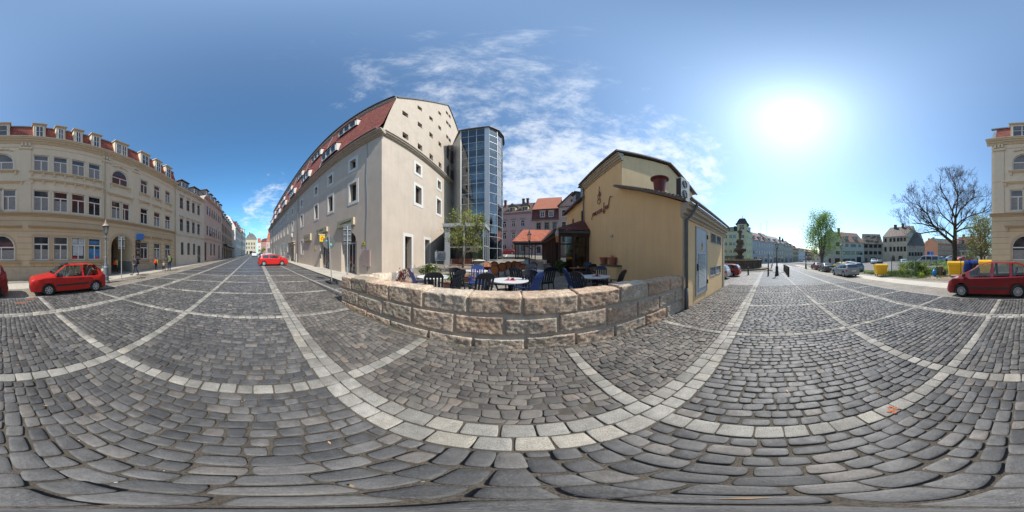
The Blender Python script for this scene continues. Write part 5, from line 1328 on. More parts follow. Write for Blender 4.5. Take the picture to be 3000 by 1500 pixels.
for c in (F.U(1498), F.U(1535)):
    dormer(F, r_, c-.85, c+.85, 13.3, 14.9, -.9, -3.5, 1, m_yel2, m_gutter)
    mb = MB(); mb.poly(F.p(c-1.15, 14.95, -.65), F.p(c+1.15, 14.95, -.65), F.p(c, 15.9, -.65)); mb.poly(F.p(c-1.15, 14.95, -.6), F.p(c, 15.9, -.6), F.p(c, 15.9, -4), F.p(c-1.15, 14.95, -3.5)); mb.poly(F.p(c, 15.9, -.6), F.p(c+1.15, 14.95, -.6), F.p(c+1.15, 14.95, -3.5), F.p(c, 15.9, -4)); mb.build('dormer_gable_roof', m_gutter, r_)
Q2 = pol(1637, 38.2); F = Face(Q1, Q2); cs = [F.U(x) for x in (1578, 1602, 1626)]
r_, F_ = house('pink house with dark red mansard under a bright orange roof', Q1, Q2, 12, 10.7, m_pink2, cs, [(F.Z(1602, 670.5), F.Z(1602, 652)), (5.0, 6.6)], .95, zb=1.5, roof='none', mr=m_tileO, mfr=m_greyf, mp=m_pane_d, surround=(mat('olive_surround', (0.25, 0.2, 0.14), .8), .16, .03), gf=[(c-.5, c+.5, 2.6, 4.2) for c in cs], zr=17)
mb = MB(); roof_slope(mb, F, 0, F.L, 10.7, .2, 13.5, -.5); mb.build('mansard', m_tileD, r_)
mb = MB(); roof_slope(mb, F, -.1, F.L+.1, 13.5, -.3, 18.6, -6); roof_slope(mb, F, F.L, 0, 10.7, -12, 18.6, -6); mb.poly(F.p(0, 10.7, 0), F.p(0, 13.5, -.5), F.p(0, 18.6, -6), F.p(0, 10.7, -12)); mb.build('upper_roof', mat('bright_orange_roof', (0.50, 0.17, 0.09), .75, .1, .8), r_)
mb = MB(); F.box(mb, 0, F.L, 10.6, 10.75, 0, .4); F.box(mb, 0, F.L, 13.42, 13.52, -.5, -.15); mb.build('gutter_board', m_gutter, r_)
for x in (1589.3, 1614.5): c = F.U(x); dormer(F, r_, c-.65, c+.65, 11.2, 12.9, .05, -1.5, 1, m_pink2, m_corn)
Q3 = pol(1722, 36.5); F = Face(Q2, Q3); 
r_ = house('pink projecting house front with triangular pediment at the orange roof right end', Q2, Q3, 8, 13.9, m_pink2, [F.U(1652), F.U(1672)], [(F.Z(1652, 668), F.Z(1652, 650)), (F.Z(1652, 633), F.Z(1652, 615.5)), (5.2, 6.8)], .95, zb=1.5, roof='none', mfr=m_greyf, mp=m_pane_d, surround=(m_tan, .14, .03), zr=16)[0]
mb = MB(); mb.poly(F.p(0, 13.9, 0), F.p(F.L, 13.9, 0), F.p(F.L/2, 17.1, 0)); mb.build('pediment', m_pink2, r_)
mb = MB(); mb.bar(F.p(-.3, 13.85, .15), F.p(F.L/2, 17.2, .15), .5, .14); mb.bar(F.p(F.L/2, 17.2, .15), F.p(F.L+.3, 13.85, .15), .5, .14); F.box(mb, -.1, F.L, 13.6, 13.75, 0, .2)
mb.poly(F.p(-.3, 13.9, .2), F.p(F.L/2, 17.2, .2), F.p(F.L/2, 17.2, -8), F.p(-.3, 13.9, -8)); mb.poly(F.p(F.L/2, 17.2, .2), F.p(F.L+.3, 13.9, .2), F.p(F.L+.3, 13.9, -8), F.p(F.L/2, 17.2, -8)); mb.build('pediment_roof', m_tileB, r_)
mb = MB(); mb.lathe([(.5, 0), (.5, .02)], (0, 0, 0), 16); ov = [F.p(F.L/2+.55*math.cos(t), 15.1+.42*math.sin(t), .04) for t in [i*math.pi/8 for i in range(16)]]; mb = MB(); mb.poly(*ov); mb.build('oval_window', m_pane_d, r_)

# ================= conservatory =================
m_wood = mat('dark_brown_timber', (0.075, 0.032, 0.022), .6, .15, 6); m_fasc = mat('fascia_metal', (0.10, 0.11, 0.11), .5)
m_dg = clear_glass('conservatory_glass', (0.35, 0.38, 0.36), 1.6)
CV = thing('conservatory', 'dark timber glass conservatory with orange tiled roof against the ochre cafe', 'conservatory', (3.5, 17, 1.0))
cp, cq, cs_, ct = (3.41, 11.8), (5.75, 11.35), (4.2, 21.6), (.37, 22.0)
FR = Face(cp, cq); FS = Face(cs_, cp); FW = Face(ct, cs_)
for F, us, big_ in ((FR, [0.12, 1.2, FR.L-.1], .09), (FS, [.15+.82*k for k in range(12)], .075), (FW, [.12, .45, 1.35, 1.95, 2.75, 3.75], .06)):
    for u in us:
        if u > F.L: continue
        x, y, _ = F.p(u, 0); b0 = TZ(x, y)-.1; mb = MB(); F.box(mb, u-big_, u+big_, b0, 3.42, -.12, .1); mb.build('post', m_wood, CV)
    mb = MB(); F.box(mb, -.1, F.L+.1, 3.4, 3.62, -.14, .14); mb.build('beam', m_wood, CV)
    mb = MB(); F.box(mb, -.2, F.L+.2, 3.62, 3.84, -.1, .42 if F is not FR else .3); mb.build('fascia', m_fasc, CV)
    if F is not FW: mb = MB(); F.quad(mb, 0, F.L, .5, 3.4, -.03); mb.build('glass', m_dg, CV)
mb = MB(); FW.quad(mb, 0, 2.0, .9, 3.4, -.03); mb.build('glass', clear_glass('porch_glass', (.6, .68, .66), 1.3), CV)
mb = MB(); FR.box(mb, 0, FR.L, 2.75, 2.85, -.06, .06); mb.build('transom', m_wood, CV)
mb = MB(); mb.add([(3.0, 11.35, 3.86), (5.72, 11.0, 3.86), (5.88, 12.45, 5.0), (6.25, 18.5, 5.0), (6.3, 22.0, 5.2), (3.9, 21.6, 3.86)], [(0, 1, 2), (0, 2, 3), (0, 3, 5), (3, 4, 5)]); mb.build('side_roof', m_tileD, CV)
mb = MB()
P_ = [(.0, 21.6, 3.86), (3.95, 21.3, 3.86), (6.3, 20.2, 5.0), (6.4, 27.2, 6.35), (1.9, 27.2, 6.35)]
mb.poly(P_[0], P_[1], P_[2], P_[3], P_[4]); mb.poly((0, 21.6, 3.86), (1.9, 27.2, 6.35), (.3, 31, 3.86)); mb.build('wing_roof', m_tileO, CV)
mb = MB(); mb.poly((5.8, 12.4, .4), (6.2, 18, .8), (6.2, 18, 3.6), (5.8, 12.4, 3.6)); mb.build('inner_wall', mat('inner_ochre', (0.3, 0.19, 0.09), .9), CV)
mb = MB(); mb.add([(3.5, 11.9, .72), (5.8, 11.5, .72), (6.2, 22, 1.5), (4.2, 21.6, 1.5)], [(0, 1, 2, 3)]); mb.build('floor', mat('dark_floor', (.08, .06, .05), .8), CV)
RB = thing('ribbon_banner', 'furled white and orange banner tied to the conservatory corner post', 'banner', (3.3, 11.5, 3.0)); mb = MB()
mb.tube([(3.28, 11.48, 3.0), (3.25, 11.45, 3.5), (3.3, 11.45, 4.3)], [.07, .14, .05], 7); mb.build('cloth', mat('banner_cloth', (0.55, 0.45, 0.40), .9), RB); mb = MB(); mb.tube([(3.28, 11.47, 2.9), (3.27, 11.45, 3.35)], [.1, .13], 7); mb.build('orange_part', mat('banner_orange', (.5, .2, .07), .9), RB)

# ================= right side of the square =================
def pp(px, d): return pol(px, d)
m_grb = mat('grey_blue_render', (0.38, 0.38, 0.40), .9, .06, 1); m_grey = mat('grey_beige_render', (0.36, 0.34, 0.30), .9, .06, 1); m_yg = mat('yellow_green_render', (0.60, 0.54, 0.31), .9, .05, 1)
a, b, c = pp(2092, 67), pp(2160, 66), pp(2204.5, 75)
F = Face(a, b); cs = [F.U(x) for x in (2100, 2112, 2126, 2140.7, 2151.7)]
rows3 = [(F.Z(2141, 741), F.Z(2141, 731.8)), (F.Z(2141, 719.4), F.Z(2141, 710)), (F.Z(2141, 698), F.Z(2141, 688))]
gfd = lambda F: [(F.L*k/4+.5, F.L*(k+1)/4-.5, -1.0, 1.2) for k in range(4)]
house('yellow four storey house left of the turret, behind the fountain', a, b, 12, 12.0, m_yg, cs, rows3, 1.15, zb=-2.5, roof='mansard', zr=14.6, mr=mat('dark_brown_roof', (0.07, 0.045, 0.04), .8), gf=gfd(F), dorm=[(6.6, 8.0, 12.2, 13.7)], surround=(m_yg, .15, .04), mgf=mat('olive_gf', (.22, .2, .08), .9), zgf=2.0)
t1 = pp(2187, 65.5)
F = Face(b, t1); r_, _ = house('slender yellow turret tower with bell shaped dark roof and finial', b, t1, 5, 15.2, m_yg, [F.L/2], rows3+[(12.6, 14.6)], 2.1, zb=-2.5, roof='none', zr=16, gf=[(.6, F.L-.6, -1, 1.2)], style='TM')
mb = MB(); n = 8; c0 = F.p(F.L/2, 15.5, -2.4); mb.lathe([(3.9, -.5), (3.1, .1), (2.5, 1.1), (1.7, 2.1), (.2, 2.5)], c0, 4, math.atan2(F.u.y, F.u.x)+math.pi/4); mb.build('turret_roof', mat('dark_brown_roof', (0.07, 0.045, 0.04), .8), r_)
mb = MB(); mb.tube([(c0[0], c0[1], 17.8), (c0[0], c0[1], 19.4)], .07, 6); mb.ball((c0[0], c0[1], 18.5), .2); mb.build('finial', m_gutter, r_)
F = Face(t1, c); cs = [F.L*k/3+F.L/6 for k in range(3)]
house('yellow green side front with narrow windows right of the turret', t1, c, 10, 12.0, mat('pale_green_render', (0.52, 0.50, 0.31), .9), cs, rows3, .9, zb=-2.5, roof='mansard', zr=14.4, mr=mat('dark_brown_roof', (0.07, 0.045, 0.04), .8), gf=[(.8, 2.5, -1, 1.2), (4, 6, -1, 1.2)], dorm=[(1.2, 3, 12.4, 14.2), (4.4, 6.4, 12.4, 14.2)])
SB = thing('shop_sign', 'bright yellow shop sign on the yellow house behind the fountain', 'sign', F.p(1.5, 1.5, .1)); mb = MB(); F.box(mb, .1, 2.3, 1.2, 2.0, .0, .15); mb.build('panel', mat('sign_lemon', (.6, .6, .03), .5), SB)
chain = [(2204.5, 75), (2251, 90), (2266, 97), (2297, 110), (2323, 122), (2339, 131), (2359, 142), (2377, 156), (2395, 175)]
specs = [('grey blue arcade house with red mansard and long brown ridge', m_grb, 9.6, 14.6, m_tileD, 6, 3, 3, 706), 
 ('narrow grey arcade house with one dark arch', m_grb, 9.9, 15.3, m_tileB, 2, 1, 1, 0), ('grey beige arcade house with pale roof behind the black lamp post', m_grey, 10.2, 14.8, mat('pale_roof', (.30, .25, .22), .8), 4, 3, 2, 0),
 ('grey house with two dark arches and brick chimneys', m_grey, 8.9, 13.6, m_tileB, 6, 2, 3, 0), ('tan house with brown roof beside the white house on the square', mat('tan_front', (.26, .2, .13), .9), 7.6, 11.6, m_tileO, 5, 0, 1, 0),
 ('white blue house with three window rows at the square far side', mat('white_blue_render', (.55, .55, .57), .9), 6.2, 9.3, m_tileD, 5, 0, 3, 0), ('brown house beyond the white blue house', mat('brown_front', (.17, .13, .1), .9), 5.6, 9.0, m_tileO, 4, 0, 1, 0), ('reddish house farthest along the square partly behind the green tree', mat('red_front', (.3, .17, .12), .9), 5.0, 8.6, m_tileR, 4, 0, 1, 0)]
for k, ((x0, d0), (x1, d1_)) in enumerate(zip(chain, chain[1:])):
    lab, mw, ze, zr, mr, nc, na, nd, _ = specs[k]; a, b = pp(x0, d0), pp(x1, d1_); F = Face(a, b); zg = G(a[0])
    hgt = ze-zg
    rws = [(zg+hgt*.40, zg+hgt*.56), (zg+hgt*.72, zg+hgt*.88)]
    cs = [F.L*(i+.5)/nc for i in range(nc)]
    gf = []
    if na: 
        for i in range(na): m_ = F.L*(i+.5)/na; w = min(1.6, F.L/na*.35); gf.append((m_-w, m_+w, zg+.1, zg+hgt*.31, w*.8))
    else: gf = [(u-.55, u+.55, zg+hgt*.08, zg+hgt*.24) for u in cs]
    ex = [(F.L*.2, -5, 2.0, .5), (F.L*.5, -5, 1.2, .5)] if k == 3 else []
    house(lab, a, b, 12, ze, mw, cs, rws, min(1.3, F.L/nc*.5), zb=-5, roof='gable', zr=zr, mr=mr, gf=gf, mp=m_pane_d if na else m_pane, mfr=m_white, dorm=[(F.L*(i+.5)/nd-.8, F.L*(i+.5)/nd+.8, ze+.3, ze+2.0) for i in range(nd)], extra=ex)
for px, d, h in ((2230, 80, 7), (2246, 86, 9), (2306, 116, 8), (2361, 145, 9)):
    pass
AN = []
for px, d, z0, z1_, lab in ((2229, 84, 14.5, 19.5, 'thin roof aerial, left of the pair above the grey blue house'), (2246, 92, 15, 22.5, 'tallest thin roof aerial above the arcade houses'), (2305.5, 116, 13, 17.5, 'thin roof aerial beside the brick chimneys')):
    x, y = pp(px, d); x += 0; T = thing('aerial', lab, 'aerial', (x, y, z0)); mb = MB(); mb.tube([(x, y, z0-3), (x, y, z1_)], .06, 5); mb.bar((x, y-.6, z1_-1), (x, y+.6, z1_-1), .05); mb.build('mast', m_gutter, T)
# houses on the far side of the yard
m_wg = mat('off_white_render', (0.58, 0.53, 0.44), .9, .05, 1); m_old = mat('weathered_render', (0.36, 0.315, 0.25), .95, .35, 1.6, .3, 12); m_bei = mat('beige_old_render', (0.55, 0.46, 0.34), .95, .16, .8, .1, 20); m_terra = mat('terracotta_render', (0.50, 0.24, 0.14), .9, .07, 1)
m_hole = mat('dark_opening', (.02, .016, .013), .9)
a, b = pp(2400, 61), pp(2468.7, 60); F = Face(a, b)
r_, F = house('white gabled house with red garage door behind the green tree', a, b, 12, 7.9, m_wg, [F.U(2454.5)], [(F.Z(2454, 745.5), F.Z(2454, 735.8)), (F.Z(2454, 721.4), F.Z(2454, 709.8))], 1.4, zb=-2.5, roof='none', mfr=m_brownf, mp=glass_mat('brownish_glass', (.07, .04, .03)), gf=[(F.U(2446), F.U(2461), -1.0, 1.1)], zr=12)
mb = MB(); mb.poly(F.p(0, 7.9, 0), F.p(F.L, 7.9, 0), F.p(F.U(2434), 12.1, 0)); mb.build('gable', m_wg, r_); mb = MB(); mb.poly(F.p(F.L+.2, 7.8, .2), F.p(F.L+.2, 7.8, -12), F.p(F.U(2434), 12.2, -12), F.p(F.U(2434), 12.2, .2)); mb.poly(F.p(-.2, 7.8, .2), F.p(F.U(2434), 12.2, .2), F.p(F.U(2434), 12.2, -12), F.p(-.2, 7.8, -12)); mb.build('roof', m_tileB, r_)
mb = MB(); F.box(mb, F.U(2446), F.U(2461), -1.0, 1.1, -.25, -.05); mb.build('garage_door', mat('garage_red', (.13, .03, .02), .6), r_); mb = MB(); F.quad(mb, F.U(2428), F.U(2434.5), -1.3, 1.0, .01); mb.build('red_door', mat('garage_red', (.13, .03, .02), .6), r_)
a2 = pp(2386, 64); house('low white annexe left of the green tree trunk', a2, a, 8, 2.2, m_wg, [2.5], [(.2, 1.2)], .8, zb=-3, roof='gable', zr=3.4, mr=m_tileB)
c = pp(2531, 65); F = Face(b, c); 
r_, F = house('off white house with orange roof and two arched dormers', b, c, 11, 7.2, m_wg, [F.U(x) for x in (2480.9, 2496.4, 2504, 2518.4)], [(F.Z(2497, 724), F.Z(2497, 715.3))], 1.25, zb=-2.5, roof='gable', zr=11.6, mr=mat('salmon_tiles', (.33, .165, .105), .8, .15, 2), mfr=m_brownf, mp=m_pane_d,
   gf=[(F.U(x)-.75, F.U(x)+.75, F.Z(2499, 746.4), F.Z(2499, 735.8)) for x in (2475, 2486, 2499, 2512, 2522.3)]+[(F.U(2510), F.U(2523), -1.6, 1.6)]+[(F.U(x)-.8, F.U(x)+.8, -.3, .9) for x in (2475.5, 2486.5, 2499.5)], extra=[(.6, -4.5, 1.4, .4)])
for x in (2484, 2512): c_ = F.U(x); dormer(F, r_, c_-.8, c_+.8, 7.7, 9.4, -1.0, -3.5, 1, m_wg, mat('salmon_tiles', (.42, .19, .11), .8))
e = pp(2586, 66.5); F = Face(c, e)
m_ruin = tile_mat('broken_tiles', (.13, .115, .085), .3, .5, .6)
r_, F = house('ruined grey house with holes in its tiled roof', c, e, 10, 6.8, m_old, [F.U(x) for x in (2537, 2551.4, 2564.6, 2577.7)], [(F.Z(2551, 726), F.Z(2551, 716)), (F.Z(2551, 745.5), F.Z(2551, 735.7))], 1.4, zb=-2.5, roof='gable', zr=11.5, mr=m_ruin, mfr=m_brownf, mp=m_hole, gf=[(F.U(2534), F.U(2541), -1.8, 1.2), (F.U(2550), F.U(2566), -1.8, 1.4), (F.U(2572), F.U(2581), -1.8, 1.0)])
rfp = [o for o in KID[r_] if o.name.startswith('roof')][0]
rnd = random.Random(5)
for k in range(34):
    u = rnd.uniform(1, F.L-1); t = rnd.uniform(.08, .75); w = rnd.uniform(.15, .7); h = rnd.uniform(.05, .1); o0 = .35-t*5.35; z0 = 6.75+t*4.75; o1 = .35-(t+h)*5.35; z1 = 6.75+(t+h)*4.75
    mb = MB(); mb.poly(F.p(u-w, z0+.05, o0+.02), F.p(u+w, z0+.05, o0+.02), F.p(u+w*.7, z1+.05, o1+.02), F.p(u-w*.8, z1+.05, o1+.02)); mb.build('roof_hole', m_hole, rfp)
g = pp(2657.6, 61.5); F = Face(e, g)
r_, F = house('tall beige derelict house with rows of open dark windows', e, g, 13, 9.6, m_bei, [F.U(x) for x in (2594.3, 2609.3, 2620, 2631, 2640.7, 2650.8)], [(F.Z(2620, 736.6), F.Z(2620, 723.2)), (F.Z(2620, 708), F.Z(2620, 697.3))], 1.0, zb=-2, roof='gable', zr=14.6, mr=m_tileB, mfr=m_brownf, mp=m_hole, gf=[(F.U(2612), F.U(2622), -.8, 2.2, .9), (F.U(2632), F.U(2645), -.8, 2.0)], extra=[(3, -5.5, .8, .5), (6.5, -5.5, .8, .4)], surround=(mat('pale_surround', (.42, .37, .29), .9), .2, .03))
mb = MB(); F.box(mb, 0, F.L, -2, 3.0, -.02, .03)
i_ = pp(2709, 63); F = Face(g, i_)
house('low grey house under a large slate roof', g, i_, 13, 6.0, m_old, [F.L*k/6+1 for k in range(6)], [(1.9, 3.3)], .9, zb=-2, roof='gable', zr=11.8, mr=mat('old_slate', (.12, .105, .09), .85, .2, 1.5), mfr=m_brownf, mp=m_hole, extra=[(2.2, -5, 1.4, .6)])
j, k_, l_ = pp(2707, 88), pp(2748, 80), pp(2792, 86)
F = Face(k_, l_); r_, F = house('terracotta house with patched roof behind the billboard', k_, l_, 12, 8.2, m_terra, [F.L*q/8+.7 for q in range(8)], [(2.6, 4.2), (5.2, 7.0)], .8, zb=-1, roof='gable', zr=11.3, mr=m_ruin, mfr=m_white, mp=m_pane, gf=[(1, F.L-1, 0.9, 1.9)])
F2 = Face(j, k_); mb = MB(); mb.poly(F2.p(0, -1), F2.p(F2.L, -1), F2.p(F2.L, 8.2), F2.p(F2.L*.4, 11.3), F2.p(0, 8.0)); mb.build('blank_gable_wall', m_terra, r_)
a, b = pp(2700, 110), pp(2728, 105); house('distant house with bright orange roof beyond the terracotta house', a, b, 12, 9.6, m_tan, [3, 7, 11], [(4, 6)], 1, zb=-1, roof='gable', zr=13, mr=m_tileO, extra=[(3, -4, 1, .5), (7, -4, 1.4, .6)])
a, b = pp(2796, 95), pp(2872, 88); F = Face(a, b)
house('brown brick tenement behind the bare tree', a, b, 14, 8.8, mat('tenement_render', (.20, .165, .13), .95, .2, 2), [F.L*q/9+1 for q in range(9)], [(.9, 2.6), (3.5, 5.2), (6.2, 7.9)], 1.2, zb=-1, roof='mansard', zr=13.8, mr=m_tileD, extra=[(4, -4, 1, .6), (9, -4, .8, .5), (F.L-1, -3, 2, .6)], slope_dep=2.5, mp=m_pane, mfr=m_white, dorm=[(3, 5, 9, 11), (9, 11, 9, 11), (15, 17, 9, 11)])

# ================= fountain =================
FX, FY = 32.3, 5.6; FG = G(FX)
m_dst = mat('dark_sandstone', (0.115, 0.086, 0.062), .9, .45, 1.2, .7, 12, fine=.3); m_rim = mat('fountain_rim', (.25, .21, .15), .9, .2)
FT = thing('fountain', 'dark sandstone fountain with polygonal basin, scalloped bowls and standing statue', 'fountain', (FX, FY, FG))
mb = MB(); mb.lathe([(7.0, -.9), (7.0, -.15+.32), (5.9, .17), (5.9, -.5)], (FX, FY, FG), 8, math.pi/8); mb.build('lower_step', m_rim, FT)
mb = MB(); mb.lathe([(5.7, -.5), (5.7, .45), (4.6, .45)], (FX, FY, FG), 8, math.pi/8); mb.build('upper_step', m_rim, FT)
mb = MB(); mb.lathe([(4.35, .45), (4.3, .7), (4.15, .8), (4.15, 1.75), (4.3, 1.9)], (FX, FY, FG), 16); 
for k in range(16): a = 2*math.pi*k/16; mb.box(FX+4.2*math.cos(a)-.14, FX+4.2*math.cos(a)+.14, FY+4.2*math.sin(a)-.14, FY+4.2*math.sin(a)+.14, FG+.5, FG+1.85)
mb.build('basin', m_dst, FT)
mb = MB(); mb.lathe([(4.4, 1.88), (4.4, 2.05), (3.9, 2.05), (3.9, 1.7)], (FX, FY, FG), 16); mb.build('basin_rim', m_rim, FT)
mb = MB(); mb.lathe([(1.05, 1.0), (1.05, 2.2), (.8, 2.5), (.85, 2.7), (.5, 2.9), (.48, 3.2), (.8, 3.5), (1.2, 3.9), (1.22, 4.2), (.85, 4.35), (.65, 4.7), (.5, 5.1), (.68, 5.3), (.72, 5.9), (.6, 6.05), (.4, 6.1)], (FX, FY, FG), 14)
rn = random.Random(3)
for k in range(34): a = rn.uniform(0, 6.28); r__ = rn.choice(((1.1, 3.9), (.85, 2.6), (.66, 5.6), (.62, 4.7))); mb.ball((FX+r__[0]*math.cos(a), FY+r__[0]*math.sin(a), FG+r__[1]), rn.uniform(.16, .3), None, rn.uniform(.2, .35), 6, 4, .2)
mb.build('column', m_dst, FT)
# statue as one continuous skinned figure
def skin_fig(name, pts, edges, rad, m, parent, sub=1, loc=None):
    me = bpy.data.meshes.new(name); o0 = ORG.get(parent, Vector((0, 0, 0))) if parent is not None else Vector((0, 0, 0))
    me.from_pydata([(p[0]-o0.x, p[1]-o0.y, p[2]-o0.z) for p in pts], edges, []); me.materials.append(m)
    ob = bpy.data.objects.new(name, me); link(ob, parent)
    md = ob.modifiers.new('skin', 'SKIN')
    me.skin_vertices[0].data[0].use_root = True
    for i, r in enumerate(rad): me.skin_vertices[0].data[i].radius = (r, r) if not isinstance(r, tuple) else r
    md.use_smooth_shade = True
    if sub: s = ob.modifiers.new('sub', 'SUBSURF'); s.levels = sub; s.render_levels = sub
    return ob
bz = FG+6.05
sp = [(0, 0, .9), (0, 0, .45), (0, 0, .05), (0, 0, 1.3), (0, .02, 1.5), (.03, .03, 1.62), (.05, .02, 1.82), (0, .3, 1.42), (.12, .42, 1.15), (.28, .3, 1.05), (0, -.3, 1.42), (.05, -.42, 1.15), (.2, -.45, .95)]
skin_fig('statue', [(FX-p[0]*1.1, FY+p[1]*1.1, bz+p[2]*1.28) for p in sp], [(0, 1), (1, 2), (0, 3), (3, 4), (4, 5), (5, 6), (3, 7), (7, 8), (8, 9), (3, 10), (10, 11), (11, 12)], [.3, .33, .36, .28, .12, .13, .12, .12, .1, .07, .12, .1, .07], m_dst, FT)

# ================= lamps, bollards, signs =================
m_iron = mat('painted_iron', (.16, .19, .215), .5, .12, 8); m_ironb = mat('black_iron', (.028, .032, .032), .5, .1, 8); m_lg = clear_glass('lantern_glass', (.9, .9, .86), .8)
m_cap = mat('lantern_cap', (.33, .27, .23), .5)
def lamp_proto(m, mc, z=1.0, loc=(0, 0, 0)):
    L = thing('street_lamp', 'x', 'street lamp', (0, 0, 0)); n = 14
    mb = MB(); mb.lathe([(.26, 0), (.26, .09), (.23, .13), (.2, .17), (.2, .42), (.17, .47), (.165, .95), (.175, 1.0), (.14, 1.05), (.1, 1.1)], n=n); mb.build('base', m, L)
    mb = MB(); mb.lathe([(.095, 1.1), (.1, 1.2), (.085, 1.25), (.075, 1.6), (.09, 1.64), (.058, 1.7), (.05, 2.6), (.07, 2.64), (.05, 2.68), (.045, 2.88), (.075, 2.93), (.045, 2.97), (.05, 3.05), (.1, 3.15), (.12, 3.18)], n=12); mb.build('pole', m, L)
    mb = MB(); mb.bar((-.32, 0, 2.86), (.32, 0, 2.86), .03); mb.build('ladder_bar', m, L)
    mb = MB()
    for k in range(6):
        a = k*math.pi/3; mb.bar((.12*math.cos(a), .12*math.sin(a), 3.18), (.21*math.cos(a), .21*math.sin(a), 3.68), .018)
    mb.lathe([(.11, 3.16), (.14, 3.2), (.1, 3.2)], n=6); ln = mb.build('lantern', m, L)
    mb = MB()
    for k in range(6):
        a = k*math.pi/3; b = a+math.pi/3; mb.poly((.12*math.cos(a), .12*math.sin(a), 3.19), (.12*math.cos(b), .12*math.sin(b), 3.19), (.205*math.cos(b), .205*math.sin(b), 3.67), (.205*math.cos(a), .205*math.sin(a), 3.67))
    mb.build('lantern_glass', m_lg, ln)
    mb = MB(); mb.lathe([(.02, 3.2), (.035, 3.22), (.03, 3.45), (.01, 3.5)], n=8); mb.build('gas_burner', m_white, ln)
    mb = MB(); mb.lathe([(.26, 3.66), (.24, 3.7), (.13, 3.82), (.1, 3.84), (.1, 3.92), (.05, 3.97), (.045, 4.02), (.015, 4.1), (.015, 4.2)], n=12); mb.build('lantern_cap', mc, L)
    return L
lampA = lamp_proto(m_iron, m_cap); lampB = None
x, y, z = onG(310, 828); place(lampA, (x, y, z), .3, 'grey blue cast iron gas lamp beside the small red hatchback', 1.0)
def lampc(px, d, lab, s=1.0, T=None, src=None, grp='ornate gas street lamps'):
    x, y = pol(px, d); zz_ = T(x, y) if T else G(x); c = copy_tree(src or lampA); place(c, (x, y, zz_), px*.37, lab, s, grp); return c
lampA['group'] = 'ornate gas street lamps'
lampc(651, 43.5, 'grey street lamp before the brown panelled house on the left pavement', 1.05); lampc(722.5, 96, 'farthest street lamp by the end of the left pavement', 1.1)
lampc(2466, 24.5, 'grey street lamp rising behind the parked cars by the white gabled house', 1.12)
lampB = lamp_proto(m_ironb, m_cap); place(lampB, (*pol(2276, 20.6), G(20)), 1.2, 'black street lamp among the bollards in the square', 1.08, 'ornate gas street lamps')
lampc(2251, 37, 'slim black street lamp in front of the grey arcade house', .9, src=lampB); lampc(2361, 36, 'black street lamp at the far kerb with the red triangle sign', 1.0, src=lampB)
x, y = pol(1550.5, 8.9); zt_ = TZ(x, y)
LT = copy_tree(lampB); place(LT, (x, y, zt_), .5, 'slim black lantern post standing between the terrace tables', .83, 'ornate gas street lamps'); LT.scale = (.5, .5, .69)
m_gal = mat('galvanised', (.42, .44, .45), .45, .1, 6, metal=.4); m_sgn = mat('sign_back_grey', (.115, .125, .125), .6, .06, 2)
# round sign seen from behind on a leaning pole
x, y, z = onG(972.5, 829)
RS = thing('round_sign', 'round traffic sign seen from behind on a leaning pole with stickers', 'traffic sign', (x, y, z))
d0 = math.hypot(x, y); top = (*pol(963, d0*.985), H+d0*tel(686.5)); mb = MB(); mb.tube([(x, y, z), top], .032, 8); mb.build('pole', m_gal, RS)
c = Vector((*pol(963.5, d0*1.0), H+d0*tel(711))); vd = Vector((c.x, c.y, 0)).normalized(); rt = Vector((-vd.y, vd.x, 0)); upv = (Vector(top)-Vector((x, y, z))).normalized()
cc = c+vd*.06
def disc(mb, c, r, n=28, off=0): mb.poly(*[tuple(c+vd*off+rt*(r*math.cos(2*math.pi*i/n))+upv*(r*math.sin(2*math.pi*i/n))) for i in range(n)])
mb = MB(); disc(mb, cc, .38); disc(mb, cc, .38, off=.012); sd_ = mb.build('sign_disc', m_sgn, RS)
mb = MB(); disc(mb, cc, .38, off=.014); mb.build('sign_face', m_white, RS)
for (dx, dz_, w, h) in ((-.12, .13, .06, .04), (.12, -.1, .055, .07)):
    mb = MB(); q = cc+rt*(-dx)+upv*dz_-vd*.006; mb.poly(*[tuple(q+rt*a_+upv*b_) for a_, b_ in ((-w, -h), (w, -h*.8), (w, h), (-w, h*.8))]); mb.build('sticker', mat('sticker_green', (.2, .6, .42), .5), sd_)
mb = MB(); mb.box(x-.4, x+.4, y-.25, y+.25, z-.02, z+.12); mb.box(x-.35, x+.35, y+.05, y+.3, z+.1, z+.2); mb.build('base_block', mat('black_rubber', (.04, .04, .04), .8), RS)
# direction sign post at the wall
def post_sign(px, py0, pytop, w, h0, nb, lab, cat='traffic sign', d=None):
    if d is None: x, y, z = onG(px, py0); d = math.hypot(x, y)
    else: x, y = pol(px, d); z = G(x)
    zt = H+d*tel(pytop); T = thing('sign_post', lab, cat, (x, y, z)); mb = MB(); mb.tube([(x, y, z-.1), (x, y, zt-.12)], .035, 8); mb.build('pole', m_gal, T)
    vd = Vector((x, y, 0)).normalized(); rt = Vector((-vd.y, vd.x, 0)); c = Vector((x, y, 0))+vd*.07
    mb = MB(); q = [c+rt*(-w/2), c+rt*(w/2), c+rt*(w/2)+vd*.02, c+rt*(-w/2)+vd*.02]; mb.hexa([(a.x, a.y, zt-h0) for a in q], [(a.x, a.y, zt) for a in q]); s = mb.build('sign_panel', m_sgn, T)
    for k in range(nb): zz_ = zt-.3-(h0-.5)*k/max(1, nb-1); mb = MB(); mb.bar(tuple(c-vd*.03+rt*(-w/2)+Vector((0, 0, zz_))), tuple(c-vd*.03+rt*(w/2)+Vector((0, 0, zz_))), .03); mb.build('clamp', m_gal, s)
    return T
T_ = post_sign(1017.5, 806, 655.5, .4, 1.05, 3, 'tall narrow sign panel seen from behind beside the sandstone wall', d=8.2)
T_ = post_sign(356, 823.5, 690, .5, 1.0, 2, 'square grey sign seen from behind before the archway', d=12.1)
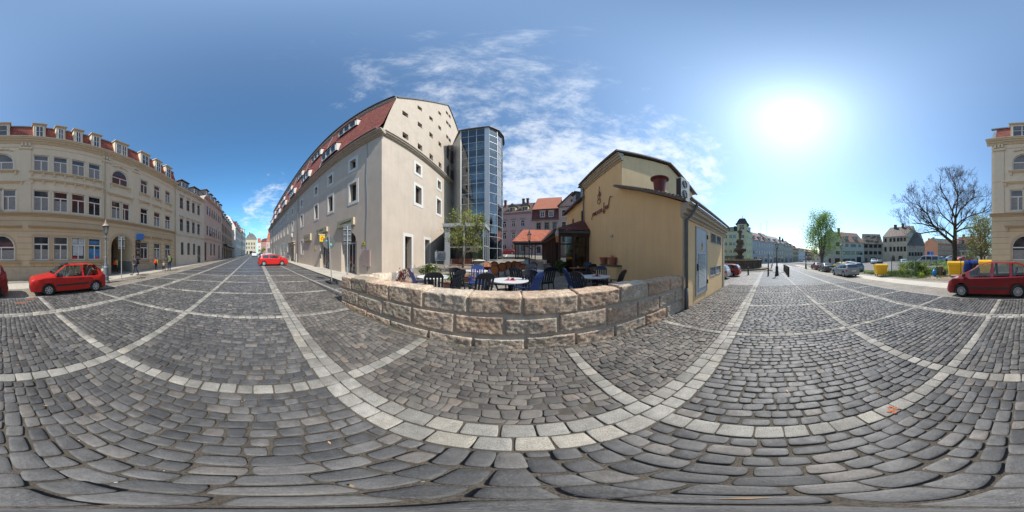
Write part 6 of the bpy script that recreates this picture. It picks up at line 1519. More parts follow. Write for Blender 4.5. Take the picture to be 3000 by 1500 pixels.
T_ = post_sign(832, 765, 709, .9, 1.55, 3, 'blue grey sign back on a post near the granary portal', d=26)
T_ = post_sign(811, 760, 718, .9, 2.0, 3, 'farther blue grey sign back along the granary', d=35)
post_sign(788.5, 752, 727, 1.0, 1.4, 1, 'white sign at the far end of the granary row', d=50)
x, y = pol(2362, 38); TS = thing('warning_sign', 'red triangular sign on a thin post far across the square', 'traffic sign', (x, y, G(x))); zz_ = H+38*tel(755); mb = MB(); mb.tube([(x, y, G(x)), (x, y, zz_)], .04, 6); mb.build('pole', m_gal, TS)
mb = MB(); vd = Vector((x, y, 0)).normalized(); rt = Vector((-vd.y, vd.x, 0)); c = Vector((x, y, zz_))-vd*.05
mb.poly(*[tuple(c+rt*a_+Vector((0, 0, b_))) for a_, b_ in ((-.5, .45), (.5, .45), (0, -.4))]); pl = mb.build('sign_plate', mat('sign_red2', (.55, .03, .03), .4), TS); mb = MB(); mb.poly(*[tuple(c-vd*.01+rt*a_+Vector((0, 0, b_))) for a_, b_ in ((-.28, .32), (.28, .32), (0, -.16))]); mb.build('white_field', m_white, pl)
# bollards and chains
m_bol = mat('bollard_wood', (.06, .055, .045), .8, .3, 8)
BO = thing('bollard', 'x', 'bollard', (0, 0, 0), group='dark bollards in the square'); mb = MB(); mb.lathe([(.105, -.05), (.105, .85), (.12, .87), (.12, .93), (.085, .96)], n=10); mb.build('shaft', m_bol, BO); mb = MB(); mb.ball((0, 0, .98), .085, None, .06, 10, 5); mb.build('cap', mat('bollard_cap', (.2, .19, .17), .6), BO)
bl = [(2192, 805.6, 'bollard standing alone in front of the fountain steps'), (2250.7, 808, 'nearest bollard left of the black lamp post'), (2260, 788, 'farther bollard just left of the black lamp post'), (2263.5, 780, 'small distant bollard between lamp post and arcade'),
      (2310, 809, 'nearest bollard of the close row right of the lamp post'), (2306.5, 803.5, 'second bollard of the close row right of the lamp post'), (2303.5, 799.5, 'third bollard of the close row right of the lamp post'), (2300.5, 796, 'fourth bollard of the close row right of the lamp post'), (2297, 793, 'fifth bollard of the close row right of the lamp post')]
bp_ = []
for k, (px, py, lab) in enumerate(bl):
    x, y, z = onG(px, py); c = BO if k == 0 else copy_tree(BO); place(c, (x, y, z), 0, lab, 1.12 if k > 3 else 1.0); bp_.append((x, y, z))
for (i, j_, lab) in ((1, 2, 'chain hanging between the two bollards left of the lamp post'), (1, 4, 'long chain hanging across the front of the lamp post')):
    a, b = Vector(bp_[i])+Vector((0, 0, .8)), Vector(bp_[j_])+Vector((0, 0, .8)); mb = MB()
    mb.tube([tuple(a.lerp(b, t/8)-Vector((0, 0, .9*(t/8)*(1-t/8)*2))) for t in range(9)], .02, 4); o = mb.build('chain', m_ironb); tag(o, lab, 'chain')
mb = MB(); a, b = Vector(bp_[4]), Vector(bp_[8])
for zz_ in (.35, .6, .85): mb.bar(tuple(a+Vector((0, 0, zz_))), tuple(b+Vector((0, 0, zz_))), .05, .1)
o = mb.build('low_barrier', m_bol); tag(o, 'dark plank barrier joining the close row of bollards', 'barrier')

# ================= cars =================
m_tyre = mat('tyre_rubber', (.02, .02, .02), .8, .1); m_rim = mat('wheel_trim_silver', (.5, .51, .52), .35, .05, metal=.3); m_cg3 = glass_mat('car_glass', (.045, .055, .055), .03, 1.0)
m_cgl = clear_glass('car_glass_clear', (.62, .70, .68), 1.5)
m_hl = mat('headlight_glass', (.62, .64, .66), .15, .05, spec=1.0); m_tl = mat('tail_light_red', (.35, .008, .008), .2, .05, spec=1.0); m_trimb = mat('black_plastic', (.03, .03, .032), .55, .05); m_plate = mat('number_plate', (.65, .65, .62), .5); m_int = mat('car_interior', (.09, .095, .095), .9)
STY = {  # L, W, top outline (x from rear, z), belt (x,z), side windows [(xa,xb)], windscreen (xa,xb), rear window(xa,xb), wheels(rear x, front x), r
 'oldhatch': (3.75, 1.56, [(0, .82), (.09, .93), (.56, 1.35), (.95, 1.40), (2.02, 1.385), (2.66, .97), (2.85, .93), (3.55, .82), (3.70, .74), (3.75, .58)], [(0, .80), (3.75, .90)], [(.42, 1.18), (1.28, 2.5)], (2.06, 2.64), (.12, .54), (.58, 2.90), .265),
 'hatch': (4.0, 1.7, [(0, .75), (.08, .98), (.35, 1.34), (.9, 1.47), (1.7, 1.49), (2.3, 1.40), (3.05, 1.06), (3.5, .93), (3.85, .74), (4.0, .5)], [(0, .98), (4, .92)], [(.5, 1.3), (1.4, 2.6)], (2.3, 3.02), (.1, .38), (.62, 3.12), .3),
 'mpv': (4.05, 1.7, [(0, .7), (.05, 1.0), (.22, 1.42), (.7, 1.6), (1.9, 1.64), (2.4, 1.55), (3.28, 1.08), (3.7, .95), (3.95, .76), (4.05, .5)], [(0, 1.02), (4.05, .93)], [(.28, .88), (1.0, 1.72), (1.85, 2.85)], (2.42, 3.25), (.05, .22), (.62, 3.25), .31),
 'wagon': (4.57, 1.75, [(0, .72), (.08, 1.0), (.42, 1.38), (.9, 1.45), (2.3, 1.46), (2.6, 1.40), (3.3, 1.04), (3.6, .98), (4.35, .82), (4.57, .5)], [(0, .96), (4.57, .9)], [(.45, 1.15), (1.25, 2.05), (2.15, 3.0)], (2.6, 3.28), (.1, .4), (.95, 3.65), .31),
 'sedan': (4.5, 1.72, [(0, .72), (.05, .98), (.85, 1.03), (1.45, 1.36), (1.9, 1.42), (2.5, 1.38), (3.2, 1.0), (3.6, .95), (4.3, .8), (4.5, .5)], [(0, .92), (4.5, .9)], [(1.25, 1.95), (2.05, 2.95)], (2.5, 3.18), (.88, 1.42), (.95, 3.6), .31),
 'van': (4.8, 1.85, [(0, .8), (.04, 1.8), (.25, 1.95), (3.3, 1.95), (3.6, 1.85), (4.2, 1.2), (4.6, 1.0), (4.75, .8), (4.8, .5)], [(0, 1.1), (4.8, 1.0)], [(.4, 1.5), (1.7, 2.7), (2.9, 3.8)], (3.62, 4.18), (.04, .06), (.9, 3.95), .33)}
def itp(tb, x):
    if x <= tb[0][0]: return tb[0][1]
    for (a, za), (b, zb) in zip(tb, tb[1:]):
        if x <= b: return za+(zb-za)*(x-a)/max(1e-6, b-a)
    return tb[-1][1]
NCAR = [0]
def car(style, col, label, x, y, z, heading, pitch=0.0, lod=1, bumper=False, mirror=True, trimdetail=0, sunroof=False, group='cars parked around the square', clear=False, plate=''):
    L, Wd, top, belt, sw, ws, rw, wh, wr = STY[style]; cn = 'car_paint_%s' % '_'.join('%03d' % int(c*255) for c in col)
    mp = mat(cn, col, .38, .03, 2, spec=.4, coat=.35); NCAR[0] += 1
    T = thing('parked_car', label, 'car', (0, 0, 0), group=group)
    xs = sorted(set([0, .04, .12]+[round(L*i/26, 3) for i in range(1, 26)]+[L-.12, L-.04, L]+[p[0] for p in top]+[a for s in sw for a in s]+[wh[0]+wr*1.22*math.cos(t) for t in [math.pi*i/8 for i in range(9)]]+[wh[1]+wr*1.22*math.cos(t) for t in [math.pi*i/8 for i in range(9)]]))
    W2 = Wd/2
    def sec(xx):
        zl = .2
        for w in wh:
            dd = abs(xx-w)
            if dd < wr*1.22+1e-6: zl = max(zl, wr+math.sqrt(max(0, (wr*1.22)**2-dd*dd)))
        zt = itp(top, xx); zb = min(itp(belt, xx), zt-.03); e = min(xx, L-xx); tap = 1-(.09 if style == 'oldhatch' else .16)*max(0, 1-e/.45)**2
        w0 = W2*tap
        gh = max(0, zt-zb); wt = w0-.05-min(.26, gh*.42)
        zl = min(zl, zb-.12) if e > .02 else min(zl, .3)
        if e < .02: zl = .28
        zm = max(zl+.02, (.2+zb)*.5+.05)
        return [(w0-.03, zl), (w0, zm), (w0-.01, zb-.05), (w0-.045, zb), (wt, zt-.035), (wt-.09, zt), (0, zt+.02)]
    S = [sec(a) for a in xs]
    mb = MB(); vs = []; n = 7
    for a, s in zip(xs, S):
        for (w, zz) in s: vs.append((a-L/2, w, zz))
        for (w, zz) in s[:-1][::-1]: vs.append((a-L/2, -w, zz))
    m_ = 13; fs = []
    for i in range(len(xs)-1):
        for j in range(m_-1): fs.append((i*m_+j, (i+1)*m_+j, (i+1)*m_+j+1, i*m_+j+1))
    fs.append(tuple(range(m_))); fs.append(tuple((len(xs)-1)*m_+j for j in range(m_-1, -1, -1)))
    def inr(xm, r): return r[0] <= xm <= r[1]
    if clear:   # open window cells so one looks through the glass
        keep = []
        for i in range(len(xs)-1):
            xm = (xs[i]+xs[i+1])/2
            for j in range(m_-1):
                if (j in (3, 8)) and any(inr(xm, s) for s in sw): continue
                if (j in (5, 6)) and (inr(xm, ws) or inr(xm, rw)): continue
                keep.append((i*m_+j, (i+1)*m_+j, (i+1)*m_+j+1, i*m_+j+1))
        fs = keep+fs[-2:]
    mb.add(vs, fs); body = mb.build('body', mp, T)
    for p in body.data.polygons: p.use_smooth = True
    try:
        body.data.set_sharp_from_angle(angle=R(32))
    except Exception: pass
    mg = m_cgl if clear else m_cg3
    mb = MB(); mb.box(-L/2+.15, L/2-.15, -W2+.08, W2-.08, .16, .62); mb.build('underbody', m_trimb, T)
    def P3(xx, j, f, side, off):
        s = sec(xx); (w0, z0), (w1, z1) = s[3], s[4]; w = w0+(w1-w0)*f; zz = z0+(z1-z0)*f
        return (xx-L/2, side*(w+off), zz)
    for (a, b) in sw:
        for side in (1, -1):
            mb = MB(); k = 6; rows_ = []
            lo = [a+(b-a)*i/k for i in range(k+1)]
            for i in range(k):
                q = [P3(lo[i], 3, .08, side, .012), P3(lo[i+1], 3, .08, side, .012), P3(lo[i+1], 3, .93, side, .012), P3(lo[i], 3, .93, side, .012)]
                mb.poly(*(q if side == 1 else q[::-1]))
            mb.build('side_window', mg, T)
    for nm, (a, b) in (('windscreen', ws), ('rear_window', rw)):
        mb = MB(); k = 4; lo = [a+(b-a)*(.04+.92*i/k) for i in range(k+1)]
        def q3(xx, side): s = sec(xx); return (xx-L/2+(.012 if nm == 'windscreen' else -.012), side*(s[5][0]-.0), s[5][1]+.03)
        for i in range(k): mb.poly(q3(lo[i], 1), q3(lo[i], -1), q3(lo[i+1], -1), q3(lo[i+1], 1))
        mb.build(nm, mg, T)
    for w in wh:
        for side in (1, -1):
            mb = MB(); yy = side*(W2-.11); rr = wr; pr = [(rr*.66, -.09), (rr*.9, -.1), (rr, -.07), (rr, .07), (rr*.9, .1), (rr*.66, .09)]
            n_ = 20; vs = []; 
            for r_, o_ in pr:
                for q in range(n_): t = 2*math.pi*q/n_; vs.append((w-L/2+r_*math.cos(t), yy+o_, rr+r_*math.sin(t)))
            fs = [(i*n_+q, i*n_+(q+1) % n_, (i+1)*n_+(q+1) % n_, (i+1)*n_+q) for i in range(5) for q in range(n_)]
            mb.add(vs, fs); ty = mb.build('wheel', m_tyre, T, smooth=True)
            if lod:
                mb = MB(); yo = yy+side*.085; ns = 12
                mb.poly(*[(w-L/2+rr*.3*math.cos(2*math.pi*q/ns), yo+side*.012, rr+rr*.3*math.sin(2*math.pi*q/ns)) for q in range(ns)])
                sp = {0: 7, 1: 14}.get(trimdetail, 7)
                for q in range(sp): t0 = 2*math.pi*(q-.27)/sp; t1 = 2*math.pi*(q+.27)/sp; mb.poly(*[(w-L/2+r_*math.cos(t), yo, rr+r_*math.sin(t)) for r_, t in ((rr*.28, t0), (rr*.62, t0), (rr*.62, t1), (rr*.28, t1))])
                for q in range(20):
                    t0, t1 = 2*math.pi*q/20, 2*math.pi*(q+1)/20; mb.poly(*[(w-L/2+r_*math.cos(t), yo+side*.004, rr+r_*math.sin(t)) for r_, t in ((rr*.58, t0), (rr*.69, t0), (rr*.69, t1), (rr*.58, t1))])
                mb.build('rim', m_rim, ty)
    if lod:
        for side in (1, -1):
            mb = MB(); s = sec(L-.12); mb.hexa([(L/2-.2, side*(W2*.62), .58), (L/2-.02, side*(W2*.5), .58), (L/2-.10, side*(W2*.9), .58), (L/2-.3, side*(W2*.97), .6)], [(L/2-.28, side*(W2*.62), .75), (L/2-.12, side*(W2*.5), .72), (L/2-.2, side*(W2*.88), .74), (L/2-.38, side*(W2*.95), .76)]); mb.build('headlight', m_hl, T)
            mb = MB(); zb = .62 if style != 'mpv' else .85; mb.hexa([(-L/2+.02, side*(W2*.6), zb), (-L/2+.1, side*(W2*.93), zb), (-L/2+.28, side*(W2*.99), zb), (-L/2+.2, side*(W2*.6), zb)], [(-L/2+.02, side*(W2*.6), zb+.22), (-L/2+.08, side*(W2*.92), zb+.22), (-L/2+.26, side*(W2*.985), zb+.22), (-L/2+.2, side*(W2*.6), zb+.22)]); mb.build('tail_light', m_tl, T)
            if mirror: mb = MB(); xm = ws[1]-L/2-.12; zz = itp(belt, ws[1])+.06; mb.hexa([(xm-.08, side*(W2-.06), zz), (xm+.07, side*(W2-.06), zz), (xm+.03, side*(W2+.12), zz-.0), (xm-.08, side*(W2+.12), zz)], [(xm-.08, side*(W2-.06), zz+.12), (xm+.03, side*(W2-.06), zz+.12), (xm-.01, side*(W2+.12), zz+.13), (xm-.08, side*(W2+.12), zz+.13)]); mb.build('mirror', m_trimb if trimdetail or sunroof or bumper else mp, T)
            mb = MB(); mb.box(-L/2+wh[0]+wr*1.4, -L/2+wh[1]-wr*1.4, side*(W2-.01)-.012, side*(W2-.01)+.012, .44, .52)
            if bumper or trimdetail: mb.build('rubbing_strip', m_trimb, T)
            for (a, b) in (sw[-1:] if style in ('oldhatch', 'hatch') else sw[-2:]): mb = MB(); mb.box(a-L/2+.05, a-L/2+.2, side*(W2-.01)-.02, side*(W2-.01)+.02, itp(belt, a)-.15, itp(belt, a)-.11); mb.build('door_handle', m_trimb, T)
            # door gap lines
            mb = MB()
            for xx in [s[0]-.04 for s in sw[-1:]]+[sw[-1][1]+.06]: mb.box(xx-L/2-.005, xx-L/2+.005, side*(W2-.004)-.003, side*(W2-.004)+.003, .32, itp(belt, xx)-.03)
            mb.build('door_gap', m_trimb, T, split=True) if NCAR[0] < 8 else None
        for e, nm in ((1, 'front_bumper'), (-1, 'rear_bumper')):
            mb = MB(); xx = e*(L/2-.02); mb.hexa([(xx-e*.25, -W2*.985, .34), (xx+e*.05, -W2*.8, .34), (xx+e*.05, W2*.8, .34), (xx-e*.25, W2*.985, .34)], [(xx-e*.25, -W2*.985, .5), (xx+e*.04, -W2*.8, .5), (xx+e*.04, W2*.8, .5), (xx-e*.25, W2*.985, .5)])
            if e == -1 or bumper: mb.build(nm, m_trimb if bumper else mp, T)
            mb = MB(); mb.box(xx+e*.052-.006, xx+e*.052+.006, -.26, .26, .37 if e > 0 or bumper else .62, .48 if e > 0 or bumper else .73); mb.build('licence_plate', m_plate, T)
    if clear:
        mb = MB(); mb.box(-L/2+.4, L/2-1.1, -W2+.12, W2-.12, .5, .72); it = mb.build('interior_floor', m_int, T)
        for (sx, sy) in ((1.95 if style == 'oldhatch' else 2.15, .35), (1.95 if style == 'oldhatch' else 2.15, -.35), (.95, .35), (.95, -.35)):
            mb = MB(); x0 = sx-L/2; mb.hexa([(x0-.1, sy-.24, .6), (x0+.42, sy-.24, .6), (x0+.42, sy+.24, .6), (x0-.1, sy+.24, .6)], [(x0-.12, sy-.24, .78), (x0+.42, sy-.24, .8), (x0+.42, sy+.24, .8), (x0-.12, sy+.24, .78)]); mb.hexa([(x0-.1, sy-.24, .75), (x0+.04, sy-.24, .75), (x0+.04, sy+.24, .75), (x0-.1, sy+.24, .75)], [(x0-.3, sy-.2, 1.16), (x0-.2, sy-.2, 1.16), (x0-.2, sy+.2, 1.16), (x0-.3, sy+.2, 1.16)]); mb.box(x0-.32, x0-.22, sy-.12, sy+.12, 1.18, 1.32); mb.build('seat', mat('seat_grey', (.13, .14, .14), .9), T)
        mb = MB(); x0 = ws[1]-L/2-.35; mb.box(x0-.1, x0+.3, -W2+.15, W2-.15, .7, .92); mb.tube([(x0-.22, .35+.17*math.cos(t), .95+.17*math.sin(t)) for t in [i*math.pi/6 for i in range(13)]], .015, 5); mb.build('dashboard', m_trimb, T)
    if sunroof: mb = MB(); mb.hexa([(.05, -.38, 1.41), (.35, -.38, 1.395), (.35, .38, 1.395), (.05, .38, 1.41)], [(-.05, -.36, 1.50), (.3, -.36, 1.42), (.3, .36, 1.42), (-.05, .36, 1.50)]); mb.build('folding_roof', m_trimb, T)
    T.location = (x, y, z); T.rotation_euler = (0, pitch, heading)
    return T
# small red hatchback: front wheel at px 148, rear wheel at px 277
RED = (.52, .018, .012); DRED = (.22, .006, .010)
def by_wheels(style, f, r, side, *a, **k):
    """f, r = photo points of the near front and rear tyre contact"""
    x0, y0, _ = onG(*f); x1, y1, _ = onG(*r); L, Wd, *_r = STY[style]; wh = STY[style][7]
    h = math.atan2(y0-y1, x0-x1); m = ((x0+x1)/2, (y0+y1)/2)
    off = (wh[0]+wh[1])/2-L/2; W2 = Wd/2-.06
    nx, ny = -math.sin(h), math.cos(h)   # left of heading
    cx = m[0]-off*math.cos(h)-side*W2*nx; cy = m[1]-off*math.sin(h)-side*W2*ny
    return car(style, *a, cx, cy, G(cx), h, pitch=math.atan(.027*math.cos(h)), **k)
by_wheels('oldhatch', (148, 866), (277, 853.5), 1, RED, 'small old red hatchback with black bumpers and folding roof by the gas lamp', bumper=True, sunroof=True, clear=True)
by_wheels('mpv', (2817.7, 869.5), (2983, 873.5), 1, DRED, 'dark red high roofed family car parked before the yellow bins', trimdetail=1, clear=True)
by_wheels('hatch', (827.3, 778), (771.8, 779), -1, (.60, .02, .02), 'bright red hatchback parked nose to the granary, nearest of the row', clear=False)
N2 = math.pi/2
for k, (st, col, xx, yy, lab) in enumerate((('hatch', (.45, .04, .04), -26.3, 3.1, 'red hatchback parked directly behind the bright red one'), ('hatch', (.6, .62, .62), -30.5, 2.6, 'silver white hatchback sticking out farthest in the parked row'), ('wagon', (.22, .32, .36), -36, 4.2, 'blue grey estate in the parked row beyond the silver hatchback'), ('hatch', (.6, .6, .58), -44, 4.0, 'white hatchback midway along the parked row'),
     ('sedan', (.1, .25, .3), -52, 4.2, 'teal saloon in the distant parked row'), ('hatch', (.4, .05, .05), -60, 4.3, 'small red car in the distant parked row'), ('sedan', (.3, .35, .4), -70, 5, 'grey saloon in the distant parked row'), ('hatch', (.1, .2, .3), -82, 5.5, 'dark blue car far along the street'), ('wagon', (.05, .05, .06), -95, 4, 'black car far along the street'))):
    car(st, col, lab, xx, yy, G(xx), N2+.0, lod=1 if k < 3 else 0, group='cars parked nose to the granary')
car('van', (.65, .65, .65), 'white van coming up the far end of the street', -62, -.6, G(-62), 0, lod=1)
X0 = 16.4
car('wagon', (.24, .28, .31), 'silver blue estate car parked right of the dark saloon', 16.4+1.33, -9.0, G(17.7), 0, pitch=.027)
car('sedan', (.05, .06, .06), 'dark green grey saloon between the estate car and the maroon saloon', 24.3+1.3, -9.5, G(25), 0, pitch=.024)
car('sedan', (.16, .02, .03), 'maroon saloon parked farthest left in the kerbside row', 31.3, -9.8, G(31), 0, pitch=.024)
car('hatch', (.70, .50, .03), 'yellow hatchback in the yard behind the saloons', *pol(2462, 31), GY(*pol(2462, 31))+.0, .1)
car('hatch', (.18, .22, .26), 'grey blue hatchback in the yard behind the estate car roof', *pol(2499, 27), GY(*pol(2499, 27)), .15)
car('wagon', (.45, .48, .48), 'silver estate in the yard between yellow and grey hatchbacks', *pol(2484, 36), GY(*pol(2484, 36)), .1)
car('hatch', (.45, .50, .52), 'pale silver car parked before the ruined house', *pol(2559, 50), GY(*pol(2559, 50)), 2.6, lod=0)
car('sedan', (.04, .035, .04), 'black saloon parked before the tall derelict house', *pol(2578, 46), GY(*pol(2578, 46)), 2.4, lod=0)
car('van', (.36, .37, .42), 'lilac silver van parked below the billboard', *pol(2718, 34), GY(*pol(2718, 34)), .6)
car('hatch', (.25, .3, .34), 'grey car half hidden right of the lilac silver van', *pol(2741, 42), GY(*pol(2741, 42)), .9, lod=0)
car('sedan', (.45, .55, .60), 'pale blue car parked beyond the hedge left of the bare tree', *pol(2757, 46), GY(*pol(2757, 46)), 1.1, lod=0)
car('hatch', (.6, .6, .6), 'white car seen beside the bare tree trunk', *pol(2783, 50), GY(*pol(2783, 50)), .8, lod=0)
car('wagon', (.6, .05, .04), 'bright red car in the yard behind the blue bins', *pol(2823, 44), GY(*pol(2823, 44)), 1.0, lod=0)
car('hatch', (.35, .5, .42), 'pale green white car behind the fence gate shrubs', *pol(2648, 33), GY(*pol(2648, 33)), 2.5, lod=0)
car('wagon', (.22, .015, .015), 'dark red estate with its tail towards the cobbles beside the fountain', 19.3, 5.6, G(19.3), N2)
car('hatch', (.36, .39, .41), 'silver car mostly hidden behind the ochre cafe corner', 16.3, 5.95, G(16.3), N2)
car('hatch', (.25, .015, .015), 'small dark red car parked in front of the mauve pink house', *pol(1483.5, 38.5), TZ(*pol(1483.5, 38.5))-.05, math.pi, group='x')
for px, d, col, lab in ((2349, 120, (.03, .03, .04), 'black car far off before the white blue house'), (2361, 118, (.5, .5, .5), 'silver car far off before the brown house'), (2372, 116, (.15, .35, .3), 'green car far off at the square end'), (2383, 114, (.3, .05, .04), 'red car far off left of the green tree')):
    x, y = pol(px, d); car('sedan', col, lab, x, y, G(x), 1.45, lod=0)
# ================= terrace furniture =================
m_navy = mat('navy_plastic', (.028, .055, .19), .4, .05); m_navd = mat('black_green_plastic', (.016, .021, .034), .4, .05)
def chair_proto(m):
    C = thing('garden_chair', 'x', 'chair', (0, 0, 0)); 
    mb = MB(); mb.hexa([(-.24, -.22, .40), (.24, -.22, .40), (.26, .24, .42), (-.26, .24, .42)], [(-.24, -.22, .425), (.24, -.22, .425), (.26, .24, .445), (-.26, .24, .445)]); mb.build('seat', m, C)
    mb = MB(); y0, y1 = -.22, -.47; z0, z1 = .42, 1.08
    def bp(x, t, o=0): return (x*(1+.08*t)*(1-.25*max(0, t-.85)/.15*abs(x)/.27), y0+(y1-y0)*t-.03*math.cos(x*5)*t+o, z0+(z1-z0)*t-(.05*(abs(x)/.27)**2 if t > .8 else 0))
    xs = [-.22+.44*i/5 for i in range(6)]
    for x in xs:
        for k in range(4): 
            t0, t1 = .05+.72*k/4, .05+.72*(k+1)/4; w = .026
            mb.hexa([bp(x-w, t0), bp(x+w, t0), bp(x+w, t0, -.02), bp(x-w, t0, -.02)], [bp(x-w, t1), bp(x+w, t1), bp(x+w, t1, -.02), bp(x-w, t1, -.02)])
    for (t0, t1) in ((.75, .88), (.88, 1.0), (.0, .08)):
        for i in range(6):
            a, b = -.255+.51*i/6, -.255+.51*(i+1)/6; mb.hexa([bp(a, t0, .003), bp(b, t0, .003), bp(b, t0, -.025), bp(a, t0, -.025)], [bp(a, t1, .003), bp(b, t1, .003), bp(b, t1, -.025), bp(a, t1, -.025)])
    mb.build('backrest', m, C)
    for s in (-1, 1):
        mb = MB(); mb.tube([(s*.27, .22, 0), (s*.26, .2, .42), (s*.28, .17, .64)], [.022, .03, .025], 5); mb.build('leg', m, C)
        mb = MB(); mb.tube([(s*.26, -.32, 0), (s*.24, -.22, .42)], [.022, .032], 5); mb.build('leg', m, C)
        mb = MB(); mb.hexa([(s*.24, -.3, .64), (s*.29, -.3, .64), (s*.32, .22, .63), (s*.25, .22, .63)], [(s*.24, -.3, .665), (s*.29, -.3, .665), (s*.32, .22, .655), (s*.25, .22, .655)]); mb.build('armrest', m, C)
    return C
chB = chair_proto(m_navy); chD = chair_proto(m_navd)
m_weave = mat('orange_weave', (.42, .13, .04), .7, .25, 40)
def woven_proto():
    C = thing('woven_chair', 'x', 'chair', (0, 0, 0)); mb = MB(); mb.lathe([(.24, .42), (.25, .45), (.2, .46)], (0, 0, 0), 12); mb.build('seat', m_weave, C)
    def bpt(a, r): return (.27*math.sin(a)*r, -.2-.1*math.cos(a)*r-.06*r*0, .66+.24*math.cos(a)*r)
    mb = MB(); mb.poly(*[(.245*math.cos(t), -.26-.05*math.sin(t)+.06*math.cos(t)**2, .70+.23*math.sin(t)) for t in [i*math.pi/9 for i in range(18)]]); mb.build('backrest', m_weave, C)
    mb = MB(); mb.tube([(.25*math.cos(t), -.265-.05*math.sin(t)+.06*math.cos(t)**2, .70+.24*math.sin(t)) for t in [i*math.pi/9 for i in range(19)]], .022, 5); mb.build('back_frame', m_navd, C)
    for s in (-1, 1):
        mb = MB(); mb.tube([(s*.22, .2, 0), (s*.2, .17, .43), (s*.25, .1, .62), (s*.25, -.2, .66)], .018, 5); mb.build('leg', m_navd, C)
        mb = MB(); mb.tube([(s*.2, -.28, 0), (s*.2, -.18, .43), (s*.22, -.24, .7)], .018, 5); mb.build('leg', m_navd, C)
    return C
wvP = woven_proto()
m_tabw = mat('white_table_top', (.68, .68, .66), .35, .03); m_woodt = mat('brown_table_top', (.30, .12, .05), .4, .15, 5)
m_nap = mat('red_napkin', (.55, .03, .05), .8); m_glassw = mat('candle_glass', (.62, .60, .58), .3)
def table_proto(rnd_, m, s=.58):
    T = thing('round_table' if rnd_ else 'square_table', 'x', 'table', (0, 0, 0)); mb = MB()
    if rnd_: mb.lathe([(s-.02, .69), (s, .70), (s, .725), (s-.01, .73)], n=32)
    else: mb.box(-s, s, -s*.8, s*.8, .70, .73)
    mb.build('table_top', m, T)
    for k in range(4): a = k*math.pi/2+.6; mb = MB(); mb.tube([(.12*math.cos(a), .12*math.sin(a), .69), (.1*math.cos(a), .1*math.sin(a), .3), (.36*math.cos(a), .36*math.sin(a), 0)], .022, 5); mb.build('leg', m_navd, T)
    return T
tW = table_proto(True, m_tabw); tS = table_proto(False, m_woodt, .45)
tabs = {}
used = set()
def tab(key, src, x, y, lab, grp, s=1.0, rz=0, items=1):
    T = src if src not in used else copy_tree(src); used.add(src); z = TZ(x, y); place(T, (x, y, z), rz, lab, s, grp); tabs[key] = (x, y); top = z+.73*s
    if items:
        o = thing('candle_glass', 'small white candle glass on the '+lab.split(' on ')[0].split(' before')[0], 'candle', (x-.02, y, top), group='candle glasses on the tables'); mb = MB(); mb.lathe([(.035, 0), (.04, .09), (.03, .09), (.028, .02)], (x-.02, y, top), 10); mb.build('glass', m_glassw, o)
        mb = MB(); mb.lathe([(.01, .02), (.01, .07)], (x-.02, y, top), 6); mb.build('candle', m_white, o)
    if items > 1:
        a = .4; mb = MB(); q = [(-.2, -.12), (.12, -.2), (.22, .06), (-.1, .16)]; mb.poly(*[(x+.03+p[0], y+p[1], top+.004) for p in q]); o = mb.build('napkin', m_nap); tag(o, 'red napkin lying on the '+lab, 'napkin', 'red napkins')
        o['label'] = 'red napkin on the '+' '.join(lab.split()[:9])
        mb = MB(); mb.lathe([(.05, 0), (.055, .03), (.03, .05)], (x+.1, y+.03, top+.005), 10); o = mb.build('ashtray', m_navd); tag(o, 'dark ashtray on the '+' '.join(lab.split()[:9]), 'ashtray', 'dark ashtrays')
G1 = 'white round terrace tables'
tab('a', tW, -2.72, 5.15, 'white round table nearest the sandstone wall left end', G1, items=1)
tab('b', tW, -1.68, 7.35, 'white round table behind the front ones left of centre', G1, 1.0, .3, 2)
tab('c', tW, -.08, 5.05, 'white round table right behind the wall centre', G1, 1.03, .8, 2)
tab('d', tW, 1.0, 7.7, 'white round table by the slim lantern post', G1, 1.0, .5, 1)
tab('e', tW, 3.05, 5.45, 'white round table before the ochre cafe wall', G1, 1.02, 1.0, 2)
G2 = 'brown square terrace tables'
tab('f', tS, 3.75, 8.7, 'brown square table beside the conservatory corner', G2, 1.0, .05)
for key, px, py, lab in (('g', 1430, 780, 'brown square table left of the glass tower corner chairs'), ('h', 1468, 772, 'brown square table farthest left with woven chairs'), ('i', 1533, 771, 'brown square table among woven chairs by the porch')):
    d = 9.0
    for _ in range(30): x, y = pol(px, d); d = (TZ(x, y)+.73-H)/tel(py)
    tab(key, tS, x, y, lab, G2, 1.0, .2)
d = 15
for _ in range(30): x, y = pol(1597, d); d = .5*d+.5*(TZ(x, y)+.73-H)/tel(765.5)
tab('j', tS, x, y, 'brown square table with a white pot against the conservatory posts', G2, .9, .1, 0)
PT = thing('flower_pot', 'small white pot with a bare stem on the brown table by the posts', 'pot', (x, y, TZ(x, y)+.66)); mb = MB(); mb.lathe([(.1, 0), (.14, .26), (.12, .26)], (x, y, TZ(x, y)+.66), 12); mb.build('pot', m_tabw, PT); mb = MB(); mb.tube([(x, y, TZ(x, y)+.9), (x+.02, y, TZ(x, y)+1.7)], .015, 5); mb.build('stem', mat('stem_green', (.12, .12, .05), .9), PT)
def seat(src, px, ytop, tk, lab, grp, hgt=1.07, dh=0.0, rot=None):
    d = 6.0
    for _ in range(40): x, y = pol(px, d); d = .5*d+.5*max(2, (TZ(x, y)+hgt-H)/tel(ytop))
    x, y = pol(px, d); tx, ty = tabs[tk]; h = math.atan2(ty-y, tx-x)-math.pi/2+dh if rot is None else rot
    c = src if src not in used else copy_tree(src); used.add(src)
    # shift so that the back, not the seat, is what lies on the sight line
    place(c, (x-math.sin(h)*.40, y+math.cos(h)*.40, TZ(x, y)), h, lab, None, grp); return c
GB_ = 'high backed garden chairs on the terrace'
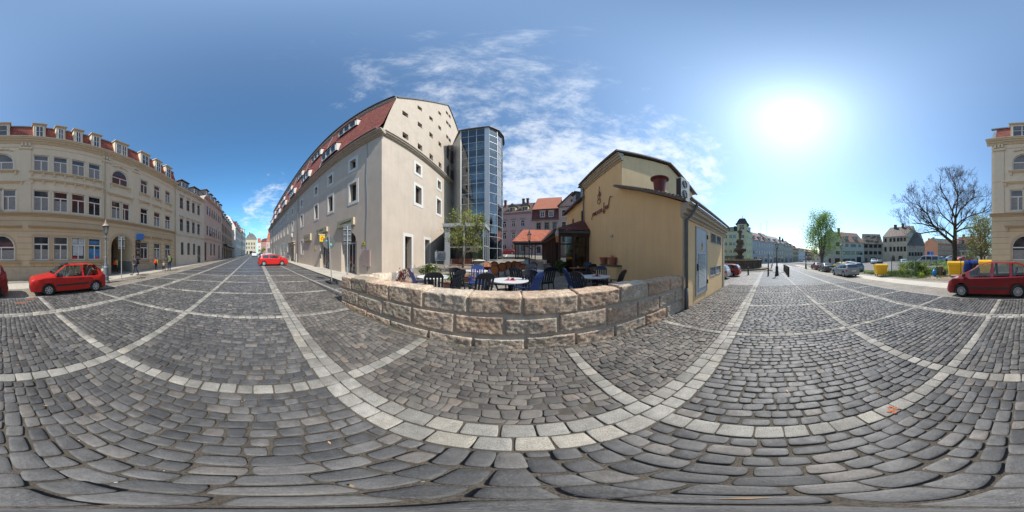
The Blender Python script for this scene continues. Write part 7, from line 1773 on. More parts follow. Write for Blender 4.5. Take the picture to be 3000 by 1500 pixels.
seat(chB, 1206, 784.5, 'a', 'blue garden chair left of the nearest left table', GB_)
seat(chD, 1271, 797, 'a', 'black garden chair turned its back to the wall at the left table', GB_)
seat(chD, 1345, 790, 'a', 'dark garden chair right of the left table turned sideways', GB_)
seat(chB, 1399, 777, 'b', 'blue garden chair at the far side of the table left of centre', GB_, rot=3.3)
seat(chD, 1420, 799.5, 'b', 'black garden chair leaning between the left and the centre table', GB_, dh=.2)
seat(chB, 1443, 790, 'c', 'blue garden chair left of the centre table', GB_)
seat(chD, 1512, 782, 'd', 'dark garden chair left of the table by the lantern post', GB_)
seat(chD, 1553, 790, 'd', 'dark garden chair with its back to the wall before the lantern post table', GB_)
seat(chB, 1575, 798, 'c', 'blue topped garden chair right of the centre table', GB_)
seat(chD, 1610, 782, 'd', 'black garden chair right of the lantern post table', GB_)
seat(chD, 1556, 773.5, 'd', 'dark garden chair right behind the lantern post', GB_, rot=3.1)
seat(chB, 1660, 786, 'e', 'blue backed garden chair left of the table before the cafe wall', GB_)
seat(chD, 1692, 795, 'e', 'black garden chair nearest the wall at the cafe wall table', GB_, dh=-.2)
seat(chD, 1760, 780, 'e', 'dark garden chair behind the cafe wall table under the pots', GB_, rot=2.6)
seat(chD, 1822, 790.5, 'e', 'black garden chair far right against the sandstone wall', GB_)
seat(chD, 1721, 768, 'f', 'dark garden chair behind the brown table at the drainpipe', GB_, rot=2.4)
seat(chD, 1734, 773, 'f', 'dark garden chair right of the brown table at the drainpipe', GB_)
seat(chD, 1337, 784, 'b', 'dark garden chair behind the sideways one near the clay pots', GB_)
GW = 'orange woven chairs on the terrace'
for px, yt, tk, lab in ((1426, 768, 'g', 'woven chair left of the brown table near the tower'), (1448, 766, 'h', 'woven chair between the two brown tables near the tower'), (1451, 778, 'g', 'woven chair nearest the viewer at the left brown table'), (1472, 770, 'h', 'woven chair seen sideways right of the brown tables'), (1489, 766, 'h', 'woven chair alone at the right end of the tower tables'),
      (1507, 765, 'i', 'woven chair leftmost at the porch table'), (1517, 767, 'i', 'second woven chair from the left at the porch table'), (1534, 773, 'i', 'woven chair in front of the porch table'), (1563, 768, 'i', 'woven chair right of the lantern post at the porch table')):
    seat(wvP, px, yt, tk, lab, GW, .94)
# benches, info board, planters
m_slat = mat('red_brown_slats', (.20, .07, .045), .7, .2, 10)
for k, (px, d, rz, lab) in enumerate(((1338, 12.2, .15, 'red brown slatted bench under the small tree, left one'), (1363, 12.4, .05, 'red brown slatted bench under the small tree, right one'))):
    x, y = pol(px, d); z = TZ(x, y); B = thing('park_bench', lab, 'bench', (0, 0, 0), group='slatted benches'); 
    mb = MB()
    for q in range(4): mb.box(-.6, .6, -.2+q*.12, -.11+q*.12, .42, .45)
    mb.build('seat', m_slat, B); mb = MB()
    for q in range(4): mb.box(-.6, .6, .26+q*.02, .29+q*.02, .52+q*.11, .61+q*.11)
    mb.build('backrest', m_slat, B)
    for s in (-.5, .5): mb = MB(); mb.tube([(s, -.2, 0), (s, -.15, .42), (s, .22, .44), (s, .33, .95)], .02, 5); mb.tube([(s, .3, 0), (s, .2, .43)], .02, 5); mb.build('leg', m_gal, B)
    place(B, (x, y, z), rz)
x0, y0 = pol(1320, 11.0); x1, y1 = pol(1400, 10.6); LBn = thing('low_bench', 'long curved low wooden bench in front of the slatted benches', 'bench', ((x0+x1)/2, (y0+y1)/2, TZ(x0, y0))); zb = TZ(x0, y0)
mb = MB(); pts = [((x0+(x1-x0)*t), (y0+(y1-y0)*t)-.5*math.sin(math.pi*t), zb+.42) for t in [i/8 for i in range(9)]]
for a, b in zip(pts, pts[1:]): mb.bar(a, b, .38, .05)
mb.build('seat', mat('light_bench_wood', (.26, .15, .09), .8, .2, 8), LBn)
for p in pts[::2]: mb = MB(); mb.bar((p[0], p[1], zb), (p[0], p[1], zb+.4), .06); mb.build('leg', m_gal, LBn)
x, y = pol(1290, 12.5); z = TZ(x, y); IB = thing('info_board', 'silver mesh information board on two posts before the glass lobby', 'board', (x, y, z)); vd = Vector((x, y, 0)).normalized(); rt = Vector((vd.y, -vd.x, 0)); c = Vector((x, y, 0))
for s in (-.3, .3): mb = MB(); q = c+rt*s; mb.tube([(q.x, q.y, z), (q.x, q.y, z+1.6)], .035, 6); mb.build('post', m_gal, IB)
def vbox(mb, c, rt, vd, w, dpt, z0, z1): q = [c-rt*w-vd*dpt, c+rt*w-vd*dpt, c+rt*w+vd*dpt, c-rt*w+vd*dpt]; mb.hexa([(p.x, p.y, z0) for p in q], [(p.x, p.y, z1) for p in q])
mb = MB(); vbox(mb, c, rt, vd, .42, .06, z+.78, z+1.5); pn = mb.build('panel', mat('board_silver', (.36, .39, .40), .4, .15, 12, metal=.3), IB)
mb = MB()
for k in range(9): q = c+rt*(-.2+.07*k); vbox(mb, q, rt, vd, .012, .068, z+.85, z+1.42)
for k in range(5): vbox(mb, c+rt*.08, rt, vd, .3, .067, z+.88+.13*k, z+.9+.13*k)
mb.build('grid_lines', m_trimb, pn)
m_terr = mat('terracotta_pot', (.48, .17, .09), .8, .1, 6); m_soil = mat('potting_soil', (.06, .04, .03), .95)
m_leafg = mat('leaf_green', (.07, .115, .028), .6, .35, 5, island=.5); m_leafl = mat('leaf_lime', (.34, .40, .05), .6, .25, 5, island=.4); m_leafy = mat('leaf_yellow_green', (.20, .235, .05), .6, .3, 4, island=.5)
m_leafr = mat('leaf_red', (.17, .035, .03), .6, .3, 8, island=.4); m_leafm = mat('leaf_mid_green', (.17, .27, .05), .6, .3, 3, island=.55); m_flow = mat('yellow_flowers', (.62, .42, .02), .6, .3, 9, island=.3); m_blos = mat('white_blossom', (.62, .62, .52), .7, .1, island=.2)
[translucent(q) for q in (m_leafg, m_leafl, m_leafy, m_leafm)]
m_bark = mat('dark_bark', (.055, .042, .033), .95, .35, 5, .6, 25); m_bark2 = mat('grey_bark', (.16, .13, .10), .95, .3, 5, .5, 25); m_twig = mat('twigs', (.065, .05, .04), .9, .2, 3)
def leaf(mb, p, s, rnd):
    a = rnd.uniform(0, 6.28); b = rnd.uniform(-1.2, 1.2); d1 = Vector((math.cos(a)*math.cos(b), math.sin(a)*math.cos(b), math.sin(b))); d2 = d1.cross(Vector((rnd.uniform(-1, 1), rnd.uniform(-1, 1), rnd.uniform(-1, 1)))).normalized()
    p = Vector(p); mb.poly(tuple(p-d1*s), tuple(p+d2*s*.5), tuple(p+d1*s), tuple(p-d2*s*.5))
def shrub(name, lab, cat, x, y, z, rx, ry, rz_, m, n, ls, seed=1, stem=True, clumps=9, group=None, ms=None, droop=0, kind_part='foliage'):
    rnd = random.Random(seed); S = thing(name, lab, cat, (x, y, z), group=group)
    if stem:
        mb = MB()
        for k in range(6): a = rnd.uniform(0, 6.28); mb.tube([(x, y, z), (x+rx*.3*math.cos(a), y+ry*.3*math.sin(a), z+rz_*.6), (x+rx*.7*math.cos(a), y+ry*.7*math.sin(a), z+rz_*1.3)], [.03, .02, .008], 4)
        mb.build('stem', ms or m_bark2, S)
    cl = [(rnd.gauss(0, .45), rnd.gauss(0, .45), rnd.gauss(0, .4), rnd.uniform(.25, .5)) for _ in range(clumps)]; mb = MB()
    for i in range(n):
        c = rnd.choice(cl); p = [c[q]+rnd.gauss(0, c[3]*.55) for q in range(3)]; l = math.sqrt(sum(v*v for v in p))
        if l > 1.15: p = [v/l*rnd.uniform(.9, 1.15) for v in p]
        leaf(mb, (x+p[0]*rx, y+p[1]*ry, max(z+.03, z+rz_+p[2]*rz_)), ls*rnd.uniform(.6, 1.3), rnd)
    mb.build(kind_part, m, S); return S
def pot(px, d, w, h, lab, T=TZ, sq=True, z=None, grp=None):
    x, y = pol(px, d); z = T(x, y) if z is None else z; P = thing('plant_pot', lab, 'plant pot', (x, y, z), group=grp); mb = MB()
    if sq: mb.hexa([(x-w*.75, y-w*.75, z), (x+w*.75, y-w*.75, z), (x+w*.75, y+w*.75, z), (x-w*.75, y+w*.75, z)], [(x-w, y-w, z+h), (x+w, y-w, z+h), (x+w, y+w, z+h), (x-w, y+w, z+h)])
    else: mb.lathe([(w*.68, 0), (w*.95, h*.8), (w*1.06, h*.8), (w*1.06, h), (w*.9, h), (w*.88, h*.9)], (x, y, z), 18)
    mb.build('pot', m_terr, P); mb = MB(); mb.lathe([(w*.7, h-.03), (w*.7, h+.005)], (x, y, z), 10); mb.build('soil', m_soil, P); return x, y, z+h
x, y, z = pot(1183, 6.6, .17, .42, 'square terracotta pot holding the red leaved plant at the wall'); shrub('potted_shrub', 'red leaved potted shrub left of the blue chair', 'plant', x, y, z, .28, .28, .30, m_leafr, 260, .045, 3)
x, y = pol(1163, 7.1); z = TZ(x, y); WP = thing('marker_post', 'short white post beside the red leaved plant', 'post', (x, y, z)); mb = MB(); mb.lathe([(.05, 0), (.05, .72), (.02, .76)], (x, y, z), 10); mb.build('shaft', m_white, WP); mb = MB(); mb.lathe([(.053, .3), (.053, .42)], (x, y, z), 10); mb.build('red_band', m_leafr, WP)
x, y = pol(1258, 8.2); shrub('rhododendron', 'glossy green rhododendron bush before the granary gable wall', 'bush', x, y, TZ(x, y)+.12, .55, .45, .42, m_leafl if False else mat('leaf_rhodo', (.14, .17, .05), .45, .3, 6, island=.5), 700, .075, 5, clumps=14)
x, y = pol(1229, 8.6); shrub('flowering_shrub', 'low shrub with orange yellow flowers left of the rhododendron', 'bush', x, y, TZ(x, y), .3, .3, .16, m_flow, 220, .04, 6, stem=False)
x, y, z = pot(1313, 6.9, .17, .3, 'terracotta pot with a small conifer behind the left table'); shrub('conifer', 'small dark conifer ball in a terracotta pot', 'plant', x, y, z, .16, .16, .2, m_leafm, 320, .03, 7, stem=False, clumps=14)
pot(1336, 7.6, .18, .42, 'tall square terracotta pot behind the sideways chair')
x, y, z = pot(1376, 8.6, .26, .3, 'wide terracotta trough behind the table left of centre'); shrub('flowering_plant', 'yellow and red flowering plant in the wide terracotta trough', 'plant', x, y, z, .3, .22, .1, m_flow, 160, .035, 8, stem=False)
for px, lab, dz in ((1776, 'left terracotta pot on the cafe wall ledge', 0), (1803, 'right terracotta pot on the cafe wall ledge with a dry plant', 0)):
    u = f1.U(px); q = f1.p(u, 1.4, .2); x, y = q[0], q[1]; P = thing('plant_pot', lab, 'plant pot', (x, y, 1.4), group='round terracotta pots on the ledge'); mb = MB(); mb.lathe([(.15, 0), (.22, .33), (.25, .33), (.25, .43), (.2, .43), (.19, .38)], (x, y, 1.4), 18); mb.build('pot', m_terr, P); mb = MB(); mb.lathe([(.18, .38), (.18, .4)], (x, y, 1.4), 12); mb.build('soil', m_soil, P)
    if px > 1800: mb = MB(); rnd = random.Random(4); [mb.tube([(x+rnd.uniform(-.15, .15), y+rnd.uniform(-.1, .1), 1.8), (x+rnd.uniform(-.2, .2), y+rnd.uniform(-.15, .15), 1.8+rnd.uniform(.08, .2))], .006, 4) for _ in range(12)]; mb.build('dry_stems', m_leafr, P)
x, y = pol(1403, 12.2); z = TZ(x, y); PS = thing('covered_table', 'small round covered table with pale domed top beside the benches', 'table', (x, y, z)); mb = MB(); mb.lathe([(.5, .80), (.34, .86), (.05, .9)], (x, y, z), 16); mb.build('top', mat('beige_cloth', (.55, .48, .38), .8), PS); mb = MB(); mb.lathe([(.36, 0), (.4, .8)], (x, y, z), 12); mb.build('post', mat('planter_grey', (.2, .18, .15), .8), PS)
x, y = pol(1648, 10.9); x -= .1; S_ = shrub('potted_palm', 'dark potted shrub in front of the conservatory glass', 'plant', x, y, TZ(x, y), .45, .45, .55, m_leafg, 500, .07, 9)
# ================= trees =================
def grow_branch(mb, tips, p, d, L, r, lvl, rnd, spread=.55, up=.12, kmin=2, kmax=3, bend=.12, shrink=.72, mint=.006, n=5):
    segs = 3; pts = [p]; rs = [r]; q = Vector(p); dd = Vector(d)
    for i in range(segs):
        dd = (dd+Vector((rnd.gauss(0, bend), rnd.gauss(0, bend), rnd.gauss(0, bend)+up*.4))).normalized(); q = q+dd*(L/segs); pts.append(q.copy()); rs.append(max(mint, r*(1-.35*(i+1)/segs)))
    mb[0 if r > .05 else 1].tube(pts, rs, n if r > .05 else 3, caps=False)
    if lvl <= 0: tips.append((q, dd)); return
    for i in range(rnd.randint(kmin, kmax)):
        ax = Vector((rnd.gauss(0, 1), rnd.gauss(0, 1), rnd.gauss(0, .7))).normalized(); nd = (dd+ax*spread*rnd.uniform(.6, 1.3)+Vector((0, 0, up))).normalized()
        k = rnd.randint(1, segs) if i else segs
        grow_branch(mb, tips, pts[k], nd, L*shrink*rnd.uniform(.8, 1.15), rs[k]*(.78 if i == 0 else .6), lvl-1, rnd, spread, up, kmin, kmax, bend, shrink, mint, n)
def tree_thing(name, lab, x, y, z): return thing(name, lab, 'tree', (x, y, z))
# bare tree
TX, TY = pol(2797, 24); TZ0 = GY(TX, TY)-.1; rv = Vector((math.cos(az(2797)), -math.sin(az(2797)), 0)); fv = Vector((math.sin(az(2797)), math.cos(az(2797)), 0))
BT = tree_thing('bare_tree', 'large leafless tree with wide crown between the yellow bins and the cream house', TX, TY, TZ0); rnd = random.Random(11)
def tp(a, zz, b=0): return Vector((TX, TY, 0))+rv*a+fv*b+Vector((0, 0, zz))
mbs = [MB(), MB()]; tips = []
mbs[0].tube([tp(0, TZ0-.2), tp(0, TZ0+.4), tp(-.02, 2.2), tp(-.05, 3.6), tp(.05, 5.0), tp(.05, 6.3), tp(.1, 7.6)], [.52, .42, .37, .40, .30, .24, .19], 12)
limbs = [([(0, 3.6, 0), (-1.2, 4.6, .2), (-2.4, 5.7, .4), (-3.4, 6.8, .5), (-4.1, 8.4, .3)], .24), ([(-.1, 4.6, 0), (-1.4, 5.6, -.6), (-2.8, 6.0, -1.2), (-4.6, 6.5, -1.6)], .16), ([(-2.4, 5.7, .4), (-3.8, 5.6, .6), (-5.4, 5.4, 1), (-6.8, 6.1, 1.2)], .11),
 ([(.05, 5.4, 0), (1.2, 6.0, .4), (2.6, 6.3, .8), (4.0, 6.6, 1.0)], .15), ([(.05, 6.2, 0), (.9, 7.0, -.6), (2.2, 7.7, -1), (4.0, 8.3, -1.2)], .14), ([(.1, 7.4, 0), (.7, 8.8, .2), (1.7, 10.0, .5), (2.8, 11.2, .8)], .15), ([(.1, 7.4, 0), (-.4, 8.8, .2), (-1.0, 10.2, -.3), (-1.8, 11.6, -.8)], .15), ([(0, 6.4, 0), (-1.2, 7.6, .8), (-2.2, 8.8, 1.6), (-2.8, 10.4, 2.0)], .13),
 ([(.1, 7.6, 0), (.3, 9.2, -.8), (.5, 10.8, -1.2), (.3, 12.2, -1.3)], .13), ([(.05, 5.6, 0), (.7, 6.6, 1.4), (1.6, 7.8, 2.6), (2.2, 9.4, 3.4)], .13), ([(.05, 5.8, 0), (-.4, 7.0, -1.6), (-.2, 8.2, -3.0), (.4, 9.6, -3.6)], .12), ([(2.6, 6.3, .8), (3.8, 5.6, 1.2), (5.0, 5.0, 1.4)], .08), ([(-4.1, 8.4, .3), (-5.0, 9.4, .3), (-5.6, 10.0, 0)], .08), ([(-1, 4.5, .2), (-1.6, 5.0, 1.6), (-2.2, 5.4, 3.0)], .1)]
for pts_, r in limbs:
    P_ = [tp(a, zz, b) for a, zz, b in pts_]; mbs[0].tube(P_, [r*(1-.5*i/(len(P_)-1)) for i in range(len(P_))], 8)
    for i in range(1, len(P_)):
        dd = (P_[i]-P_[i-1]).normalized()
        for _ in range(2 if i < len(P_)-1 else 3):
            ax = Vector((rnd.gauss(0, 1), rnd.gauss(0, 1), rnd.gauss(0, .7))).normalized()
            grow_branch(mbs, tips, P_[i], (dd+ax*.7+Vector((0, 0, .15))).normalized(), 1.45, r*.42, 5, rnd, .55, .1, 2, 3, .14, .76, .0085)
mbs[0].build('trunk', m_bark, BT, smooth=True); mbs[1].build('crown', m_twig, BT)
mb = MB()
for q, dd in tips[::2]: leaf(mb, q, .05, rnd)
mb.build('buds', mat('reddish_buds', (.13, .05, .045), .8, island=.3), BT)
# green birch like tree in the yard
def leafy(name, lab, x, y, z, H_, rad, trunk_r, m, nleaf, ls, seed, lvl=4, base=.18, mtr=None, spread=.45, up=.35, blossoms=None, nstems=3, sq=1.0, mid=.42):
    rnd = random.Random(seed); T = tree_thing(name, lab, x, y, z); mbs = [MB(), MB()]; tips = []
    for s in range(nstems):
        a = rnd.uniform(0, 6.28); tp_ = Vector((x+rad*.28*math.cos(a)*(s > 0), y+rad*.28*math.sin(a)*(s > 0), z+H_*rnd.uniform(.8, .96)))
        P_ = [Vector((x, y, z-.1)).lerp(tp_, t)+Vector((rnd.gauss(0, .1), rnd.gauss(0, .1), 0))*rad*.3*t for t in (0, .2, .4, .6, .8, 1)]; mbs[0].tube(P_, [trunk_r*(1-.85*i/5) for i in range(6)], 7)
        for i in range(1, 6):
            if i/5 < base: continue
            for _ in range(3):
                a = rnd.uniform(0, 6.28); t = i/5; L = rad*.5*(1-abs(t-mid)*.9)*rnd.uniform(.7, 1.1)
                grow_branch(mbs, tips, P_[i], Vector((math.cos(a), math.sin(a), up)).normalized(), L, trunk_r*.3*(1-t*.6), lvl-2, rnd, spread, .1, 2, 3, .15, .75, .012)
    if lvl <= 3: mbs[0].add(mbs[1].v, mbs[1].f)
    mbs[0].build('trunk', mtr or m_bark2, T, smooth=True)
    if lvl > 3: mbs[1].build('branches', mtr or m_bark2, T)
    mb = MB(); mb2 = MB()
    for i in range(nleaf):
        q, dd = rnd.choice(tips); g = rnd.gauss; s_ = rad*.11
        p = q+Vector((g(0, s_), g(0, s_), g(0, s_)*sq)); (leaf(mb2, p, ls, rnd) if blossoms and rnd.random() < blossoms else leaf(mb, p, ls*rnd.uniform(.6, 1.4), rnd))
    mb.build('crown', m, T)
    if blossoms: mb2.build('blossom', m_blos, T)
    return T
x, y = pol(2408, 50); leafy('green_tree', 'tall green leafy tree standing among the parked cars in front of the white gabled house', x, y, GY(x, y), 15.2, 6.2, .22, m_leafm, 11000, .17, 21, lvl=5, base=.05, mtr=m_bark2, up=.55, nstems=6, sq=1.6, mid=.3)
x, y = pol(1355, 12.3); leafy('young_tree', 'young tree with sparse lime leaves before the glass lobby', x, y, TZ(x, y), 4.3, 1.75, .07, m_leafl, 2600, .045, 5, lvl=5, base=.38, mtr=m_bark2, up=.45, nstems=3, sq=.9, mid=.55)
x, y = pol(2884, 20); leafy('blossoming_tree', 'yellow green tree with white blossom beside the cream house corner', x, y, GY(x, y)-.5, 6.4, 3.2, .12, m_leafy, 5200, .085, 8, lvl=5, base=.1, blossoms=.12, up=.5, nstems=6, mid=.3)
x, y = pol(2337, 150); leafy('distant_tree', 'small distant green tree beside the far reddish house', *pol(2392, 105), G(90), 8, 3.2, .2, m_leafy, 700, .3, 9, lvl=3, nstems=2)
x, y = pol(1557.5, 25.5); leafy('bare_young_tree', 'small bare tree behind the conservatory porch', x, y, TZ(x, y), 3.6, 1.6, .07, m_twig, 60, .03, 12, lvl=5, base=.4, mtr=m_twig, nstems=3)
x, y = pol(768, 100); shrub('street_tree', 'round green tree before the salmon red house', 'tree', x, y, G(x)+1.2, 2.6, 2.6, 1.5, m_leafm, 500, .25, 14)
for k, (px, d, rx, rz_, m, n, lab) in enumerate(((2664, 20, 1.3, .95, m_leafy, 1100, 'tall yellow green bush behind the wire gate'), (2688, 19, 1.15, .85, m_leafg, 1200, 'dense green bush right of the wire gate'), (2712, 20, 1.3, .8, m_leafy, 900, 'loose yellow green bush below the billboard'), (2763, 24, 1.6, .75, m_leafm, 900, 'dark green hedge bush left of the bare tree trunk'), (2699, 16.4, .45, .3, m_leafl, 260, 'small bright weed clump beside the gate post'), (2737, 19, .8, .4, m_leafm, 350, 'low green clump behind the rubbish bags'), (2650, 24, 1.6, .9, m_blos, 420, 'white flowering bush behind the wire gate'), (2775, 21, .9, .35, m_leafl, 300, 'pale green clump beside the first yellow bin'))):
    x, y = pol(px, d); shrub('bush', lab, 'bush', x, y, GY(x, y), rx, rx, rz_, m, n, .085 if rx > .6 else .05, 30+k)
# grass tufts (uncountable)
rnd = random.Random(77); mb = MB()
def tuft(x, y, z, h, n):
    for _ in range(n):
        a = rnd.uniform(0, 6.28); dx, dy = rnd.gauss(0, h*.35), rnd.gauss(0, h*.35); bx, by = x+rnd.gauss(0, h*.3), y+rnd.gauss(0, h*.3); w = h*.05
        mb.poly((bx-w*math.cos(a), by-w*math.sin(a), z), (bx+w*math.cos(a), by+w*math.sin(a), z), (bx+dx, by+dy, z+h*rnd.uniform(.6, 1.2)))
for _ in range(900):
    px = rnd.uniform(2500, 2770); d = rnd.uniform(15.5, 23); x, y = pol(px, d)
    if y > -12.25 or (x < 9.3 and rnd.random() < .75): continue
    tuft(x, y, GY(x, y), rnd.uniform(.12, .45), 7)
for _ in range(260): x = rnd.uniform(3.5, 22); y = -11.95-abs(rnd.gauss(0, .2)); tuft(x, y, GY(x, y), rnd.uniform(.04, .12), 6)
for _ in range(150):   # weeds at the foot of the sandstone wall
    x = rnd.choice((rnd.uniform(-5.3, 5.0), rnd.gauss(-4.4, .35), rnd.gauss(-1.2, .3), rnd.gauss(-2.9, .25))); x = max(-5.4, min(5, x)); tuft(x, 2.93-abs(rnd.gauss(0, .05)), G(x)-.02, rnd.uniform(.02, .055), 6)
o = mb.build('grass', mat('grass_blades', (.14, .20, .045), .8, .3, 2, island=.4)); tag(o, 'green grass and weeds on the yard and at the wall foot', 'grass', None, 'stuff')
rnd = random.Random(5); mb = MB()
for _ in range(1500):
    x, y = rnd.uniform(-7, 7), rnd.choice((rnd.uniform(-4, 3), rnd.gauss(2.2, .5), rnd.uniform(-1, 1))); y = min(y, 2.9); s_ = rnd.uniform(.003, .009); mb.ball((x, y, G(x)-.012), s_, s_, s_*.5, 4, 3)
o = mb.build('grit', mat('pale_grit', (.38, .34, .28), .9, island=.5)); tag(o, 'loose pale grit lying in the paving joints', 'grit', None, 'stuff')

# ================= bins, fence, billboard =================
m_byel = mat('bin_yellow', (.78, .46, .015), .45, .06, 2); m_bblu = mat('bin_blue', (.015, .07, .42), .45, .05); m_bblk = mat('bin_black', (.03, .03, .032), .6)
def bin_proto(mbody, mlid):
    B = thing('waste_container', 'x', 'waste container', (0, 0, 0)); mb = MB(); mb.hexa([(-.58, -.4, .22), (.58, -.4, .22), (.58, .4, .22), (-.58, .4, .22)], [(-.66, -.5, 1.08), (.66, -.5, 1.08), (.66, .5, 1.08), (-.66, .5, 1.08)]); mb.box(-.7, .7, -.54, .54, 1.04, 1.1); mb.build('body', mbody, B)
    mb = MB(); n = 8; vs = []
    for s in (-.72, .72):
        for k in range(n+1): a = math.pi*k/n; vs.append((s, .55*math.cos(a), 1.1+.30*math.sin(a)**.7))
    mb.add(vs, [(k, k+1, n+2+k, n+1+k) for k in range(n)]+[tuple(range(n, -1, -1)), tuple(range(n+1, 2*n+2))]); mb.build('lid', mlid, B)
    for sx in (-.5, .5):
        for sy in (-.32, .32): mb = MB(); mb.tube([(sx-.025, sy, .09), (sx+.025, sy, .09)], .09, 10); mb.bar((sx, sy, .1), (sx, sy, .24), .06); mb.build('wheel', m_trimb, B)
    return B
bY = bin_proto(m_byel, m_byel); bB = bin_proto(m_bblu, m_bblu); bK = bin_proto(m_bblk, m_bblu)
GBn = 'waste containers at the yard'
def putbin(src, px, d, rz, lab, s=1.0):
    c = src if src not in used else copy_tree(src); used.add(src); x, y = pol(px, d); place(c, (x, y, GY(x, y)), rz, lab, s, GBn); return c
def facing(px, t=0): return math.atan2(math.cos(az(px)), math.sin(az(px)))-math.pi/2+t+math.pi
gy = putbin(bY, 2580, 18.6, facing(2580, .35), 'yellow waste container with black graffiti standing alone left of the wire gate')
putbin(bY, 2799, 16.3, facing(2799, .12), 'yellow waste container in front of the bare tree trunk', 1.1); putbin(bB, 2834, 18.4, facing(2834, .5), 'blue waste container just right of the yellow one', 1.02); putbin(bK, 2862, 18.2, facing(2862, .5), 'black waste container with blue lid', 1.02); putbin(bY, 2890, 16.6, facing(2890, .1), 'yellow waste container partly hidden by the family car and house corner', 1.1)
x, y = pol(2580, 18.6); vd = Vector((x, y, 0)).normalized(); r_ = Matrix.Rotation(facing(2580, .35), 4, 'Z')
mb = MB(); 
for (a_, b_, c_, d_) in ((.15, .9, .35, 1.0), (.2, .65, .3, .85), (.1, .5, .2, .7), (.3, .5, .42, .62), (.0, .38, .12, .44), (.35, .36, .42, .46)): mb.hexa([(a_, -.50, b_), (c_, -.50, b_), (c_, -.47, b_), (a_, -.47, b_)], [(a_+.03, -.53, d_), (c_-.03, -.53, d_), (c_-.03, -.5, d_), (a_+.03, -.5, d_)])
gr = mb.build('graffiti', m_black, gy) if False else None
gmb = MB(); gmb.v = [tuple(v) for v in mb.v]; gmb.f = mb.f; gmb.mi = mb.mi; me_o = gmb.build('graffiti', m_black); COL.objects.unlink(me_o); COL.objects.link(me_o); me_o.parent = gy
x, y = pol(2753, 17.2); z = GY(x, y); WB = thing('wheelie_bin', 'brown grey open bin with a sack between the rubbish bags', 'bin', (x, y, z)); mb = MB(); mb.hexa([(x-.22, y-.22, z+.05), (x+.22, y-.22, z+.05), (x+.22, y+.22, z+.05), (x-.22, y+.22, z+.05)], [(x-.3, y-.3, z+.98), (x+.3, y-.3, z+.98), (x+.3, y+.3, z+.98), (x-.3, y+.3, z+.98)]); mb.build('body', mat('olive_bin', (.12, .105, .07), .7, .15, 4), WB); mb = MB(); mb.lathe([(.32, .92), (.34, .98), (.28, 1.06), (.2, 1.0)], (x, y, z), 10); mb.build('sack_rim', mat('sack_beige', (.35, .29, .2), .9), WB)
x, y = pol(2738, 17.0); z = GY(x, y); mb = MB(); mb.ball((x, y, z+.35), .27, .25, .36, 12, 8, .06); mb.ball((x+.02, y, z+.74), .1, .1, .09, 8, 5, .1); o = mb.build('rubbish_bag', mat('blue_bag', (.01, .2, .55), .3, .1), smooth=True); tag(o, 'bright blue rubbish bag left of the open bin', 'rubbish bag')
x, y = pol(2766, 17.6); z = GY(x, y); mb = MB(); mb.ball((x, y, z+.25), .28, .28, .3, 10, 7, .08); o = mb.build('rubbish_bag', mat('black_bag', (.02, .022, .025), .35), smooth=True); tag(o, 'black rubbish bag right of the open bin', 'rubbish bag')
m_gf = mat('fence_green', (.03, .085, .06), .5); m_mesh = clear_glass('wire_mesh', (.82, .86, .84), .15)
a = onG(2612, 807); b = onG(2683, 810); WG = thing('wire_gate', 'green framed wire mesh gate between two posts', 'gate', (a[0], a[1], a[2])); A_, B_ = Vector(a), Vector(b); hg = Vector((0, 0, 1.62))
for p, r in ((A_, .045), (B_, .07)): mb = MB(); mb.tube([tuple(p), tuple(p+hg*1.02)], r, 6); mb.build('post', m_gf, WG)
mb = MB(); zo = Vector((0, 0, .12)); mb.tube([tuple(A_+zo), tuple(B_+zo)], .02, 5); mb.tube([tuple(A_+hg*.97), tuple(B_+hg*.97)], .025, 5)
for t in (.4, .66): mb.tube([tuple(A_.lerp(B_, t)+zo), tuple(A_.lerp(B_, t)+hg*.97)], .02, 5)
mb.build('frame', m_gf, WG); mb = MB(); 
for k in range(40): t = k/40; mb.bar(tuple(A_.lerp(B_, t)+zo), tuple(A_.lerp(B_, t)+hg*.96), .005)
for k in range(8): mb.bar(tuple(A_+zo+Vector((0, 0, .18*k))), tuple(B_+zo+Vector((0, 0, .18*k))), .005)
mb.build('mesh', m_gf, WG)
a = onG(2745, 816.5); mb = MB(); mb.tube([a, (a[0], a[1], a[2]+1.75)], .035, 6); o = mb.build('fence_post', m_gf); tag(o, 'single dark post standing before the rubbish bags', 'post')
x, y = pol(2815, 15.6); z = GY(x, y); mb = MB(); mb.tube([(x, y, z), (x, y, z+1.85)], .035, 6); o = mb.build('fence_post', m_gf); tag(o, 'dark post in front of the yellow container by the tree', 'post')
x, y = pol(2726, 44); z = GY(x, y); BBd = thing('billboard', 'blue and white billboard with a red spot in front of the terracotta house', 'billboard', (x, y, z)); vd = Vector((x, y, 0)).normalized(); rt = Vector((vd.y, -vd.x, 0)); c = Vector((x, y, 0)); z0, z1 = H+44*tel(754), H+44*tel(736.5); hw = 44*math.radians(20*.12)/2
mb = MB(); vbox(mb, c, rt, vd, hw, .08, z0, z1); bd = mb.build('board', mat('billboard_blue', (.22, .34, .55), .5, .5, .9), BBd)
mb = MB(); vbox(mb, c-vd*.09-rt*.55, rt, vd, .35, .01, (z0+z1)/2, z1-.1); vbox(mb, c-vd*.09, rt, vd, hw*.9, .01, z0+.08, z0+.2); mb.build('dark_blue_area', mat('billboard_dark', (.02, .08, .3), .5), bd); mb = MB(); q = c-vd*.1+rt*.35; mb.ball((q.x, q.y, (z0+z1)/2+.3), .2, .2, .22, 10, 6); mb.build('red_spot', mat('billboard_red', (.3, .03, .04), .5), bd)
for s in (-.7, .7): mb = MB(); q = c+rt*s; mb.tube([(q.x, q.y, z-.2), (q.x, q.y, z0)], .08, 5); mb.build('post', m_gal, BBd)
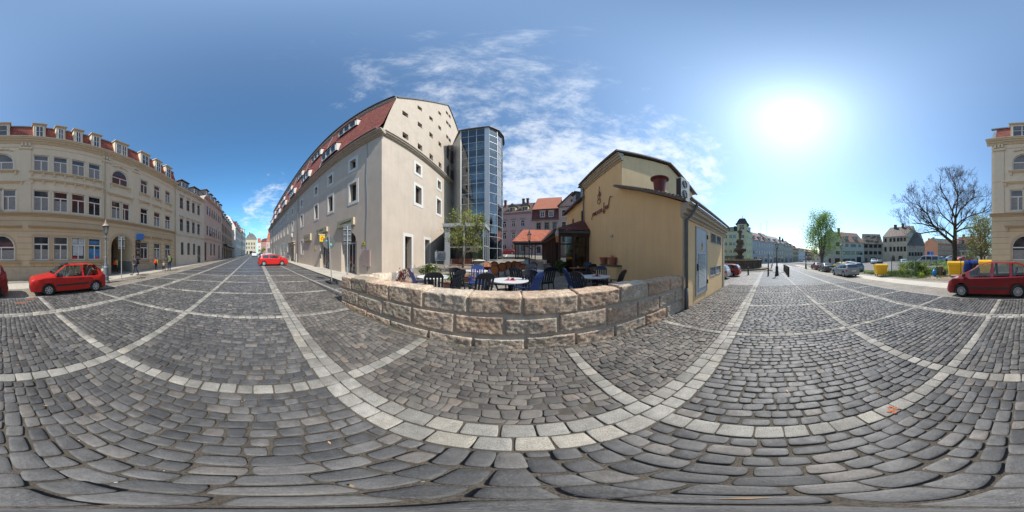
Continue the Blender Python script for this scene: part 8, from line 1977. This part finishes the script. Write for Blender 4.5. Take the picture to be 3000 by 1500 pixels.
x, y = pol(2835, 62); z = GY(x, y); BS = thing('bus_shelter', 'pale flat roofed shelter in the yard beyond the red car', 'shelter', (x, y, z)); mb = MB(); mb.box(x-3, x+3, y-1.2, y+1.2, z+2.7, z+3.0); mb.build('roof', m_wg, BS)
for sx in (-2.6, 0, 2.6): mb = MB(); mb.box(x+sx-.12, x+sx+.12, y-.1, y+.1, z, z+2.7); mb.build('post', m_wg, BS)
mb = MB(); mb.box(x-2.6, x+2.6, y-1.1, y-1.0, z+.2, z+2.6); mb.build('back_panel', m_pane, BS)

# ================= people =================
m_skin = mat('skin', (.50, .28, .19), .6, .05)
def person(px, py, lab, hgt, heading, stride, arms, cols, hair=(.03, .02, .015), pack=None, lean=0, headfwd=0, loc=None, helmet=None, sit=False):
    x, y, z = onG(px, py) if loc is None else loc; P = thing('person', lab, 'person', (0, 0, 0)); s = hgt/1.75
    def V(a, b, c): return (a*s, b*s, c*s)
    # local: +X forward, +Y left
    hip, chest, neck, head = (0, 0, .95), (.04*lean, 0, 1.32), (.10*lean, 0, 1.50), (.14*lean+headfwd*.1, 0, 1.64)
    fl, fr_ = stride
    pts = [hip, (.02*lean, 0, 1.12), chest, neck, head, (head[0]+.01, 0, 1.73)]
    rad = [(.15, .12), (.14, .11), (.17, .12), .055, .085, .06]; ed = [(0, 1), (1, 2), (2, 3), (3, 4), (4, 5)]
    idx = {}
    for sd, f in ((1, fl), (-1, fr_)):
        k = len(pts); lift = .0
        if sit: L_ = [(.02, .09*sd, .9), (.3, .13*sd, .86), (.32, .13*sd, .45), (.44, .13*sd, .42)]
        else: L_ = [(0, .09*sd, .88), (f*.35+.03, .10*sd, .48), (f-.02 if f >= 0 else f*1.0, .10*sd, .08+(.04 if f < 0 else 0)), (f+.13, .10*sd, .035)]
        pts += L_; rad += [.09, .06, .042, .04]; ed += [(0, k), (k, k+1), (k+1, k+2), (k+2, k+3)]; idx['leg', sd] = k
    for sd, (ex, ez, hx, hz, hy) in ((1, arms[0]), (-1, arms[1])):
        k = len(pts); A = [(chest[0], .19*sd, 1.42), (chest[0]+ex, .24*sd, ez), (chest[0]+hx, hy*sd, hz)]
        pts += A; rad += [.06, .045, .03]; ed += [(2, k), (k, k+1), (k+1, k+2)]; idx['arm', sd] = k
        e = Vector(A[2])-Vector(A[1]); e.normalize(); pal = Vector(A[2])+e*.06; pts.append(tuple(pal)); rad.append((.03, .018)); ed.append((k+2, k+3)); side = Vector((e.z, 0, -e.x)) if abs(e.x)+abs(e.z) > .1 else Vector((1, 0, 0))
        for q in range(5):
            fl_ = (.05, .07, .08, .072, .055)[q]; off = side*(-.032+.016*q); base = pal+off*(1 if q else 1.2)-(e*.03 if q == 0 else e*0); tip = base+e*fl_+(off*.5 if q == 0 else off*.1)+Vector((0, -.01*sd, 0)); kk = len(pts); pts += [tuple(base+e*.02), tuple(tip)]; rad += [.009, .007]; ed += [(k+3, kk), (kk, kk+1)]
    skin_fig('body', [V(*p) for p in pts], ed, [(r[0]*s, r[1]*s) if isinstance(r, tuple) else r*s for r in rad], m_skin, P, 1)
    mj, mt, ms_ = cols
    js = [hip, pts[1], chest, (neck[0], 0, 1.45)]+[pts[idx['arm', 1]+i] for i in range(3)]+[pts[idx['arm', -1]+i] for i in range(3)]
    skin_fig('jacket', [V(*p) for p in js], [(0, 1), (1, 2), (2, 3), (2, 4), (4, 5), (5, 6), (2, 7), (7, 8), (8, 9)], [(r*s, r*s*.85) for r in (.175, .17, .195, .08, .085, .068, .05, .085, .068, .05)], mj, P, 1)
    l1, l2 = idx['leg', 1], idx['leg', -1]; ts = [(0, 0, .96), pts[l1], pts[l1+1], pts[l1+2], pts[l2], pts[l2+1], pts[l2+2]]
    skin_fig('trousers', [V(*p) for p in ts], [(0, 1), (1, 2), (2, 3), (0, 4), (4, 5), (5, 6)], [(r*s, r*s) for r in (.155, .105, .082, .062, .105, .082, .062)], mt, P, 1)
    for k in (l1, l2): mb = MB(); q = pts[k+3]; mb.ball(V(q[0]-.03, q[1], .05 if not sit else q[2]), .15*s, .05*s, .05*s, 8, 5); mb.build('shoe', ms_, P, smooth=True)
    h = head; 
    if helmet: mb = MB(); mb.ball(V(h[0]-.01, 0, h[2]+.06), .135*s, .115*s, .1*s, 10, 6); mb.build('helmet', helmet, P, smooth=True)
    else: mb = MB(); mb.ball(V(h[0]-.03, 0, h[2]+.035), .105*s, .097*s, .115*s, 10, 6); mb.build('hair', mat('hair_%d' % int(hair[0]*1000), hair, .8), P, smooth=True)
    mb = MB(); mb.ball(V(h[0]+.105, 0, h[2]-.01), .02*s, .014*s, .022*s, 6, 4); mb.build('nose', m_skin, P)
    for sd in (1, -1):
        mb = MB(); mb.ball(V(h[0]+.0, sd*.092, h[2]-.01), .02*s, .012*s, .03*s, 6, 4); mb.build('ear', m_skin, P)
        mb = MB(); mb.ball(V(h[0]+.088, sd*.035, h[2]+.02), .012*s, .012*s, .009*s, 6, 4); mb.build('eye', m_black, P)
    mb = MB(); mb.box((h[0]+.085)*s, (h[0]+.095)*s, -.028*s, .028*s, (h[2]-.055)*s, (h[2]-.047)*s); mb.build('mouth', mat('lips', (.3, .1, .08), .6), P)
    if pack:
        mp_, w = pack; mb = MB(); x0 = chest[0]-.2; mb.hexa([V(x0-.14, -w, .98), V(x0+.06, -w, .98), V(x0+.06, w, .98), V(x0-.14, w, .98)], [V(x0-.1, -w*.8, 1.46), V(x0+.08, -w*.8, 1.46), V(x0+.08, w*.8, 1.46), V(x0-.1, w*.8, 1.46)]); mb.box((x0-.19)*s, (x0-.12)*s, -w*.7*s, w*.7*s, 1.02*s, 1.2*s); bp = mb.build('backpack', mp_, P)
        for sd in (1, -1): mb = MB(); mb.tube([V(x0+.07, sd*w*.6, 1.42), V(chest[0]+.05, sd*w*.75, 1.52), V(chest[0]+.19, sd*w*.7, 1.38), V(chest[0]+.12, sd*w*.9, 1.1)], .018*s, 5); mb.build('strap', m_trimb, bp)
    P.location = (x, y, z); P.rotation_euler = (0, 0, heading); return P
m_jean = mat('dark_jeans', (.035, .05, .085), .9, .2, 8); m_blk = mat('black_trousers', (.015, .016, .018), .9); m_jack = mat('navy_jacket', (.035, .045, .07), .8, .15, 6); m_yelj = mat('yellow_green_jacket', (.45, .42, .08), .8, .1, 6); m_redp = mat('red_backpack', (.62, .05, .02), .6, .12, 12); m_grnp = mat('lime_backpack', (.17, .22, .06), .6, .12, 12); m_shoe = mat('dark_shoes', (.02, .02, .02), .6)
rel = (-.05, 1.18, .0, .92, .26); swg = (.12, 1.2, .3, 1.0, .25); swb = (-.16, 1.2, -.12, .95, .25); pock = (-.1, 1.16, .1, 1.0, .2)
def hd(px, t): return math.atan2(math.cos(az(px)), math.sin(az(px)))+t    # 0 = walking away from the viewer
person(341, 800, 'child with a red backpack over a yellow green jacket walking into the archway', 1.42, hd(341, -1.05), (.28, -.3), (rel, rel), (m_yelj, m_blk, m_shoe), pack=(m_redp, .2))
person(397, 806, 'man in dark jacket looking down while walking on the pavement', 1.66, hd(397, 1.9), (-.26, .24), (pock, pock), (m_jack, m_jean, m_shoe), hair=(.16, .08, .035), lean=1.3, headfwd=1.0, pack=(m_blk, .16))
person(457, 791.5, 'child with red backpack standing turned away before the house wall', 1.34, hd(457, -.5), (.06, -.04), (swg, rel), (m_yelj, m_blk, m_shoe), pack=(m_redp, .19))
person(495.5, 793.5, 'man in dark blue jacket with a lime green backpack seen from behind', 1.74, hd(495, .25), (.04, .0), (pock, rel), (m_jack, m_jean, m_shoe), pack=(m_grnp, .11))
m_beige = mat('beige_jacket', (.50, .35, .25), .8); m_hel = mat('blue_helmet', (.06, .3, .45), .4)
def toddler(px, py, lab, blab, t):
    x, y, z = onG(px, py); h = hd(px, t); s = .62
    person(0, 0, lab, 1.0, h, (.1, .1), ((.1, 1.25, .38, 1.12, .2), (.1, 1.25, .38, 1.12, .2)), (m_beige, m_blk, m_shoe), helmet=m_hel, loc=(x, y, z-.06), sit=True)
    B = thing('balance_bike', blab, 'bicycle', (0, 0, 0))
    for xx in (-.28, .32): mb = MB(); mb.tube([(xx+.13*math.cos(q), 0, .15+.13*math.sin(q)) for q in [i*math.pi/8 for i in range(17)]], .02, 5); mb.build('wheel', m_tyre, B)
    mb = MB(); mb.tube([(-.28, 0, .15), (-.1, 0, .42), (.22, 0, .42), (.32, 0, .15)], .018, 5); mb.tube([(-.1, 0, .42), (-.12, 0, .48)], .05, 6); mb.build('frame', mat('bike_dark', (.08, .03, .03), .5), B); mb = MB(); mb.tube([(.24, -.18, .64), (.24, .18, .64)], .012, 5); mb.tube([(.24, 0, .42), (.24, 0, .64)], .012, 5); mb.build('handlebar', m_trimb, B)
    B.location = (x, y, z); B.rotation_euler = (0, 0, h)
toddler(480.5, 793.5, 'toddler with blue helmet and beige jacket beside the man with the lime backpack', 'small dark balance bike ridden beside the man with the lime backpack', .4)
toddler(301, 818, 'toddler with blue helmet half hidden behind the nearest gas lamp', 'balance bike half hidden behind the nearest gas lamp', 2.2)
# manhole covers and rusty plates in the paving
for px, py, lab in ((62, 888, 'rust red brick patch at the kerb line, left one'), (92, 877, 'rust red brick patch nearer the red hatchback')):
    x, y, z = onG(px, py); mb = MB(); mb.box(x-.2, x+.2, y-.13, y+.13, z-.02, z+.012); o = mb.build('brick_patch', mat('rust_patch', (.22, .1, .065), .9, .3, 12)); tag(o, lab, 'paving patch')

x, y, z = onG(2612, 1204); rnd = random.Random(2); mb = MB()
for _ in range(16): a = rnd.uniform(0, 6.28); r = rnd.uniform(0, .06); s_ = rnd.uniform(.008, .022); cx_, cy_ = x+r*1.2*math.cos(a), y+r*math.sin(a); mb.poly(*[(cx_+s_*math.cos(t)*rnd.uniform(.7, 1.2), cy_+s_*math.sin(t)*rnd.uniform(.7, 1.2), z+.0135+_*.0002) for t in [k*math.pi/4 for k in range(8)]])
o = mb.build('rust_stain', mat('orange_stain', (.42, .13, .05), .85, .3, 30)); tag(o, 'orange stain on a granite stone of the transverse band', 'stain', None, 'stuff')
mb = MB()
for _ in range(70):
    x, y = rnd.uniform(-6, 7), rnd.uniform(-4.5, 2.8); a = rnd.uniform(0, 6.28); l = rnd.uniform(.012, .035); z = G(x)+.012
    mb.poly((x-l*math.cos(a), y-l*math.sin(a), z), (x+.3*l*math.sin(a), y-.3*l*math.cos(a), z+.003), (x+l*math.cos(a), y+l*math.sin(a), z+.001), (x-.3*l*math.sin(a), y+.3*l*math.cos(a), z+.002))
o = mb.build('litter', mat('dry_leaf_litter', (.40, .24, .12), .9, .5, 2, island=.6)); tag(o, 'scattered dry leaf scraps on the paving', 'litter', None, 'stuff')
# iron flag bracket on the pinkish house
F = Face(P2_, P3_); u = F.U(616); T = thing('flag_pole', 'slanting iron flag pole on the pinkish beige townhouse', 'flag pole', F.p(u, 6.0, .1)); mb = MB(); mb.bar(F.p(u, 5.9, 0), F.p(u, 6.5, 0), .25, .1); mb.build('bracket', m_ironb, T); mb = MB(); mb.tube([F.p(u, 6.1, .1), F.p(u+1.2, 9.6, 3.2)], .035, 6); mb.build('pole', m_ironb, T)
